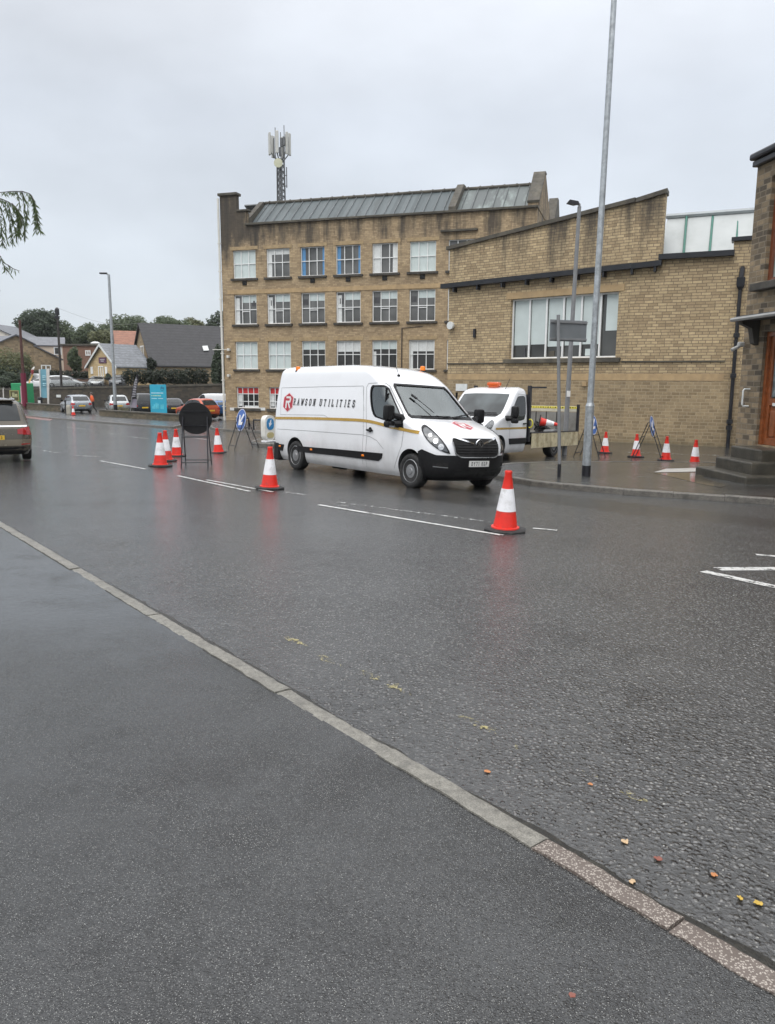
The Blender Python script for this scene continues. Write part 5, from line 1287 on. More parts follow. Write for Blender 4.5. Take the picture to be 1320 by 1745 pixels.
m = TS.band(lambda t: .24, lambda t: .70 if t < .48 else (.70 + (t - .48) / .22 * .10 if t < .70 else max(.46, .80 - (t - .70) * 1.15)), 4.08, .014, 40, 6); m.build('front_bumper', M_BLACK, truck, smooth=50)
m = MB(); m.patch(GR, tF, .018, .09, -.01); m.build('grille', M_DARK, truck)
TS.cx = 4.25 - SH
for sg in (-1, 1):
    m = MB(); m.patch(HU, TS.diag(sg), .010, .08, -.02); m.build('headlight', M_LENS, truck)
    m = MB(); m.bbox((MX_ - SH, sg * 1.26, MZ_ + .09), (.17, .23, .36), .06); m.bbox((MX_ - SH, sg * 1.26, MZ_ - .17), (.15, .22, .16), .05); m.tube([(MX_ - SH + .1, sg * .98, MZ_ - .1), (MX_ - SH, sg * 1.15, MZ_ - .1)], .08, 8); m.build('door_mirror', M_BLACK, truck, smooth=40)
for f, sg in ((tL, 1), (tR, -1)):
    p = f(2.2, 1.12, 0); m = MB(); m.bbox((p.x, p.y + sg * .03, p.z), (.2, .05, .045), .02); m.build('door_handle', M_BLACK, truck)
    m = MB()
    for a_, b_ in (((2.04, .45), (2.04, 1.1)), ((2.04, 1.1), (2.08, 2.0)), ((2.08, 2.0), (2.5, 2.02)), ((2.5, 2.02), (3.08, 1.35)), ((3.08, 1.35), (3.1, .8)), ((3.1, .8), (2.95, .45))):
        a_, b_ = V(a_), V(b_); n_ = V((-(b_ - a_).y, (b_ - a_).x)).normalized() * .007; k = 6
        for j in range(k): p, q = a_.lerp(b_, j / k), a_.lerp(b_, (j + 1) / k); m.add([f(*(p + n_), .003), f(*(q + n_), .003), f(*(q - n_), .003), f(*(p - n_), .003)], [(0, 1, 2, 3)])
    m.build('door_gap', M_SEAM, truck)
for ya, yb in ((-.6, .1), (.15, .75)):
    m = MB(); m.tube([tF(ya + (yb - ya) * k / 6, 1.42, .03) for k in range(7)], .013, 5); m.build('wiper', M_BLACK, truck)
p = tT(2.35, 0, 0); m = MB(); m.bbox((p.x, 0, p.z + .10), (.24, .42, .13), .05); m.bbox((p.x, 0, p.z + .015), (.2, .32, .05), .02); lb = m.build('light_bar', pm('orange_lens', (.62, .10, .01), .2, .1, 9, coat=.5), truck, smooth=40)
p = tT(2.62, .55, 0); m = MB(); m.tube([p, p + V((-.05, 0, .05)), p + V((-.28, 0, .34))], .008, 5); m.build('aerial', M_BLACK, truck)
# chassis, headboard, bed, boards
BX0, BX1, BZ, BW = -1.72, 1.72, .80, 1.02
m = MB(); 
for sg in (-1, 1): m.box(((BX0 + 1.7) / 2, sg * .4, .56), (1.9 - BX0, .09, .18))
m.box((0, 0, .42), (.25, 1.5, .12)); m.box((.9, 0, .5), (.4, 1.0, .2)); m.build('chassis', M_DARK, truck)
m = MB(); m.bbox(((BX0 + BX1) / 2, 0, BZ - .05), (BX1 - BX0, 2 * BW, .09), .01); bed = m.build('bed_floor', pm('bed_steel', (.10, .10, .095), .5, .3, 3, dirt=(.30, .27, .22), dscale=2, damt=.8), truck)
m = MB(); m.bbox((BX1 + .10, 0, (BZ + 2.2) / 2 - .20), (.06, 2 * BW, 2.25 - BZ), .01)
for sg in (-1, 1): m.box((BX1 + .12, sg * (BW - .03), 1.42), (.1, .1, 1.75))
m.box((BX1 + .12, BW + .28, 2.24), (.06, .5, .05)); hb = m.build('headboard', M_BLKMET, truck)
m = MB()
for k in range(9): m.box((BX1 + .135, BW - .35, 1.35 + k * .07), (.03, .34, .028))
m.build('vent_slats', pm('dull_yellow', (.42, .36, .16), .6, .2, 9), hb)
M_DROP = pm('dirty_cream_board', (.56, .50, .33), .55, .2, 4, dirt=(.20, .13, .05), dscale=5, damt=.8)
def streaks(mm):
    N, L = mm.node_tree.nodes, mm.node_tree.links; b = N['Principled BSDF']; src = b.inputs['Base Color'].links[0].from_socket
    n_ = noise(N, L, mapv(N, L, objco(N), (7, 7, .6)), 1.0, 5, .7); L.new(mixc(N, L, mrange(N, L, n_, .5, .72, 0, .75), src, (.16, .10, .03)), b.inputs['Base Color'])
streaks(M_DROP)
m = MB(); m.bbox(((BX0 + BX1) / 2, BW + .035, .545), (BX1 - BX0 - .04, .035, .42), .008); m.box(((BX0 + BX1) / 2, BW + .03, .775), (BX1 - BX0, .05, .05)); m.build('lowered_side_board', M_DROP, truck)
m = MB(); m.box(((BX0 + BX1) / 2, BW + .0, BZ + .0), (BX1 - BX0, .06, .08)); m.build('bed_rail', M_BLKMET, truck)
M_GREYB = pm('grey_side_board', (.20, .195, .18), .6, .15, 2, dirt=(.12, .10, .08), dscale=3, damt=.6)
m = MB(); m.bbox(((BX0 + BX1) / 2, -BW + .02, BZ + .2), (BX1 - BX0, .04, .38), .008); m.build('far_side_board', M_DROP, truck)
m = MB(); m.bbox((BX0 - .03, 0, BZ + .34), (.045, 2 * BW - .08, .66), .008); fb = m.build('tail_board', M_GREYB, truck)
m = MB()
for k in range(1, 5): m.box((BX0 - .002, -BW + 2 * BW * k / 5, BZ + .34), (.014, .025, .66))
m.build('board_joint', M_DARK, fb)
m = MB(); m.bbox((BX0 - .03, 0, BZ + .78), (.06, 2 * BW - .06, .19), .01); tr_ = m.build('top_rail', pm('cream_board', (.55, .52, .42), .6, .1, 3, dirt=(.35, .3, .2), dscale=3, damt=.6), truck)
m = MB(); m.box((BX0 + .003, 0, BZ + .83), (.008, 2 * BW - .1, .075)); tp = m.build('chevron_tape', pm('yellow_tape', (.72, .62, .08), .5, .1, 5), tr_)
m = MB(); rr = random.Random(3)
for k in range(20): m.box((BX0 + .009, -BW + .12 + k * .095, BZ + .83), (.004, rr.uniform(.02, .06), rr.uniform(.02, .05)))
m.build('tape_marks', M_TEXT, tp)
for sg in (-1, 1):
    m = MB(); m.box((BX0 - .03, sg * (BW - .02), BZ + .42), (.08, .08, 1.05)); m.build('rear_post', M_BLKMET, truck)
for sg in (-1, 1):
    wheel(truck, TWB, sg * .92); wheel(truck, .0, sg * .88, wd=.28)
    m = MB(); m.box((-.52, sg * .88, .42), (.03, .32, .4)); m.build('mudflap', M_RUBBER, truck)
m = MB(); m.tube([V((BX1 + .18, BW + .06, 1.12)) + V((0, .09 * cos(t * pi / 8), .13 * sin(t * pi / 8))) for t in range(-5, 6)], .022, 6); m.build('coiled_strap', pm('yellow_strap', (.62, .55, .05), .5, .1, 5), truck)
# things lying in the bed
def bedpt(px, py, zl):
    I = TM.inverted(); o_ = I @ CAM; d = I.to_3x3() @ ray(px, py); return o_ + d * ((zl - o_.z) / d.z)
def inbed(x, y, z): return TM @ V((x, y, z))
def bedy(px, py, yl):
    I = TM.inverted(); o_ = I @ CAM; d = I.to_3x3() @ ray(px, py); return o_ + d * ((yl - o_.y) / d.y)
_p = bedy(922, 724, .35); q = TM @ V((_p.x, .35, BZ)); bag = thing('cable_heap', 'heap of black cable lying in the truck bed behind the cab', 'cable', q, ta)
m = MB(); rr = random.Random(6)
for k in range(6):
    c_ = V((rr.uniform(-.1, .1), rr.uniform(-.1, .1), .10 + k * .035)); R_ = .15 + rr.uniform(-.05, .05); P = [c_ + V((R_ * cos(t * pi / 8), R_ * .9 * sin(t * pi / 8), .08 * sin(t * pi / 4 + k))) for t in range(17)]
    m.tube(P, .022, 5)
m.lathe([(.30, 0), (.27, .08), (.18, .16), (.1, .2), (0, .21)], 9, (-.12, .02, 0), cap=False)
m.build('cable_coil', M_RUBBER, bag)
m = MB(); m.bbox((.0, .35, .05), (.7, .35, .08), .02, .3); m.build('folded_sheet', M_GREYP, bag)

# ------------------------------------------------------------------ traffic cones
def make_cone():
    t = thing('traffic_cone', 'x', 'cone')
    m = MB(); n = 8; P = [(.27 * cos(2 * pi * (k + .5) / n), .27 * sin(2 * pi * (k + .5) / n)) for k in range(n)]
    m.lathe([(.0, 0), (.262, 0), (.27, .012), (.268, .032), (.245, .042), (.17, .048)], 8, (0, 0, 0), MX.Rotation(pi / 8, 3, 'Z')); m.build('base', M_RUBBER, t)
    def rad(z): return .152 - (z - .045) * (.152 - .036) / .71
    m = MB(); m.lathe([(.175, .044), (.172, .062), (rad(.066), .066), (rad(.26), .26)], 32, cap=False); m.lathe([(rad(.54), .54), (rad(.715), .715), (.045, .722), (.047, .745), (.040, .757), (.03, .757), (.028, .70)], 32, cap=False)
    m.lathe([(rad(.26), .26), (rad(.54), .54)], 32, cap=False)
    m.build('body', M_RED, t, smooth=40)
    m = MB(); m.lathe([(rad(.262), .262), (rad(.262) + .003, .263), (rad(.538) + .003, .537), (rad(.538), .538)], 32, cap=False); m.build('reflective_sleeve', M_REFL, t, smooth=40)
    return t
cone0 = make_cone()
CG = 'red and white traffic cones on the road'
CONES = [((860, 905), 1.04, 'big near traffic cone on the white line in front of the van bonnet'),
         ((459, 833), 1.0, 'traffic cone standing alone by the rear wheel of the white panel van'),
         ((273, 795), 1.02, 'front cone of the close pair left of the black round sign'),
         ((283, 786), 1.02, 'cone half hidden directly behind another cone left of the black round sign'),
         ((301, 777.5), 1.0, 'cone just left of the frame legs of the black round sign'),
         ((372, 772), 1.0, 'cone between the black round sign and the blue arrow sign'),
         ((1030, 772), 1.0, 'cone by the wall just right of the thick lamp column'),
         ((1083, 779), 1.02, 'cone left of the edge-on blue sign by the workshop wall'),
         ((1134, 785), 1.02, 'cone right behind the legs of the edge-on blue sign'),
         ((1183, 792), 1.0, 'rightmost cone, the one nearest the stone steps'),
         ((125, 708), 1.0, 'far orange cone beside the silver hatchback at the car park entrance')]
rc = random.Random(8)
for i, (p, sc, lab) in enumerate(CONES):
    g = G(*p, .1 if i == 10 else 0); z = g.z
    if i == 0: o = copy_thing(cone0, g, rc.uniform(0, 6), lab, CG, sc * 1.0)
    else: o = copy_thing(cone0, g, rc.uniform(0, 6), lab, CG, sc)
    o.rotation_euler.x = rc.uniform(-.035, .035); o.rotation_euler.y = rc.uniform(-.035, .035)
q = inbed(.55, .30, BZ + .20)
o = copy_thing(cone0, q, 0, 'cone lying on its side in the bed of the tipper truck', CG)
p0_, p1_c = bedy(918, 718, .35), bedy(947, 726, .45)
_d = V((1, -.22, -.16)).normalized(); o.matrix_basis = MX.Translation(TM @ p0_) @ _d.to_track_quat('Z', 'Y').to_matrix().to_4x4() @ MX.Scale(.95, 4)
for ch in list(cone0.children): bpy.data.objects.remove(ch, do_unlink=True)
bpy.data.objects.remove(cone0, do_unlink=True)

# ------------------------------------------------------------------ A-frame signs
BLUE = pm('sign_blue', (.035, .12, .42), .35, .06, 5); M_BACK = pm('sign_back', (.012, .012, .013), .55, .2, 5)
def a_frame(name, label, px, py, ang, h_, disc, gap=.55, spread=.42, face=True, tilt=.16, cat='road sign', wd=None, dz=0):
    """folding frame; local -y is the sign's face side"""
    g = G(px, py); t = thing(name, label, cat, g, ang)
    w2 = (wd or gap) / 2
    def tb(m, a_, b_): m.tube([a_, b_], .014, 6)
    for side, nm in ((-1, 'front_frame'), (1, 'rear_frame')):
        m = MB()
        for sx in (-1, 1): tb(m, V((sx * w2, side * spread, 0)), V((sx * w2 * .92, side * .02, h_ * .86)))
        for z in (.10, .55): k = z; tb(m, V((-w2 * (1 - .08 * k), side * (spread - (spread - .02) * k / .86), h_ * k * .95)), V((w2 * (1 - .08 * k), side * (spread - (spread - .02) * k / .86), h_ * k * .95)))
        m.build(nm, M_BLKMET, t)
    m = MB()
    c_ = V((0, -.06, h_ - disc + dz)); R_ = MX.Rotation(-tilt, 3, 'X') @ MX.Rotation(pi / 2, 3, 'X')
    m.lathe([(0, -.006), (disc, -.006), (disc + .004, 0), (disc, .006), (0, .006)], 40, c_, R_, cap=False); dk = m.build('sign_disc', M_BACK, t, smooth=40)
    m = MB()
    for zz in (-.45, .45): m.box(c_ + R_ @ V((0, zz * disc, -.02)), (disc * 1.5, .02, .035), M=R_)
    m.build('mounting_rail', M_BLKMET, dk)
    if face:
        m = MB(); m.lathe([(0, .008), (disc * .985, .008), (disc * .985, .006)], 40, c_, R_, cap=False); fc = m.build('sign_face', BLUE, dk)
        m = MB(); m.ring(disc * .97, disc * .92, .002, 40, R_, c_ + R_ @ V((0, 0, .0095))); m.build('sign_border', M_REFL, dk)
        m = MB(); A = [(.10, .62), (-.10, .62), (-.10, -.12), (-.38, .16), (-.52, .02), (0, -.58), (.52, .02), (.38, .16), (.10, -.12)]
        ca = RAD(-42); A = [(u * cos(ca) - v * sin(ca), u * sin(ca) + v * cos(ca)) for u, v in A]
        m.prism([(u * disc * 1.15, v * disc * 1.15) for u, v in A], lambda u, v, o_: c_ + R_ @ V((u, v, o_)), .009, .011); m.build('arrow', M_REFL, dk)
    return t
a_frame('road_sign', 'round road sign seen from its black back on a folding frame by three cones', 335, 795, pi + .10, 1.33, .375, gap=.60, spread=.33, dz=.16)
a_frame('road_sign', 'blue round sign with white arrow on a folding frame left of the van', 415, 765, -.95, 1.34, .375, gap=.5, spread=.45)
a_frame('road_sign', 'blue round sign seen almost edge-on among the cones by the workshop wall', 1104, 784, 1.05, 1.42, .34, gap=.5, spread=.48)
a_frame('road_sign', 'blue sign on a folding frame mostly hidden behind the thick lamp column', 1004, 779, .9, 1.42, .34, gap=.5, spread=.45)

# ------------------------------------------------------------------ lamp columns, poles, sign post
def pole(mb, base, top, r0, r1, n=16): mb.tube([base, base.lerp(top, .5), top], [r0, (r0 + r1) / 2, r1], n)
g = G(998, 812, .1); t = thing('lamp_column', 'tall thick galvanised lamp column with a black base, nearest the camera', 'lamp column', g)
topz = at(1046, 0, g.y).z - g.z + 1.6; tx = at(1046, 0, g.y).x - g.x
lean = V((tx / (topz - 1.6), 0, 1))
zb_ = at(1007, 690, g.y).z - g.z
m = MB(); m.tube([lean * 0.0, lean * .26], .100, 24); m.build('base_band', M_BLKMET, t, smooth=50)
m = MB(); m.tube([lean * .26, lean * (zb_ - .03)], .098, 24); m.tube([lean * (zb_ - .03), lean * (zb_ + .05)], [.106, .078], 24); m.box(V((0, -.097, 1.0)), (.10, .008, .55)); m.build('lower_shaft', M_STEEL, t, smooth=50)
m = MB(); m.tube([lean * zb_, lean * topz], [.072, .056], 24); m.tube([lean * topz, lean * topz + V((-.5, -.1, .12))], .035, 10); m.build('upper_shaft', M_STEEL, t, smooth=50)
m = MB(); m.bbox(lean * topz + V((-.75, -.15, .13)), (.6, .28, .09), .04); m.build('lantern', M_GREYP, t)
pY = 26.6
b = at(967, 700, pY); g2 = V((b.x, pY, gz(b.x, pY))); t = thing('lamp_column', 'thin grey lamp column with a small lantern standing in front of the workshop wall', 'lamp column', g2)
tp = at(987, 352, pY) - g2; bt = at(966, 695, pY) - g2; d_ = (tp - bt); ln_ = V((d_.x / d_.z, 0, 1))
m = MB(); m.tube([bt - ln_ * bt.z, tp], [.085, .06], 14); m.tube([tp, tp + V((0, 0, .06)), tp + V((-.14, -.05, .10))], .045, 10); m.build('shaft', M_GREYP, t, smooth=50)
m = MB(); m.prism([(-.34, .0), (-.26, .10), (.02, .05), (.06, -.03), (-.1, -.06)], lambda u, v, o_: tp + V((u - .08, o_, v + .10)), -.10, .10); m.build('lantern', M_BLKMET, t)
m = MB(); p = at(967.5, 671, pY) - g2; m.box(p + V((0, -.09, 0)), (.12, .012, .20)); m.build('number_label', M_PLATEW, t)
pY2 = 64.5
b = at(197, 706, pY2); g3 = V((b.x, pY2, gz(b.x, pY2) + .1)); t = thing('lamp_column', 'slim grey lamp column by the low wall at the car park on the left', 'lamp column', g3)
tp = at(185, 468, pY2) - g3; bt = at(197, 706, pY2) - g3; ln_ = (tp - bt) / (tp - bt).z
m = MB(); m.tube([ln_ * .8, tp], [.14, .10], 12); m.tube([tp, tp + V((-.25, 0, .10))], .06, 8); m.build('shaft', M_STEEL, t, smooth=50)
m = MB(); m.tube([ln_ * 0, ln_ * .85], .16, 12); m.build('base_band', M_BLKMET, t)
m = MB(); m.bbox(tp + V((-.42, 0, .10)), (.62, .3, .12), .04); m.build('lantern', M_BLKMET, t)
g = G(952, 814, .1); t = thing('sign_post', 'grey post carrying the back of a small street sign beside the lamp column', 'sign', g)
tp = at(951, 538, g.y) - g
m = MB(); m.tube([V((0, 0, .3)), V((tp.x, 0, tp.z))], .038, 12); m.tube([V((tp.x, 0, tp.z)), V((tp.x, 0, tp.z + .015))], .041, 12); m.build('post', M_GREYP, t, smooth=50)
m = MB(); m.tube([V((0, 0, 0)), V((0, 0, .31))], .0405, 12); m.build('post_base', M_BLKMET, t)
c0, c1, c2, c3 = [at(*p, g.y - .05) - g for p in ((939, 543), (1010, 548.5), (1009, 583), (941, 580))]
u_ = V(((c1 - c0).x, -.40, (c1 - c0).z)); 
m = MB(); W_, H_ = hypot(u_.x, u_.y), (c0.z - c3.z)
SA = atan2(u_.y, u_.x) * 0 + .0
sc0 = c0 + V((0, -.02, 0)); RS = MX.Rotation(atan2(.42, (c1 - c0).x), 3, 'Z')
zc = (c0.z + c2.z) / 2 + .01; wS = (c1 - c0).x / cos(atan2(.42, (c1 - c0).x))
ctr = V((c0.x, .055, zc)) + RS @ V((wS / 2, 0, 0))
m.bbox(ctr, (wS, .014, H_), .004, M=RS); m.build('sign_plate', pm('sign_plate_back', (.175, .19, .20), .4, .08, 3), t)
for zz in (.40, -.40):
    m = MB(); m.bbox(ctr + V((0, 0, zz * H_)) + RS @ V((0, -.018, 0)), (wS, .03, .045), .004, M=RS); m.box(ctr + V((0, 0, zz * H_ - .02)) + RS @ V((0, -.012, 0)), (wS, .02, .02), M=RS); m.build('plate_channel', M_GREYP, t)

# keep-left bollard on the traffic island
g = G(457, 753, .12); t = thing('illuminated_bollard', 'white and yellow keep-left bollard with a blue panel behind the van', 'bollard', g, .95)
hB = at(457, 707, g.y).z - g.z
m = MB(); P = []
def rr_out(w_, h_, r_, z0): 
    o = []
    for cx, cz, a0 in ((w_ - r_, z0 + h_ - r_, 0), (-w_ + r_, z0 + h_ - r_, 90), (-w_ + r_, z0 + r_, 180), (w_ - r_, z0 + r_, 270)):
        for k in range(6): a = RAD(a0 + 90 * k / 5); o.append((cx + r_ * cos(a), cz + r_ * sin(a)))
    return o
m.prism(rr_out(.26, hB - .08, .2, .06), WF, -.11, .11); m.build('shell', pm('bollard_white', (.72, .71, .66), .4, .05, 4, dirt=(.5, .46, .38), dscale=3, damt=.5), t, smooth=40)
m = MB(); m.prism(rr_out(.18, .42, .15, hB - .54), WF, -.125, -.11); m.lathe([(0, 0), (.15, 0)], 24, (0, -.127, hB - .33), MX.Rotation(pi / 2, 3, 'X'), cap=False); m.build('blue_panel', pm('bollard_blue', (.03, .22, .48), .3, .1, 5), t)
m = MB(); m.prism([(-.02, hB - .2), (.05, hB - .16), (.02, hB - .32), (.08, hB - .30), (-.06, hB - .44), (-.09, hB - .27), (-.04, hB - .3)], WF, -.132, -.128); m.build('arrow', M_REFL, t)
m = MB(); m.prism(rr_out(.18, hB - .78, .12, .15), WF, -.125, -.11); m.build('yellow_panel', pm('bollard_yellow', (.50, .43, .22), .4, .1, 5), t)
m = MB(); m.bbox((0, 0, .03), (.5, .26, .06), .02); m.build('foot', M_REFL, t)
# hoop rails in front of the mill
RG_ = 'black hoop rails outside the mill'
for k, (a_, b_, y0_, y1_, lab) in enumerate(((432, 452, 715.5, 731.5, 'black hoop rail just left of the keep-left bollard'), (403, 424, 712, 729.5, 'black hoop rail behind the blue arrow sign'))):
    A_, B_ = G(a_, y1_, .1), G(b_, y1_ + .5, .1); hh = at(a_, y0_, A_.y).z - A_.z
    t = thing('hoop_rail', lab, 'railing', A_, 0, RG_); d = B_ - A_
    m = MB(); m.tube([V((0, 0, 0)), V((0, 0, hh)), d + V((0, 0, hh)), d], .055, 8)
    m.build('tube_frame', M_BLKMET, t)
# ------------------------------------------------------------------ cars
M_GLC = glassy('car_glass', (.022, .026, .028), .05, .3, 1.5); M_ALLOY = pm('alloy', (.34, .345, .35), .3, .1, 6, metal=.8)
CARP = {}
def paint(name, c, met=.3): return pm(name, c, .25, .03, 2, metal=met, coat=.7)
def make_car(name, label, M, L, W, H, col, group=None, kind='hatch', plate=None, detail=1, cat='car', roofc=None):
    car = mthing(name, label, cat, M, group)
    cowl = {'hatch': 1.05, 'suv': 1.15, 'estate': 1.1, 'van': .75}[kind]; zc = .98 if kind != 'suv' else 1.08
    ws = {'hatch': 1.95, 'suv': 1.95, 'estate': 2.0, 'van': 1.35}[kind]; rt = {'hatch': .55, 'suv': .38, 'estate': .36, 'van': .12}[kind]
    xf = [(.20, L - .14), (.35, L - .03), (.52, L), (.68, L - .05), (.78, L - .16), (.86, L - .42), (.92, L - .75), (zc, L - cowl), (H - .10, L - ws), (H - .03, L - ws - .35), (H, L - ws - .9)]
    xr = [(.20, .14), (.36, .02), (.58, 0), (.86, .03), (zc, .08), (H - .12, rt), (H - .04, rt + .12), (H, rt + .5)]
    w_ = [(.20, W / 2 - .10), (.38, W / 2 - .02), (.68, W / 2), (.90, W / 2 - .025), (zc + .04, W / 2 - .07), (H - .14, W / 2 - .22), (H - .05, W / 2 - .33), (H, W / 2 - .55)]
    s = Shell(xf, xr, w_, [(.2, .5), (.9, .55), (1.1, .35), (H, .35)], 2.6, .32, 2.4)
    z_ = [.20 + .065 * i for i in range(9)] + [.76 + .018 * i for i in range(13)] + [zc + .04 + (H - .16 - zc) * i / 7 for i in range(8)] + [H - .09, H - .06, H - .035, H - .015, H]
    z_ = sorted(set(round(q, 4) for q in z_)); body = s.mesh(z_, 14, 12, 8).build('body', [col, M_CABIN], car, smooth=38)
    F_, R_, Sl, Sr, T_ = s.front(), s.rear(), s.side(1), s.side(-1), s.top()
    x0, x1 = .82, L - .86; r = .325 if kind != 'suv' else .355
    if detail:
        body.parent = None; cut = []
        for ax in (x0, x1):
            for sg in (-1, 1):
                c = MB(); c.lathe([(r + .06, -.2), (r + .06, .2)], 28, (ax, sg * (W / 2 - .08), r + .02), MX.Rotation(pi / 2, 3, 'X')); cut.append(cutter(c))
        carve(body, cut); body.parent = car
    zt_ = H - .13; a0 = L - cowl - .22; a1 = L - ws - .02; b1 = rt + .22; b0 = .42
    gl = [(b0 + .05, zc + .05), (a0 - .05, zc + .02), (a1 - .06, zt_), (b1 + .1, zt_), (b0, zc + .25)] if kind != 'van' else [(a0 - .95, zc + .05), (a0, zc + .02), (a1 - .05, zt_), (a0 - .95, zt_)]
    for f in (Sl, Sr):
        m = MB(); m.patch(chaikin(gl, 1), f, .012, .09, -.01); sw = m.build('side_window', M_GLC, car, smooth=60)
        m = MB(); mid = (gl[0][0] + gl[1][0]) / 2 - .05
        for j in range(5):
            za, zb = zc + .04 + (zt_ - zc - .04) * j / 5, zc + .04 + (zt_ - zc - .04) * (j + 1) / 5; m.add([f(mid - .05, za, .017), f(mid + .05, za, .017), f(mid + .05, zb, .017), f(mid - .05, zb, .017)], [(0, 1, 2, 3)])
        m.build('door_pillar', M_BLACK, sw)
        m = MB(); m.patch([(x0 + r + .08, .22), (x1 - r - .08, .22), (x1 - r - .08, .33), (x0 + r + .08, .33)], f, .006, .2); m.build('sill_trim', M_BLACK, car)
    m = MB(); m.patch([(-W / 2 + .16, zc + .05), (W / 2 - .16, zc + .05), (W / 2 - .30, H - .12), (-W / 2 + .30, H - .12)], F_, .012, .09, -.01); m.build('windscreen', M_GLC, car, smooth=60)
    if kind != 'van':
        m = MB(); m.patch([(-W / 2 + .26, zc + .10), (W / 2 - .26, zc + .10), (W / 2 - .32, H - .16), (-W / 2 + .32, H - .16)], R_, .012, .08, -.01); m.build('rear_window', M_GLC, car, smooth=60)
    m = MB(); m.patch([(-W / 2 + .06, .22), (W / 2 - .06, .22), (W / 2 - .06, .40), (-W / 2 + .06, .40)], R_, .010, .16, -.01); m.build('rear_bumper_trim', M_BLACK, car)
    m = MB(); m.patch([(-W / 2 + .2, .24), (W / 2 - .2, .24), (W / 2 - .28, .56), (-W / 2 + .28, .56)], F_, .010, .16, -.01); m.build('front_grille', M_DARK, car)
    for sg in (-1, 1):
        m = MB(); m.patch([(sg * (W / 2 - .03), .70), (sg * (W / 2 - .36), .74), (sg * (W / 2 - .36), .86), (sg * (W / 2 - .08), .92)], R_, .010, .08, -.02); m.build('tail_light', M_TAIL, car)
        m = MB(); m.patch([(sg * (W / 2 - .06), .62), (sg * (W / 2 - .42), .60), (sg * (W / 2 - .46), .70), (sg * (W / 2 - .12), .76)], F_, .010, .08, -.02); m.build('headlight', M_LENS, car)
        m = MB(); m.bbox((L - cowl - .42, sg * (W / 2 + .06), zc + .08), (.12, .2, .14), .04); m.build('door_mirror', M_BLACK, car)
        for ax in (x0, x1): wheel(car, ax, sg * (W / 2 - .10), r, .2, M_ALLOY, holes=0, spokes=5)
    m = MB(); m.patch([(-.26, .60), (.26, .60), (.26, .71), (-.26, .71)], R_, .014, .2, .0); pt = m.build('rear_plate', M_PLATEY, car)
    if plate: m = MB(); letters(m, plate, lambda u, v, o_: R_(-u, v, o_ + .016), .232 - len(plate) * .060, .622, .066, .90, .17, off=.0, wf=.85); m.build('plate_lettering', M_TEXT, pt)
    m = MB(); m.patch([(-.26, .44), (.26, .44), (.26, .55), (-.26, .55)], F_, .014, .2, .0); m.build('front_plate', M_PLATEW, car)
    return car, s
# the estate car at the left edge, driving away
g = G(51, 783); ca = atan2(.86, -.51); ch = V((cos(ca), sin(ca))); cn = V((-sin(ca), cos(ca)))
cc = V((g.x, g.y)) + cn * .82 - ch * .84
est, es = make_car('estate_car', 'bronze brown estate car with wet rear window driving off at the left edge', pose(cc.x, cc.y, ca, 2.7, 1.6) @ MX.Scale(.89, 4), 4.66, 1.86, 1.66, paint('bronze_paint', (.105, .090, .068), .5), kind='estate', plate='5573')
R_ = es.rear()
m = MB(); m.patch([(-.80, .92), (.80, .92), (.80, .955), (-.80, .955)], R_, .014, .12, .0); m.build('chrome_strip', M_CHROME, est)
m = MB(); m.patch([(-.86, .44), (.86, .44), (.88, .60), (-.88, .60)], R_, .016, .12, -.01); m.build('rear_bumper', paint('bronze_light', (.24, .205, .15), .4), est, smooth=60)
for sg in (-1, 1):
    m = MB(); m.patch([(sg * .64, .46), (sg * .84, .47), (sg * .84, .50), (sg * .64, .49)], R_, .020, .1, .0); m.build('reflector', M_TAIL, est)
    tp = [es.top()(x, sg * .60, .03) for x in (.9, 1.4, 2.0, 2.5)]; m = MB(); m.tube(tp, .018, 6); m.build('roof_rail', M_CHROME, est)
m = MB(); m.bbox((.36, 0, 1.605), (.24, 1.16, .035), .012); m.build('roof_spoiler', paint('bronze_paint', ()), est) if 0 else m.build('roof_spoiler', MATS['bronze_paint'], est)
PARK = 'cars parked in the lower car park'; UP = 'cars parked above the retaining wall'
def at_base(px, py, lift=.1): g = G(px, py, lift); return g
def parkcar(px, py, ang, *a, Y=None, z=None, **k):
    g = G(px, py, .1) if Y is None else at(px, py, Y)
    M = MX.Translation((g.x, g.y, g.z if z is None else z)) @ MX.Rotation(RAD(ang), 4, 'Z') @ MX.Translation((-1.0, 0, 0))
    return make_car(a[0], a[1], M, *a[2:], detail=0, **k)
SILV = paint('silver_paint', (.30, .32, .34), .6); PALE = paint('pale_silver_paint', (.50, .52, .52), .4); BLKP = paint('black_paint', (.012, .013, .016), .1)
ORNG = paint('orange_paint', (.46, .085, .035), .2); BLUP = paint('blue_paint', (.03, .13, .36), .2); WHTP = paint('white_car_paint', (.68, .69, .70), .0); GRYP = paint('grey_paint_car', (.20, .215, .23), .5)
parkcar(135, 704, 126, 'hatchback', 'silver grey hatchback at the entrance of the car park beside the man in orange', 4.25, 1.82, 1.58, SILV, PARK)
parkcar(202, 703.5, 116, 'hatchback', 'pale small car behind the slim lamp column, back end towards the road', 4.1, 1.78, 1.62, PALE, PARK)
parkcar(246, 707, 112, 'parked_car', 'tall black car between the dark feather flag and the blue board', 4.5, 1.9, 1.85, BLKP, PARK, kind='suv')
parkcar(295, 708, 112, 'parked_car', 'black hatchback just right of the blue advertising board', 4.3, 1.8, 1.50, BLKP, PARK)
parkcar(349, 713, 138, 'parked_car', 'orange red hatchback behind the black round sign', 4.2, 1.8, 1.62, ORNG, PARK)
parkcar(377, 712, 125, 'parked_car', 'bright blue car between the orange car and the corner of the mill', 3.9, 1.7, 1.45, BLUP, PARK)
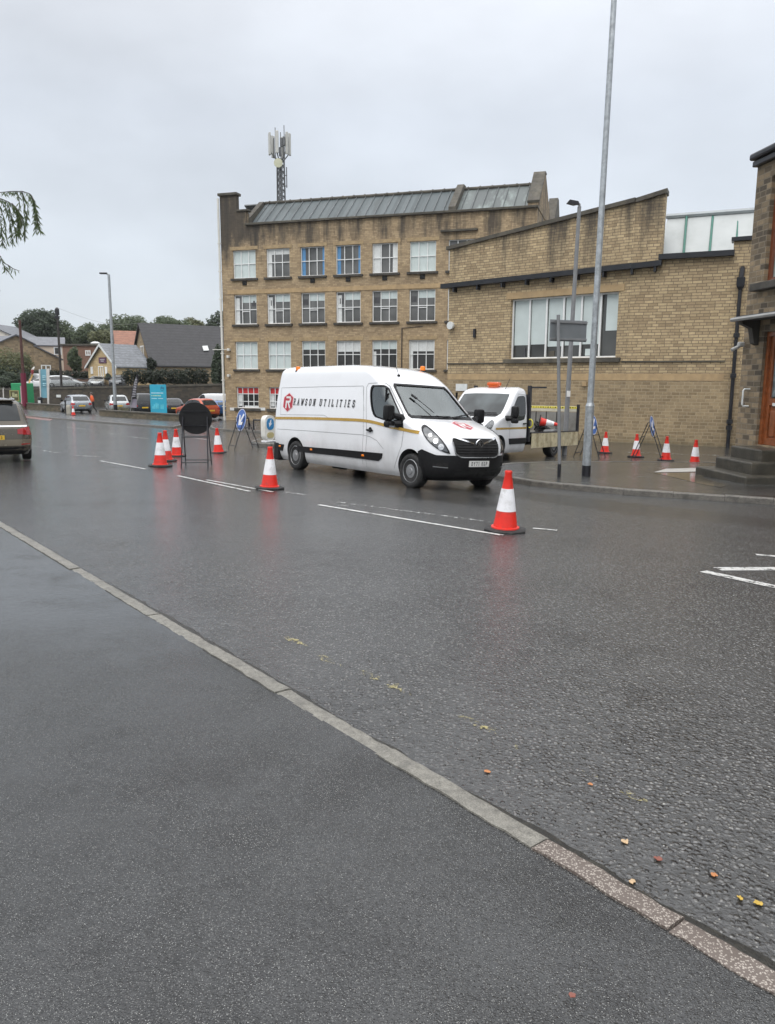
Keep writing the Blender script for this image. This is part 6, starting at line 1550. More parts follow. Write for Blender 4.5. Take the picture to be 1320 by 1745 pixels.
parkcar(383, 705, 160, 'parked_van', 'white van at the back of the car park above the orange car', 4.6, 1.9, 1.95, WHTP, PARK, kind='van', cat='van')

# ------------------------------------------------------------------ left background: walls, terrace, houses
RY = 80.0
A_, B_ = at(-70, 664, RY + 18), at(376, 653.6, RY - 1)
wd = V((B_.x - A_.x, B_.y - A_.y)); wl = wd.length; wa = atan2(wd.y, wd.x)
zb_ = gz(-30, 80) - .3
rw_ = thing('retaining_wall', 'long dark stone retaining wall behind the parked cars', 'wall', (A_.x, A_.y, zb_), wa)
m = MB(); m.prism([(0, 0), (wl, 0), (wl, B_.z - zb_ - .2), (0, A_.z - zb_ - .2)], WF, 0, .5); m.build('masonry', ST_RET, rw_)
m = MB(); strip(m, [(-.1, A_.z - zb_ - .2), (wl + .1, B_.z - zb_ - .2)], 0, .22, -.08, .6); m.build('coping', COPE, rw_)
m = MB(); q = pl(rw_, 100, 675); m.box((q[0], -.04, q[1]), (.72, .03, .3)); m.build('wall_sign', CURT, rw_)
tA, tB = A_.z - .12, B_.z - .12
def tz_(x, y): u = ((x - A_.x) * wd.x + (y - A_.y) * wd.y) / wl / wl; return tA + (tB - tA) * max(-.5, min(1.2, u)) + max(0, y - 96) * .035
def wally(x): return A_.y + (x - A_.x) * wd.y / wd.x
struct(gridsheet('upper_ground', axis([(-150, -16, 6)]), axis([(0, 160, 8)]), lambda x, v: (x, wally(x) + .45 + v, tz_(x, wally(x) + .45 + v)), pm('upper_tarmac', (.06, .065, .05), .6, .3, .4)))
# low walls at the pavement edge
def lowwall(name, label, p0, p1, hpx, lift=.1):
    a_, b_ = G(*p0, lift), G(*p1, lift); d = V((b_.x - a_.x, b_.y - a_.y)); ln = d.length; an = atan2(d.y, d.x); h = hpx * a_.y / FPX
    t = thing(name, label, 'wall', (a_.x, a_.y, a_.z), an); dz_ = b_.z - a_.z
    m = MB(); m.prism([(0, -.3), (ln, -.3 + dz_), (ln, h + dz_), (0, h)], WF, 0, .4); m.build('masonry', ST_LOWW, t)
    m = MB(); strip(m, [(-.03, h), (ln + .03, h + dz_)], 0, .09, -.05, .45); m.build('coping', COPE, t)
lowwall('low_wall', 'low mossy stone wall running right of the car park entrance under the blue board', (169, 708), (312, 718), 8)
lowwall('low_wall', 'low stone wall left of the car park entrance behind the litter bin', (-60, 690), (117, 702), 8)

def ridge_house(name, label, A, B, L, zb, ze, zr, wall, roof, side=1, over=.3, cat='house', verge=None, roofbump=None):
    """A,B: gable corners (xy) as seen from outside left to right; body runs L away from the viewer"""
    A, B = V(A), V(B); d = B - A; W_ = d.length; an = atan2(d.y, d.x)
    t = thing(name, label, cat, (A.x, A.y, zb), an)
    m = MB(); m.prism([(0, -.5), (W_, -.5), (W_, ze - zb), (W_ / 2, zr - zb), (0, ze - zb)], WF, 0, L); m.build('wall', wall, t)
    for s0, s1, nm in ((0, W_ / 2, -1), (W_, W_ / 2, 1)):
        n_ = V((zr - ze, W_ / 2)).normalized(); ex = over * .7
        z0 = ze - zb - (zr - ze) / (W_ / 2) * ex; x0 = s0 - ex if nm < 0 else s0 + ex
        m = MB(); off = .16
        P = [(x0, z0 + .02), (s1, zr - zb + .02), (s1, zr - zb + off + .06), (x0, z0 + off)]
        m.prism(P, WF, -over, L + over); m.build('roof', roof, t)
        if verge:
            m = MB(); m.prism([(x0, z0 - .12), (s1, zr - zb - .14), (s1, zr - zb + off), (x0, z0 + off - .03)], WF, -over - .05, -over); m.build('bargeboard', verge, t)
    return t
def xy(px, Y): p = at(px, 650, Y); return (p.x, p.y)
def zat(px, py, Y): return at(px, py, Y).z
def ribbed(name, c, pitch, dark, dirt=None):
    m, N, L, b = _pr(name); co = objco(N); s = N.new('ShaderNodeSeparateXYZ'); L.new(co, s.inputs[0])
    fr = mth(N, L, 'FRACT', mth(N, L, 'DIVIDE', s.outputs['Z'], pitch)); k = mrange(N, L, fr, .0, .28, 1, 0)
    n_ = noise(N, L, co, 1.3, 4); cc_ = mixc(N, L, mrange(N, L, n_, .3, .7), [x * .75 for x in c], [x * 1.25 for x in c])
    cc_ = mixc(N, L, .35, cc_, mixc(N, L, mrange(N, L, noise(N, L, mapv(N, L, co, (3, 3, 7)), 1, 2), .35, .65), [x * .6 for x in c], [x * 1.6 for x in c]))
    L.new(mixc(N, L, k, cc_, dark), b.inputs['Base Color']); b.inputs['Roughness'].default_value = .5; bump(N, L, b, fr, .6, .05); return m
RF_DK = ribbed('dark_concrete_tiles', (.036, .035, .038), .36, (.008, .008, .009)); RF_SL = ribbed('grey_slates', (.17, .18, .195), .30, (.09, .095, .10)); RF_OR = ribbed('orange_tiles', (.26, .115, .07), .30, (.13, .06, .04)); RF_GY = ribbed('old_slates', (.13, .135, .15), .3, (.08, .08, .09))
# chapel-like house with the long dark tiled roof
cA, cB = xy(227, 103), xy(261, 95.5)
t = ridge_house('stone_house', 'stone house with long dark tiled roof and one rooflight left of the mill', cA, cB, 26, 1.2, zat(261, 622, 95.5), zat(243, 553, 99), ST_RUB, RF_DK)
Wd = (V(cB) - V(cA)).length
def hwin(t, px, py0, py1, w_, y=-.0, name='window', fr=FRAME, gl=None, px2=None):
    q0, q1 = pl(t, px, py1), pl(t, px, py0); window(t, q0[0] - w_ / 2, q0[0] + w_ / 2, q0[1], q1[1], (.5,), (), gl or GL_DARK, y=y - .04, frame=fr, fw=.14, bar=.14)
hwin(t, 242.5, 589, 606, 1.5); hwin(t, 236, 625, 634, 1.3)
m = MB(); M_ = WM[t]
# rooflight: on the right-hand slope
P = [M_.inverted() @ at(px, py, Yv) for px, py, Yv in ((343, 590, 97.2), (353, 589.5, 97.6), (355.5, 598, 96.6), (346, 598.5, 96.2))]
W_ = Wd; zr_l, ze_l = zat(243, 553, 99) - 1.2, zat(261, 622, 95.5) - 1.2
def roofpt(px, py):
    """hit of a pixel ray with the right-hand slope"""
    n_ = V(((zr_l - ze_l), 0, W_ / 2)).normalized(); p0 = V((W_, 0, ze_l + .24)); o_ = M_.inverted() @ CAM; d = M_.inverted().to_3x3() @ ray(px, py); return o_ + d * ((p0 - o_).dot(n_) / d.dot(n_)), n_
pts = [roofpt(*p) for p in ((344, 590.5), (353, 590), (355.5, 598), (346.5, 598.5))]; m.add([p + n_ * .02 for p, n_ in pts] + [p + n_ * .12 for p, n_ in pts], [(0, 1, 2, 3), (4, 5, 6, 7), (0, 1, 5, 4), (1, 2, 6, 5), (2, 3, 7, 6), (3, 0, 4, 7)]); m.build('rooflight', CURT, t)
# yellow stone gabled hall
t = ridge_house('village_hall', 'small pale yellow stone gabled building with a purple sign on its gable', xy(151, 95), xy(201, 91.5), 4.6, zat(170, 655, 93), zat(151, 625, 95), zat(174, 588, 93), ST_YEL, RF_SL, verge=CURT, cat='building')
q0, q1 = pl(t, 169, 619), pl(t, 181, 609); m = MB(); m.box(((q0[0] + q1[0]) / 2, -.05, (q0[1] + q1[1]) / 2), (q1[0] - q0[0], .06, q1[1] - q0[1])); sg_ = m.build('wall_sign', pm('purple_sign', (.10, .045, .085), .5, .1, 4), t)
m = MB(); xm = (q0[0] + q1[0]) / 2
for k, (zz, ww) in enumerate(((.62, .62), (.36, .4))): m.box((xm, -.085, q0[1] + (q1[1] - q0[1]) * zz), ((q1[0] - q0[0]) * ww, .006, .08))
m.build('sign_panel', pm('pale_sign_text', (.5, .48, .5), .5, .1, 9), sg_)
q0, q1 = pl(t, 168.8, 648), pl(t, 176, 624); window(t, q0[0], q1[0], q0[1], q1[1], (.5,), (), GL_DARK, y=-.04, frame=FRAME, fw=.10, bar=.12, name='door')
for px in (157, 181.5, 196): hwin(t, px, 625, 637, .42)
# side window in shade
# orange roof behind, brick building, cream house, stone gable house, white building
ridge_house('brick_house', 'house with an orange tiled roof behind the yellow gabled building', xy(236, 104), xy(250, 103.8), 10, 1.5, zat(240, 590, 104), zat(243, 566, 104), ST_BRK, RF_OR)
def block(name, label, px0, px1, pyt, pyb, Y, dep, wall, cat='building', roof=None, dy=0):
    a_, b_ = V(xy(px0, Y)), V(xy(px1, Y + dy)); d = b_ - a_; an = atan2(d.y, d.x); zb = zat(px0, pyb, Y); zt2 = zat(px0, pyt, Y)
    t = thing(name, label, cat, (a_.x, a_.y, zb), an); m = MB(); m.box((d.length / 2, dep / 2, (zt2 - zb) / 2), (d.length, dep, zt2 - zb)); m.build('wall', wall, t)
    m = MB(); m.bbox((d.length / 2, dep / 2, zt2 - zb + .12), (d.length + .5, dep + .5, .24), .03); m.build('roof', roof or COPE, t); return t
ab = ridge_house('orange_roof_house', 'broad house whose orange tiled roof rises behind the grey slate roof', xy(198, 112), xy(201, 106), 18, 2.0, zat(200, 595, 106), zat(206, 566, 109), ST_BRK, RF_OR, over=.2)
t = block('brick_building', 'flat-roofed reddish brick building with one white window between the houses', 110, 169, 589, 650, 112, 9, ST_BRK)
hwin(t, 150, 597, 606, .75); m = MB(); q = pl(t, 158, 588); m.lathe([(.0, .1), (.6, .1), (.7, .3), (.4, .5), (0, .55)], 12, (q[0], 1, q[1]), cap=False); m.build('roof_vent', CURT, t)
CREAM = pm('cream_render', (.60, .50, .40), .8, .05, 1, dirt=(.45, .38, .3), dscale=.8, damt=.4); WREND = pm('white_render', (.60, .56, .50), .8, .06, .8, dirt=(.2, .19, .17), dscale=.5, damt=.7)
a_, b_ = V(xy(111, 122)), V(xy(112, 131))
t = ridge_house('cream_house', 'cream rendered house with a grey slate roof behind the stone gable', a_, b_, 22, 1.5, zat(111, 590, 122), zat(111, 577, 126), CREAM, RF_GY)
# local: long wall faces the viewer at x=0; a small window on it
m = MB(); p = at(98, 598, 110) ; 
tw = WM[t].inverted() @ at(98, 598, 122.0)
wq = MB(); wq.box((-.03, tw.y, tw.z), (.08, 1.1, 1.2)); wo = wq.build('window', FRAME, t); wq = MB(); wq.box((-.09, tw.y, tw.z), (.04, .8, .9)); wq.build('pane', GL_DARK, wo)
t = ridge_house('gable_house', 'brown stone house gable with a lower lean-to on its right, left edge', xy(2, 110), xy(62, 112.7), 10, 1.0, zat(4, 585, 110), zat(33, 572, 111.3), ST_YEL if 0 else ST_RUB, RF_GY)
q = [pl(t, *p) for p in ((56, 640), (102, 640), (101, 612), (56, 590))]
m = MB(); m.prism([(q[0][0], -.5), (q[1][0], -.5), q[2], q[3]], WF, -.3, 8); an_ = m.build('annex_wall', ST_RUB, t)
m = MB(); d_ = .18; m.prism([(q[2][0] + .4, q[2][1] - .2), (q[3][0], q[3][1] + .03), (q[3][0], q[3][1] + .2), (q[2][0] + .4, q[2][1] + .0)], WF, -.5, 8.2); m.build('annex_roof', RF_GY, t)
q0, q1 = pl(t, 70, 634, -.3), pl(t, 86, 622, -.3); window(t, q0[0], q1[0], q0[1], q1[1], (.5,), (), GL_DARK, y=-.36, frame=FRAME, fw=.14, bar=.2)
t = ridge_house('white_house', 'stained white rendered building at the far left edge', xy(-60, 130), xy(26, 130), 10, 2.0, zat(26, 572, 130), zat(-8, 552, 130), WREND, RF_GY)

# railings on the wall, hedge, poles, flags, boards, bin
def onwall(px, h=0): # a point on top of the retaining wall
    q = on_plane(px, 655, (A_.x, A_.y), wa); u = ((q.x - A_.x) * cos(wa) + (q.y - A_.y) * sin(wa)) / wl; return V((q.x, q.y, A_.z + (B_.z - A_.z) * u + h)) + V((-sin(wa), cos(wa), 0)) * .25
a_, b_ = onwall(84), onwall(213); t = thing('iron_railing', 'thin iron railing along the top of the retaining wall', 'railing', a_, 0); d = b_ - a_
m = MB(); m.tube([V((0, 0, .92)), d + V((0, 0, .92))], .03, 5); m.tube([V((0, 0, .12)), d + V((0, 0, .12))], .025, 5); m.build('rail', M_BLKMET, t)
m = MB(); k = int(d.length / .17)
for i in range(k): p = d * i / k; m.box(p + V((0, 0, .48)), (.028, .028, .96))
m.build('bars', M_BLKMET, t)

LEAF_DK = leafmat('dark_leaves', (.03, .046, .03), (.075, .10, .06)); LEAF_MD = leafmat('mid_leaves', (.045, .066, .036), (.12, .15, .08)); LEAF_YL = leafmat('yellowing_leaves', (.05, .066, .03), (.16, .165, .075)); LEAF_HD = leafmat('hedge_leaves', (.008, .014, .008), (.028, .038, .02)); LEAF_WL = leafmat('willow_leaves', (.03, .05, .02), (.11, .15, .06), .45)
BARK = pm('bark', (.06, .05, .04), .9, .3, 8)
def leafcloud(mb, blobs, n, size, rnd, flat=.0, gap=.0):
    vol = [a * b * c for (_, a, b, c) in blobs]; tot = sum(vol)
    for (c, a, b, h), vv in zip(blobs, vol):
        for _ in range(int(n * vv / tot)):
            while True:
                d = V((rnd.gauss(0, 1), rnd.gauss(0, 1), rnd.gauss(0, 1)))
                if d.length > .01: break
            d.normalize(); r = rnd.uniform(.35, 1) ** .4 * (1 + .10 * sin(7 * d.x + 3 * d.z * 4) + .08 * sin(11 * d.y + 5 * d.z))
            p = V(c) + V((d.x * a * r, d.y * b * r, d.z * h * r)); s = size * rnd.uniform(.6, 1.3)
            u = V((rnd.gauss(0, 1), rnd.gauss(0, 1), rnd.gauss(0, 1) * .6)); u = u.normalized(); v = u.cross(d + V((rnd.uniform(-.5, .5), rnd.uniform(-.5, .5), rnd.uniform(-.5, .5))))
            if v.length < .01: continue
            v = v.normalized(); u *= s * .5; v *= s * .32
            mb.add([p - u, p - v * .9 + u * .1, p + u, p + v], [(0, 1, 2, 3)])
def tree(name, label, px, Y, pyt, pyb, wpx, mat, n=4200, size=.42, seed=1, lobes=9, group=None, base=None, cat='tree', trunk=True):
    rnd = random.Random(seed); k = Y / FPX; cx, cyy = at(px, pyt, Y).x, Y; zt2, zb2 = zat(px, pyt, Y), zat(px, pyb, Y)
    gb = base if base is not None else zb2 - 2.5
    t = thing(name, label, cat, (cx, cyy, gb), 0, group); R = wpx * k / 2; H_ = zt2 - zb2
    bl = [((0, 0, zb2 - gb + H_ * .5), R * .72, R * .6, H_ * .40)]
    for i in range(lobes):
        an = rnd.uniform(0, 2 * pi); rr_ = rnd.uniform(.35, .72) * R; zz = rnd.uniform(.22, .80); f_ = sqrt(max(.1, 1 - (2 * zz - 1) ** 2 * .8))
        s_ = rnd.uniform(.26, .42); bl.append(((cos(an) * rr_ * f_, sin(an) * rr_ * f_ * .8, zb2 - gb + H_ * zz), R * s_, R * s_, H_ * s_ * .62))
    bl.append(((rnd.uniform(-.2, .2) * R, 0, zt2 - gb - H_ * .16), R * .34, R * .34, H_ * .17))
    m = MB(); leafcloud(m, bl, n, size, rnd); m.build('crown', mat, t, recalc=False)
    if trunk:
        m = MB(); m.tube([V((0, 0, -.3)), V((.05 * R, 0, (zb2 - gb) * .8)), V((0, 0, (zb2 - gb) + H_ * .5))], [.05 * H_ + .06, .035 * H_ + .05, .03], 8)
        for i in range(5):
            c = bl[1 + i][0]; m.tube([V((0, 0, (zb2 - gb) * .7 + H_ * .05 * i)), V(c) * .55 + V((0, 0, (zb2 - gb) * .4)), V(c)], [.02 * H_ + .02, .015 * H_ + .01, .01], 5)
        m.build('trunk', BARK, t)
    return t
TG = 'trees on the skyline'
tree('broadleaf_tree', 'tall dark tree on the skyline above the stone gable at the left', 62, 150, 526, 592, 86, LEAF_DK, 11000, .45, 1, 12, TG)
tree('broadleaf_tree', 'lower rounded tree on the skyline just right of the tall dark tree', 108, 152, 546, 604, 60, LEAF_MD, 5500, .42, 2, 8, TG)
tree('broadleaf_tree', 'bushy green tree behind the flat brick building', 150, 140, 550, 606, 60, LEAF_MD, 5500, .42, 3, 8, TG)
tree('broadleaf_tree', 'highest green tree on the skyline behind the slim lamp column', 205, 145, 536, 606, 110, LEAF_MD, 11000, .43, 4, 13, TG)
tree('broadleaf_tree', 'pale yellowish green tree in front of the skyline trees above the yellow gable', 178, 126, 562, 604, 60, LEAF_YL, 6000, .36, 5, 9, TG)
tree('broadleaf_tree', 'round tree rising behind the middle of the dark tiled roof', 283, 145, 538, 590, 96, LEAF_MD, 9500, .43, 6, 9, TG)
tree('broadleaf_tree', 'small pale tree behind the right part of the dark tiled roof', 328, 150, 541, 590, 62, LEAF_YL, 6500, .42, 7, 7, TG)
tree('broadleaf_tree', 'dark tree whose top shows beside the left corner of the mill', 370, 140, 530, 590, 56, LEAF_DK, 6000, .4, 8, 8, TG)
tree('broadleaf_tree', 'dense tree in front of the brown stone gable at the far left edge', 12, 98, 592, 668, 100, LEAF_YL, 9000, .27, 9, 12, base=.6)
tree('broadleaf_tree', 'dark shrubby tree below the yellowing one at the far left edge', 8, 96.8, 622, 664, 88, LEAF_DK, 7500, .26, 19, 9, base=.6)
tree('broadleaf_tree', 'slender dark tree between the dark tiled roof and the mill', 371, 86, 586, 668, 30, LEAF_DK, 2600, .30, 10, 8, base=.2)
tree('ivy_shrub', 'dark ivy climbing the stone gable under the tiled roof', 257, 95, 609, 634, 18, LEAF_HD, 900, .3, 11, 5, base=1.0, cat='shrub', trunk=False)
tree('broadleaf_tree', 'bushy tree between the cream house and the brick building', 124, 104, 590, 636, 26, LEAF_MD, 1800, .4, 12, 7, base=1.6)
tree('garden_shrub', 'small dark shrub by the door of the yellow gabled building', 184, 91.0, 636, 650, 12, LEAF_DK, 500, .26, 13, 4, base=.9, cat='shrub', trunk=False)
tree('flowering_shrub', 'pale green flowering shrub in front of the pale small car behind the low wall', 203, 68.6, 694, 704, 34, leafmat('shrub_leaves', (.05, .06, .035), (.22, .20, .12)), 1200, .16, 14, 7, base=G(203, 707, .1).z, cat='shrub', trunk=False)
def hedge(name, label, px0, px1, pyt, pyb, Y, seed, size=.26, n=3500, lump=1.2):
    rnd = random.Random(seed); a_, b_ = at(px0, pyb, Y), at(px1, pyb, Y); h = zat(px0, pyt, Y) - a_.z; t = thing(name, label, 'hedge', a_)
    k = max(2, int((b_.x - a_.x) / lump)); bl = [((lump * (i + .5) * (b_.x - a_.x) / (k * lump), rnd.uniform(-.2, .2), h * rnd.uniform(.44, .52)), lump * .85, .8, h * rnd.uniform(.48, .60)) for i in range(k)]
    m = MB(); leafcloud(m, bl, n, size, rnd); m.build('foliage', LEAF_HD, t, recalc=False)
    m = MB()
    for i in range(0, k, 2): p = V(bl[i][0]); m.tube([V((p.x, p.y, -.2)), V((p.x, p.y, h * .7))], .05, 5)
    m.build('stems', BARK, t)
hedge('clipped_hedge', 'big dark hedge above the retaining wall in front of the dark tiled roof', 214, 352, 629, 655, 87.0, 3, n=6500)
hedge('clipped_hedge', 'low dark hedge behind the silver car on the upper level', 52, 150, 631, 645, 103, 5, n=3000)
# upper parked cars
def upcar(px, py, ang, Y, *a, **k):
    g = at(px, py, Y); M = MX.Translation((g.x, g.y, tz_(g.x, g.y))) @ MX.Rotation(RAD(ang), 4, 'Z') @ MX.Translation((-2.1, 0, 0)); return make_car(a[0], a[1], M, *a[2:], detail=0, **k)
upcar(110, 655, 8, 96, 'parked_car', 'silver estate car seen from the side above the retaining wall', 4.7, 1.85, 1.62, PALE, UP, kind='suv')
upcar(64, 655, 185, 96, 'parked_car', 'small white car above the wall left of the blue banners', 3.9, 1.75, 1.45, WHTP, UP)
upcar(166, 655, -75, 92, 'parked_car', 'pale car facing the road above the wall below the yellow gable', 4.2, 1.8, 1.42, PALE, UP)
upcar(203, 655, -80, 90, 'parked_car', 'grey car above the wall beside the big hedge', 4.2, 1.8, 1.45, GRYP, UP)
upcar(46, 652, 180, 100, 'parked_van', 'white van half hidden behind the colourful feather flag', 4.4, 1.85, 1.9, WHTP, UP, kind='van', cat='van')
# poles
def tpole(name, label, p0, p1, Y, r, mat, cat='pole', base=None):
    b = at(*p0, Y); tp = at(*p1, Y); t = thing(name, label, cat, b); d = tp - b
    m = MB(); m.tube([V((0, 0, -.4)), d * .5, d], [r, r * .88, r * .75], 10); m.build('shaft', mat, t, smooth=50); return t, d
WOOD = pm('tarred_wood', (.035, .03, .027), .8, .3, 4, dirt=(.10, .09, .08), dscale=2, damt=.5); RWOOD = pm('red_brown_pole', (.075, .03, .024), .7, .25, 3)
t, d = tpole('telegraph_pole', 'dark wooden telegraph pole above the retaining wall on the left', (104.5, 657), (96.5, 524), 92, .15, WOOD)
m = MB(); m.lathe([(.26, -.35), (.26, .3), (.1, .5)], 8, d + V((0, 0, -.5))); m.box(d + V((0, -.1, -1.1)), (.55, .15, .25)); m.build('pole_fittings', M_BLKMET, t)
m = MB(); p1_ = at(260, 546, 118) - (at(104.5, 657, 92)); m.tube([d.lerp(p1_, k / 10) + V((0, 0, -1.2 * sin(pi * k / 10))) for k in range(11)], .012, 4); m.build('overhead_wire', M_GREYP, t)
pb = G(43, 697, .1)
t, d = tpole('telegraph_pole', 'leaning red-brown pole with a maroon board fixed to its lower part', (43, 697), (33, 545), pb.y, .15, RWOOD)
m = MB(); q0, q1 = d * (5 / 152), d * (62 / 152); m.tube([q0, q1], .24, 10); bd_ = m.build('maroon_board', pm('maroon', (.14, .008, .03), .5, .1, 4), t)
m = MB(); m.tube([q0 + V((-.27, -.05, .2)), q1 + V((-.27, -.05, -1.2))], .07, 6); m.build('pink_edge', pm('pink_stripe', (.55, .33, .36), .5, .1, 4), bd_)
# colourful feather flag and dark feather flag
def feather(name, label, px_pts, Y, mats, depth=.02, pole=None, base=None):
    """px_pts: left edge and right edge pixels from bottom to top"""
    Lp, Rp = px_pts; b = at(*base, Y); t = thing(name, label, 'flag', b)
    m = MB(); n = len(Lp) - 1
    for i in range(n):
        m.cur = min(len(mats) - 1, int(i * len(mats) / n))
        for k in range(3):
            y0_, y1_ = i + k / 3, i + (k + 1) / 3
            def ip(P, y): j = min(n - 1, int(y)); return V(P[j]).lerp(V(P[j + 1]), y - j)
            q = [at(*ip(Lp, y0_), Y), at(*ip(Rp, y0_), Y), at(*ip(Rp, y1_), Y), at(*ip(Lp, y1_), Y)]
            wv = [V((0, .10 * sin(2.1 * (y0_)), 0))] * 2 + [V((0, .10 * sin(2.1 * (y1_)), 0))] * 2
            f_ = [p - b + w_ for p, w_ in zip(q, wv)]; m.add(f_ + [p + V((0, depth, 0)) for p in f_], [(0, 1, 2, 3), (7, 6, 5, 4), (0, 4, 5, 1), (3, 2, 6, 7), (0, 3, 7, 4), (1, 5, 6, 2)])
    fl = m.build('banner', mats, t)
    m = MB(); m.tube([V((0, .05, -.3))] + [at(*p, Y) - b + V((0, .05, 0)) for p in pole], .03, 6); m.build('flag_pole', M_GREYP, t); return t, fl, b
FW = pm('flag_white', (.60, .58, .55), .7, .1, 3); FY = pm('flag_yellow', (.58, .36, .12), .7, .2, 2, dirt=(.3, .08, .05), dscale=2, damt=.7); FRd = pm('flag_red', (.42, .07, .08), .7, .2, 2, dirt=(.5, .3, .12), dscale=2, damt=.6); FPk = pm('flag_pink', (.45, .14, .24), .7, .15, 2)
fy = G(46, 690, .1).y
feather('feather_flag', 'curved colourful feather flag in white, orange and pink beside the maroon pole', ([(45, 676), (45.5, 668), (48, 658), (49, 648), (51, 638), (53, 630), (57, 625)], [(46, 676), (48, 666), (50.5, 656), (53, 646), (55.5, 638), (58, 630), (59, 625)]), fy, [FW, FPk, FY, FY, FRd, FW], pole=[(44.8, 690), (45, 670), (49, 650), (54, 630), (58.5, 625)], base=(44.8, 692))
FD = pm('flag_charcoal', (.028, .028, .034), .7, .15, 2); FDL = pm('flag_grey', (.20, .18, .22), .7, .25, 2)
fy2 = G(225, 711, .1).y
t, fl, b = feather('feather_flag', 'charcoal feather flag with pale lettering leaning right beside the blue board', ([(220.5, 694), (222.5, 680), (224.5, 668), (227, 656), (230, 645), (233, 638)], [(232.5, 695), (232, 680), (232.5, 668), (234, 656), (235, 646), (235.5, 638)]), fy2, [FDL, FD, FD, FD, FD], pole=[(222, 708), (222, 694), (226, 660), (233.5, 638)], base=(222, 710))
m = MB(); rr = random.Random(9)
for k in range(11):
    y = 676 - k * 2.9; u = 223.8 + (676 - y) * .19 + .6; w_ = 6.2 - k * .28
    p0, p1 = at(u, y, fy2 - .16) - b, at(u + w_, y - .8, fy2 - .16) - b; m.tube([p0, p1], .026, 4)
m.build('flag_lettering', pm('flag_pale', (.42, .41, .45), .6, .1, 3), fl)
# blue advertising board on the low wall
ba = G(256, 713, .1); BY = ba.y + .1; z0_ = at(257, 704, BY).z
c0, c1 = at(257, 704, BY), at(284.5, 705, BY - .2); c2 = at(283, 656, BY)
bw_, bh_ = hypot(c1.x - c0.x, c1.y - c0.y), c2.z - c1.z
t = thing('advertising_board', 'upright turquoise blue advertising board with white and yellow text on the low wall', 'sign', c0, atan2(c1.y - c0.y, c1.x - c0.x))
m = MB(); m.bbox((bw_ / 2, .0, bh_ / 2), (bw_, .06, bh_), .01); m.build('panel', pm('turquoise_board', (.03, .36, .52), .4, .06, 1.5), t)
TXW = pm('board_white', (.42, .66, .72), .5, .1, 6); TXY = pm('board_yellow', (.42, .62, .42), .5, .1, 6); TXD = pm('board_dark_blue', (.02, .16, .26), .5, .1, 6)
def words(name, z, h, spans, mat, parts=None):
    m = MB()
    for a_, b_ in spans: m.box(((a_ + b_) / 2 * bw_, -.034, z * bh_), ((b_ - a_) * bw_, .006, h))
    m.build(name, mat, t)
words('text_line', .705, .075, [(.08, .30), (.31, .36), (.38, .60), (.61, .66), (.68, .82)], TXW); words('text_line', .612, .075, [(.08, .13), (.16, .24), (.26, .44), (.46, .68)], TXY); words('text_line', .515, .055, [(.09, .42), (.49, .80)], TXW)
m = MB(); m.box((.72 * bw_, -.034, .90 * bh_), (.07, .006, .16)); m.box((.80 * bw_, -.0345, .875 * bh_), (.22, .006, .09)); m.ring(.15, .12, .005, 20, MX.Rotation(pi / 2, 3, 'X'), (.77 * bw_, -.036, .86 * bh_)); m.build('board_logo', TXD, t)
m = MB()
for x, h_, w_ in ((.15, .10, .07), (.24, .16, .08), (.36, .22, .10), (.47, .19, .10), (.66, .15, .08), (.77, .17, .09)): m.box((x * bw_, -.034, (.15 + h_ / 2) * bh_), (w_ * bw_, .006 + .002 * (x > .3), h_ * bh_))
m.build('board_drawing', TXD if 0 else pm('board_mid', (.10, .50, .62), .5, .3, 2), t)
for x in (.12, .88): m = MB(); m.box((x * bw_, .06, -.15), (.06, .05, .9)); m.build('board_leg', M_GREYP, t)
# left blue banner pair
ly = G(72, 694, .1).y + .6
c0 = at(68, 678, ly); t = thing('banner_stand', 'pale blue upright banner with white side panel behind the litter bin', 'sign', at(72, 692, ly))
b = at(72, 692, ly)
def quadbox(mb, P, th): 
    Q = [p - b for p in P]; mb.add(Q + [p + V((0, th, 0)) for p in Q], [(0, 1, 2, 3), (7, 6, 5, 4), (0, 4, 5, 1), (1, 5, 6, 2), (2, 6, 7, 3), (3, 7, 4, 0)])
m = MB(); quadbox(m, [at(69, 678, ly), at(80, 678, ly + .3), at(78, 629, ly + .3), at(67.5, 629.5, ly)], .08); m.build('blue_panel', pm('pale_blue_banner', (.20, .44, .54), .5, .08, 2), t)
m = MB(); quadbox(m, [at(68, 678, ly - .12), at(69.3, 678, ly - .12), at(67.7, 629, ly - .12), at(65.6, 629, ly - .12)], .08); m.build('left_edge', FW, t)
m = MB(); quadbox(m, [at(80.3, 689, ly + .2), at(82.8, 689, ly + .2), at(83.5, 628, ly + .2), at(78.2, 628.5, ly + .2)], .10); m.build('white_side_panel', FW, t)
m = MB()
for py, a_, b_ in ((641, 71.5, 77.5), (644, 71.8, 77.5), (647.5, 72, 78), (654, 72.5, 78), (657, 72.8, 77.5)):
    p0, p1 = at(a_, py, ly - .03) - b, at(b_, py, ly + .15) - b; m.tube([p0, p1], .045, 4)
m.build('text_line', TXW, t)
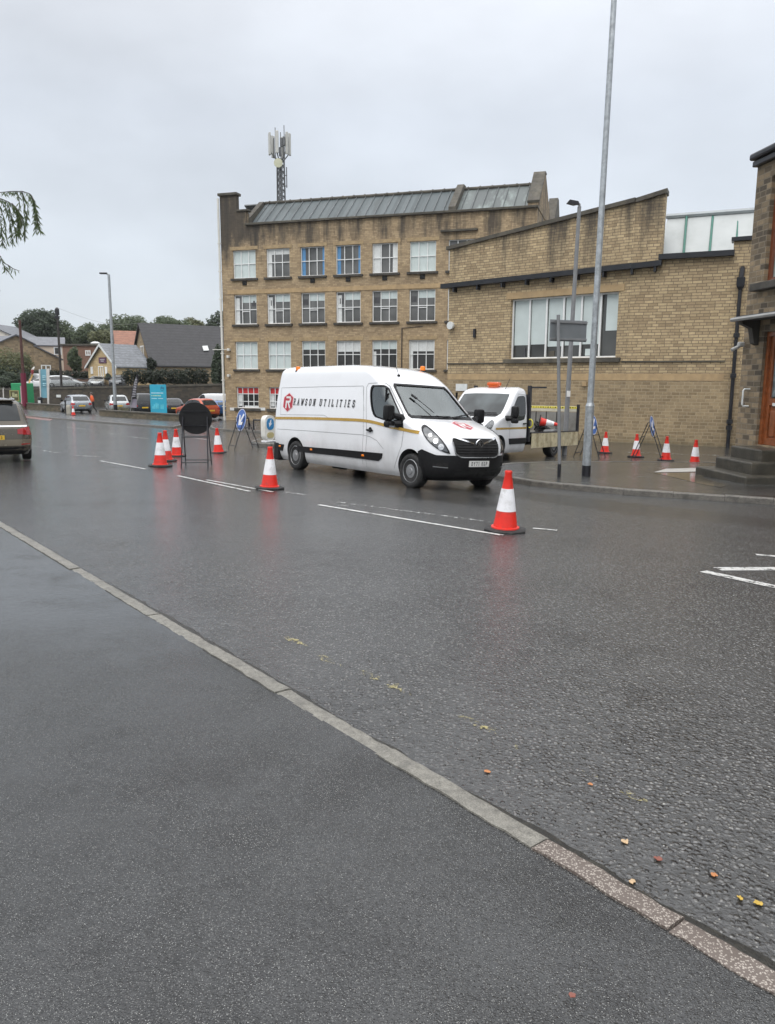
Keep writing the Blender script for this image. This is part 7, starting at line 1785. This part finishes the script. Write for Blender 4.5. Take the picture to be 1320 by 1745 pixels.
# litter bin, stone post, thin post, green hut with hoarding
g = G(69, 694, .1); t = thing('litter_bin', 'black litter bin with a white label on the far pavement', 'bin', g); k = g.y / FPX; hb_ = 17 * k
m = MB(); m.lathe([(3.4 * k, 0), (3.7 * k, .1), (3.9 * k, hb_ * .72)], 14); m.build('drum', M_BLKMET, t, smooth=40)
m = MB(); m.lathe([(4.3 * k, hb_ * .78), (4.5 * k, hb_ * .9), (3.4 * k, hb_), (0, hb_ * 1.02)], 14, cap=False); m.lathe([(2.6 * k, hb_ * .7), (2.6 * k, hb_ * .8)], 10); m.build('hood', M_BLKMET, t, smooth=40)
m = MB(); m.box((0, -3.9 * k, hb_ * .55), (4.2 * k, .02, hb_ * .28)); m.build('label_plate', CURT, t)
g = G(117, 706, .1); k = g.y / FPX; t = thing('stone_post', 'short pale stone gatepost at the car park entrance', 'post', g)
m = MB(); m.bbox((0, 0, 7 * k), (7 * k, 6 * k, 15 * k), .08, .2); m.bbox((0, 0, 14.6 * k), (6 * k, 5 * k, 2 * k), .08, .2); m.build('stone', pm('pale_stone', (.40, .37, .31), .8, .2, 3, dirt=(.2, .19, .15), dscale=2, damt=.6), t)
g = G(112, 704, .1); k = g.y / FPX; t = thing('black_post', 'thin black post beside the pale stone gatepost', 'post', g)
m = MB(); m.tube([V((0, 0, 0)), V((0, 0, 21 * k))], 1.3 * k, 8); m.lathe([(1.7 * k, 20 * k), (1.7 * k, 21.5 * k), (.3 * k, 22.5 * k)], 8); m.build('shaft', M_BLKMET, t)
gy_ = ly + 2; p0, p1 = at(20, 684, gy_), at(41, 684, gy_); h_ = zat(20, 653, gy_) - p0.z
t = thing('green_container', 'bright green container at the left behind the low wall', 'container', p0); GRNP = pm('bright_green', (.025, .30, .12), .5, .1, 2)
m = MB(); m.bbox(((p1.x - p0.x) / 2, 1.2, h_ / 2 - .2), (p1.x - p0.x, 2.4, h_ + .4), .05); m.build('shell', GRNP, t)
m = MB(); W_ = p1.x - p0.x
for k in range(6): m.box((W_ * (.08 + .168 * k), -.015, h_ / 2), (.05, .03, h_ * .9))
m.build('ribs', GRNP, t)
p0, p1 = at(17.5, 684, gy_ - 1), at(33, 684, gy_ - 1); h_ = zat(18, 665, gy_ - 1) - p0.z; W_ = p1.x - p0.x
t = thing('notice_board', 'olive framed notice board in front of the green container', 'sign', p0)
m = MB(); m.bbox((W_ / 2, 0, h_ / 2), (W_, .08, h_), .02); m.build('board', pm('olive_board', (.075, .065, .022), .5, .15, 3), t)
m = MB()
for c, d in (((W_ / 2, -.05, h_ - .06), (W_, .03, .08)), ((W_ / 2, -.05, .06), (W_, .03, .08)), ((.04, -.05, h_ / 2), (.08, .032, h_ - .2)), ((W_ - .04, -.05, h_ / 2), (.08, .032, h_ - .2))): m.box(c, d)
m.build('frame', pm('olive_frame', (.33, .31, .12), .5, .1, 3), t)
m = MB(); m.bbox((W_ * .40, -.05, h_ * .58), (W_ * .26, .02, h_ * .42), .01); m.bbox((W_ * .70, -.05, h_ * .52), (W_ * .28, .02, h_ * .3), .01); m.build('picture', pm('board_picture', (.36, .36, .2), .5, .4, 4), t)
# signpost-like frame further left
g = G(3, 690, .1)
t = thing('metal_hurdle', 'thin pale metal frame standing behind the car roof at the left edge', 'barrier', at(6, 686, ly)); b = at(6, 686, ly)
m = MB(); P = [at(6, 686, ly) - b, at(5, 662, ly) - b]; m.tube(P, .05, 6); m.tube([at(20, 685, ly) - b, at(19, 676, ly) - b], .05, 6); m.tube([at(5.8, 681, ly) - b, at(19.5, 682, ly) - b], .04, 6); m.build('tube_frame', FW, t)

# ------------------------------------------------------------------ the man in the orange jacket, walking left
def skinned(name, joints, edges, mats, pick, parent, sub=2):
    me = bpy.data.meshes.new(name); names = list(joints); me.from_pydata([joints[n][0] for n in names], [(names.index(a), names.index(b)) for a, b in edges], [])
    o = bpy.data.objects.new(name, me); COL.objects.link(o)
    md = o.modifiers.new('s', 'SKIN'); sv = me.skin_vertices[0].data
    for i, n in enumerate(names): sv[i].radius = joints[n][1]; sv[i].use_root = (i == 0)
    md.use_smooth_shade = True; sb = o.modifiers.new('u', 'SUBSURF'); sb.levels = sb.render_levels = sub
    dg = bpy.context.evaluated_depsgraph_get(); dg.update(); m2 = bpy.data.meshes.new_from_object(o.evaluated_get(dg)); o.modifiers.clear(); o.data = m2; m2.name = name
    m2.materials.clear()
    for m_ in mats: m2.materials.append(m_)
    for f in m2.polygons: f.material_index = pick(f.center); f.use_smooth = True
    o.parent = parent; WM[o] = WM[parent]; return o
g = G(158, 703.5, .1); man = thing('person', 'man in a bright orange jacket and dark trousers walking past the silver hatchback', 'person', g, 0)
SKIN = pm('skin', (.42, .24, .17), .5, .08, 9); TROU = pm('dark_trousers', (.03, .03, .035), .8, .2, 9); JACK = pm('orange_jacket', (.85, .13, .03), .6, .08, 5); HAIR = pm('grey_hair', (.10, .09, .08), .7, .2, 20)
# faces -x (walking left)
J = {'pelvis': ((0, 0, .95), (.13, .16)), 'waist': ((-.01, 0, 1.10), (.12, .155)), 'chest': ((-.03, 0, 1.33), (.125, .18)), 'neck': ((-.05, 0, 1.50), (.055, .055)), 'head': ((-.075, 0, 1.60), (.085, .075)), 'crown': ((-.07, 0, 1.72), (.085, .075)),
     'lhip': ((0, -.09, .90), (.10, .10)), 'lknee': ((-.17, -.10, .50), (.065, .065)), 'lank': ((-.20, -.10, .10), (.045, .045)), 'ltoe': ((-.36, -.10, .045), (.04, .045)),
     'rhip': ((.01, .09, .90), (.10, .10)), 'rknee': ((.06, .10, .49), (.065, .065)), 'rank': ((.32, .10, .15), (.045, .045)), 'rtoe': ((.20, .10, .045), (.04, .045)),
     'lsh': ((-.02, -.20, 1.42), (.07, .07)), 'lel': ((.10, -.25, 1.16), (.048, .048)), 'lwr': ((.05, -.26, .93), (.034, .034)), 'lha': ((.02, -.25, .84), (.032, .04)),
     'rsh': ((-.04, .20, 1.42), (.07, .07)), 'rel': ((-.10, .25, 1.16), (.048, .048)), 'rwr': ((-.26, .24, 1.00), (.034, .034)), 'rha': ((-.34, .23, .95), (.032, .04))}
E_ = [('pelvis', 'waist'), ('waist', 'chest'), ('chest', 'neck'), ('neck', 'head'), ('head', 'crown'), ('pelvis', 'lhip'), ('lhip', 'lknee'), ('lknee', 'lank'), ('lank', 'ltoe'), ('pelvis', 'rhip'), ('rhip', 'rknee'), ('rknee', 'rank'), ('rank', 'rtoe'), ('chest', 'lsh'), ('lsh', 'lel'), ('lel', 'lwr'), ('lwr', 'lha'), ('chest', 'rsh'), ('rsh', 'rel'), ('rel', 'rwr'), ('rwr', 'rha')]
skinned('body', J, E_, [SKIN, TROU], lambda c: 1 if c.z < .98 and abs(c.y) < .19 else 0, man)
JJ = {k: (v[0], (v[1][0] + .028, v[1][1] + .028)) for k, v in J.items() if k in ('waist', 'chest', 'lsh', 'lel', 'rsh', 'rel')}; JJ['waist'] = ((0, 0, .93), (.155, .19)); JJ['neck'] = ((-.045, 0, 1.47), (.075, .08)); JJ['lwr'] = ((.055, -.26, .95), (.052, .052)); JJ['rwr'] = ((-.24, .24, 1.01), (.052, .052))
skinned('jacket', JJ, [('waist', 'chest'), ('chest', 'neck'), ('chest', 'lsh'), ('lsh', 'lel'), ('lel', 'lwr'), ('chest', 'rsh'), ('rsh', 'rel'), ('rel', 'rwr')], [JACK], lambda c: 0, man)
m = MB(); m.lathe([(.095, -.02), (.104, .04), (.09, .10), (.05, .135), (0, .145)], 16, (-.055, 0, 1.655), cap=False); m.build('hair', HAIR, man, smooth=60)
m = MB(); m.tube([(-.155, 0, 1.655), (-.185, 0, 1.63), (-.16, 0, 1.615)], .016, 6); m.build('nose', SKIN, man)

# ------------------------------------------------------------------ willow at the left, overhanging the pavement
wt = thing('willow_tree', 'weeping willow whose thin hanging branches reach in at the top left', 'tree', (-9.6, 11.4, gz(-9.6, 11.4)))
wb_ = V((-9.6, 11.4, gz(-9.6, 11.4)))
m = MB(); m.tube([V((0, 0, -.3)), V((.1, 0, 1.6)), V((.3, .1, 3.4)), V((.2, 0, 5.2))], [.36, .28, .22, .12], 12)
rnd = random.Random(21); limbs = []
for i in range(9):
    an = i * 2 * pi / 9 + .3; p = [V((.2, .05, 2.6 + .25 * i)), V((cos(an) * 1.3, sin(an) * 1.3, 4.2 + .28 * i)), V((cos(an) * 2.5, sin(an) * 2.5, 5.0 + .22 * i)), V((cos(an) * 3.2, sin(an) * 3.2, 4.9 + .2 * i))]
    limbs.append(p); m.tube(p, [.12, .07, .04, .02], 7)
m.build('trunk', BARK, wt, smooth=60)
tw = MB(); lf = MB()
def strand(P, dens, ll, r=.006):
    P = [V(p) for p in P]; tw.tube(P, [r] * (len(P) - 1) + [r * .4], 4, cap=False)
    L_ = sum((b - a).length for a, b in zip(P, P[1:])); n = int(L_ * dens); 
    for k in range(n):
        s = rnd.uniform(.05, 1) * L_; acc = 0
        for a, b in zip(P, P[1:]):
            d = (b - a).length
            if acc + d >= s: c = a.lerp(b, (s - acc) / d); dr = (b - a).normalized(); break
            acc += d
        u = (V((rnd.gauss(0, .55), rnd.gauss(0, .55), -.75)) + dr * .35).normalized(); l_ = ll * rnd.uniform(.6, 1.25); v = u.cross(V((rnd.gauss(0, 1), rnd.gauss(0, 1), rnd.gauss(0, 1)))).normalized() * l_ * .085
        lf.add([c, c + u * l_ * .45 + v, c + u * l_, c + u * l_ * .45 - v], [(0, 1, 2, 3)])
def px3(pts, Y, dy=0): return [at(px, py, Y + dy * k / max(1, len(pts) - 1)) - wb_ for k, (px, py) in enumerate(pts)]
WY = 10.6
for pts, dens, dy in (([(-70, 322), (-20, 329), (0, 328), (20, 326), (38, 326), (50, 330), (57, 340), (61, 358), (64, 378), (67, 393)], 75, 0),
                  ([(52, 331), (57, 345), (59, 362), (60, 382), (60, 395)], 110, .1), ([(54, 334), (60, 350), (62, 372), (68, 392)], 110, -.1), ([(28, 326), (32, 337), (33, 350), (31, 362)], 40, .1), ([(38, 326), (40, 340), (41, 356), (46, 372), (44, 385)], 70, 0), ([(36, 327), (42, 338), (47, 352), (46, 368)], 55, .15),
                  ([(-60, 330), (0, 338), (14, 344), (26, 352), (33, 364), (36, 378), (34, 392), (33, 402)], 95, -.2), ([(20, 346), (29, 357), (37, 368), (40, 382), (41, 398), (42, 408)], 110, -.1), ([(10, 342), (16, 355), (20, 372), (24, 388), (28, 404), (27, 410)], 95, .0),
                  ([(0, 341), (8, 352), (14, 368), (18, 386), (20, 402), (21, 416)], 90, .1), ([(-14, 340), (0, 352), (6, 372), (9, 392), (13, 414)], 70, .2), ([(-20, 345), (-4, 362), (2, 382), (3, 402), (4, 414), (9, 422)], 120, .0), ([(24, 350), (30, 368), (30, 386), (30, 398)], 130, 0), ([(26, 352), (33, 372), (33, 388), (31, 400)], 130, .1), ([(-30, 410), (0, 437), (5, 450), (10, 460), (18, 468)], 50, 0), ([(4, 447), (14, 452), (22, 458), (34, 462)], 30, 0), ([(-20, 480), (-6, 488), (0, 496)], 60, 0)):
    strand(px3(pts, WY, dy), dens * 1.7, .085, .005)
for p in limbs:
    for k in range(9):
        s = p[2].lerp(p[3], rnd.random()) if k < 6 else p[1].lerp(p[2], rnd.random()); o_ = V((rnd.gauss(0, .5), rnd.gauss(0, .5), 0))
        q = s + o_ * .5 + V((0, 0, -.2)); ln_ = rnd.uniform(1.2, 2.8); P = [s, q, q + o_ * .3 + V((0, 0, -ln_ * .5)), q + o_ * .4 + V((0, 0, -ln_))]
        w0 = [wb_ + a for a in P]
        ok = True
        for a in w0:
            l = CM.transposed() @ (a - CAM); 
            if l.z < 0 and 660 + FPX * l.x / -l.z > -25: ok = False
        if ok: strand(P, 95, .11)
tw.build('twigs', BARK, wt); lf.build('foliage', LEAF_WL, wt, recalc=False)

# ------------------------------------------------------------------ fallen leaves and moss along the kerb
LC = [pm('leaf_yellow', (.45, .30, .05), .5, .2, 40), pm('leaf_orange', (.42, .17, .06), .5, .2, 40), pm('leaf_brown', (.20, .065, .045), .5, .2, 40), pm('leaf_tan', (.48, .34, .20), .5, .2, 40)]
LG = 'fallen leaves on the wet road'
for (px, py, c, s, lab) in ((1065, 1437, 3, .055, 'tan fallen leaf on the road, the farthest of those near the bottom right kerb'), (1121, 1466, 2, .055, 'dark red-brown fallen leaf on the wet road'), (1217, 1493, 1, .045, 'orange fallen leaf on the road right of the dark red-brown leaf'), (1076, 1505, 3, .045, 'tan fallen leaf resting against the kerb edge'), (1261, 1533, 0, .04, 'small yellow fallen leaf near the right edge'),
                        (1291, 1542, 0, .05, 'larger yellow fallen leaf at the right edge of the picture'), (830, 1317, 1, .05, 'orange fallen leaf in the gutter beside the mossy kerb'), (1006, 1339, 1, .04, 'small orange fallen leaf in the middle of the near lane'), (975, 1700, 2, .03, 'tiny dark brown leaf on the footway at the bottom')):
    on = py > 1650
    s *= .68; g = G(px, py, KT if on else 0) + V((0, 0, .008)); rnd2 = random.Random(px)
    out = [(rnd2.uniform(.30, .55) * cos(t * pi / 6) * (1 if t % 2 else .8), rnd2.uniform(.30, .55) * sin(t * pi / 6)) for t in range(12)]
    m = MB(); an = rnd2.uniform(0, 6.28)
    P = [V((u * cos(an) - v * sin(an), u * sin(an) + v * cos(an), .12 * (u * u + v * v) + rnd2.uniform(-.05, .08))) * s for u, v in out]; C0 = V((0, 0, .0))
    m.add([C0] + P + [C0 + V((0, 0, -.002))] + [p + V((0, 0, -.002)) for p in P], [(0, 1 + i, 1 + (i + 1) % 12) for i in range(12)] + [(13, 14 + (i + 1) % 12, 14 + i) for i in range(12)] + [(1 + i, 14 + i, 14 + (i + 1) % 12, 1 + (i + 1) % 12) for i in range(12)])
    o = m.build('fallen_leaf', LC[c]); o.location = g; tag(o, lab, 'leaf', LG)
rnd = random.Random(31); m = MB()
for k in range(900):
    a_ = rnd.choice((rnd.uniform(2.2, 3.9), rnd.uniform(3.0, 3.5), rnd.uniform(1.2, 6))) - 1.4; n = .004 + abs(rnd.gauss(0, .008)); x, y = kp(a_, n); p = V((x, y, gz(x, y) + rnd.uniform(0, .05)))
    u = V((rnd.gauss(0, .6), rnd.gauss(0, .6), 1)).normalized() * rnd.uniform(.006, .022); v = V((rnd.gauss(0, 1), rnd.gauss(0, 1), 0)).normalized() * .003; m.add([p - v, p + v, p + u], [(0, 1, 2)])
o = m.build('kerb_moss', leafmat('moss', (.02, .025, .008), (.07, .075, .02)), recalc=False); o['kind'] = 'stuff'

# ------------------------------------------------------------------ rain haze: one even box of thin air round everything
mz_ = bpy.data.materials.new('haze'); mz_.use_nodes = True; N = mz_.node_tree.nodes; L = mz_.node_tree.links; N.remove(N['Principled BSDF'])
pv = N.new('ShaderNodeVolumePrincipled'); pv.inputs['Density'].default_value = .00018; pv.inputs['Color'].default_value = (.93, .95, .97, 1); pv.inputs['Anisotropy'].default_value = .2
L.new(pv.outputs[0], N['Material Output'].inputs['Volume'])
m = MB(); m.box((0, 270, 12), (860, 700, 64)); hzo = m.build('haze', mz_); hzo['kind'] = 'stuff'
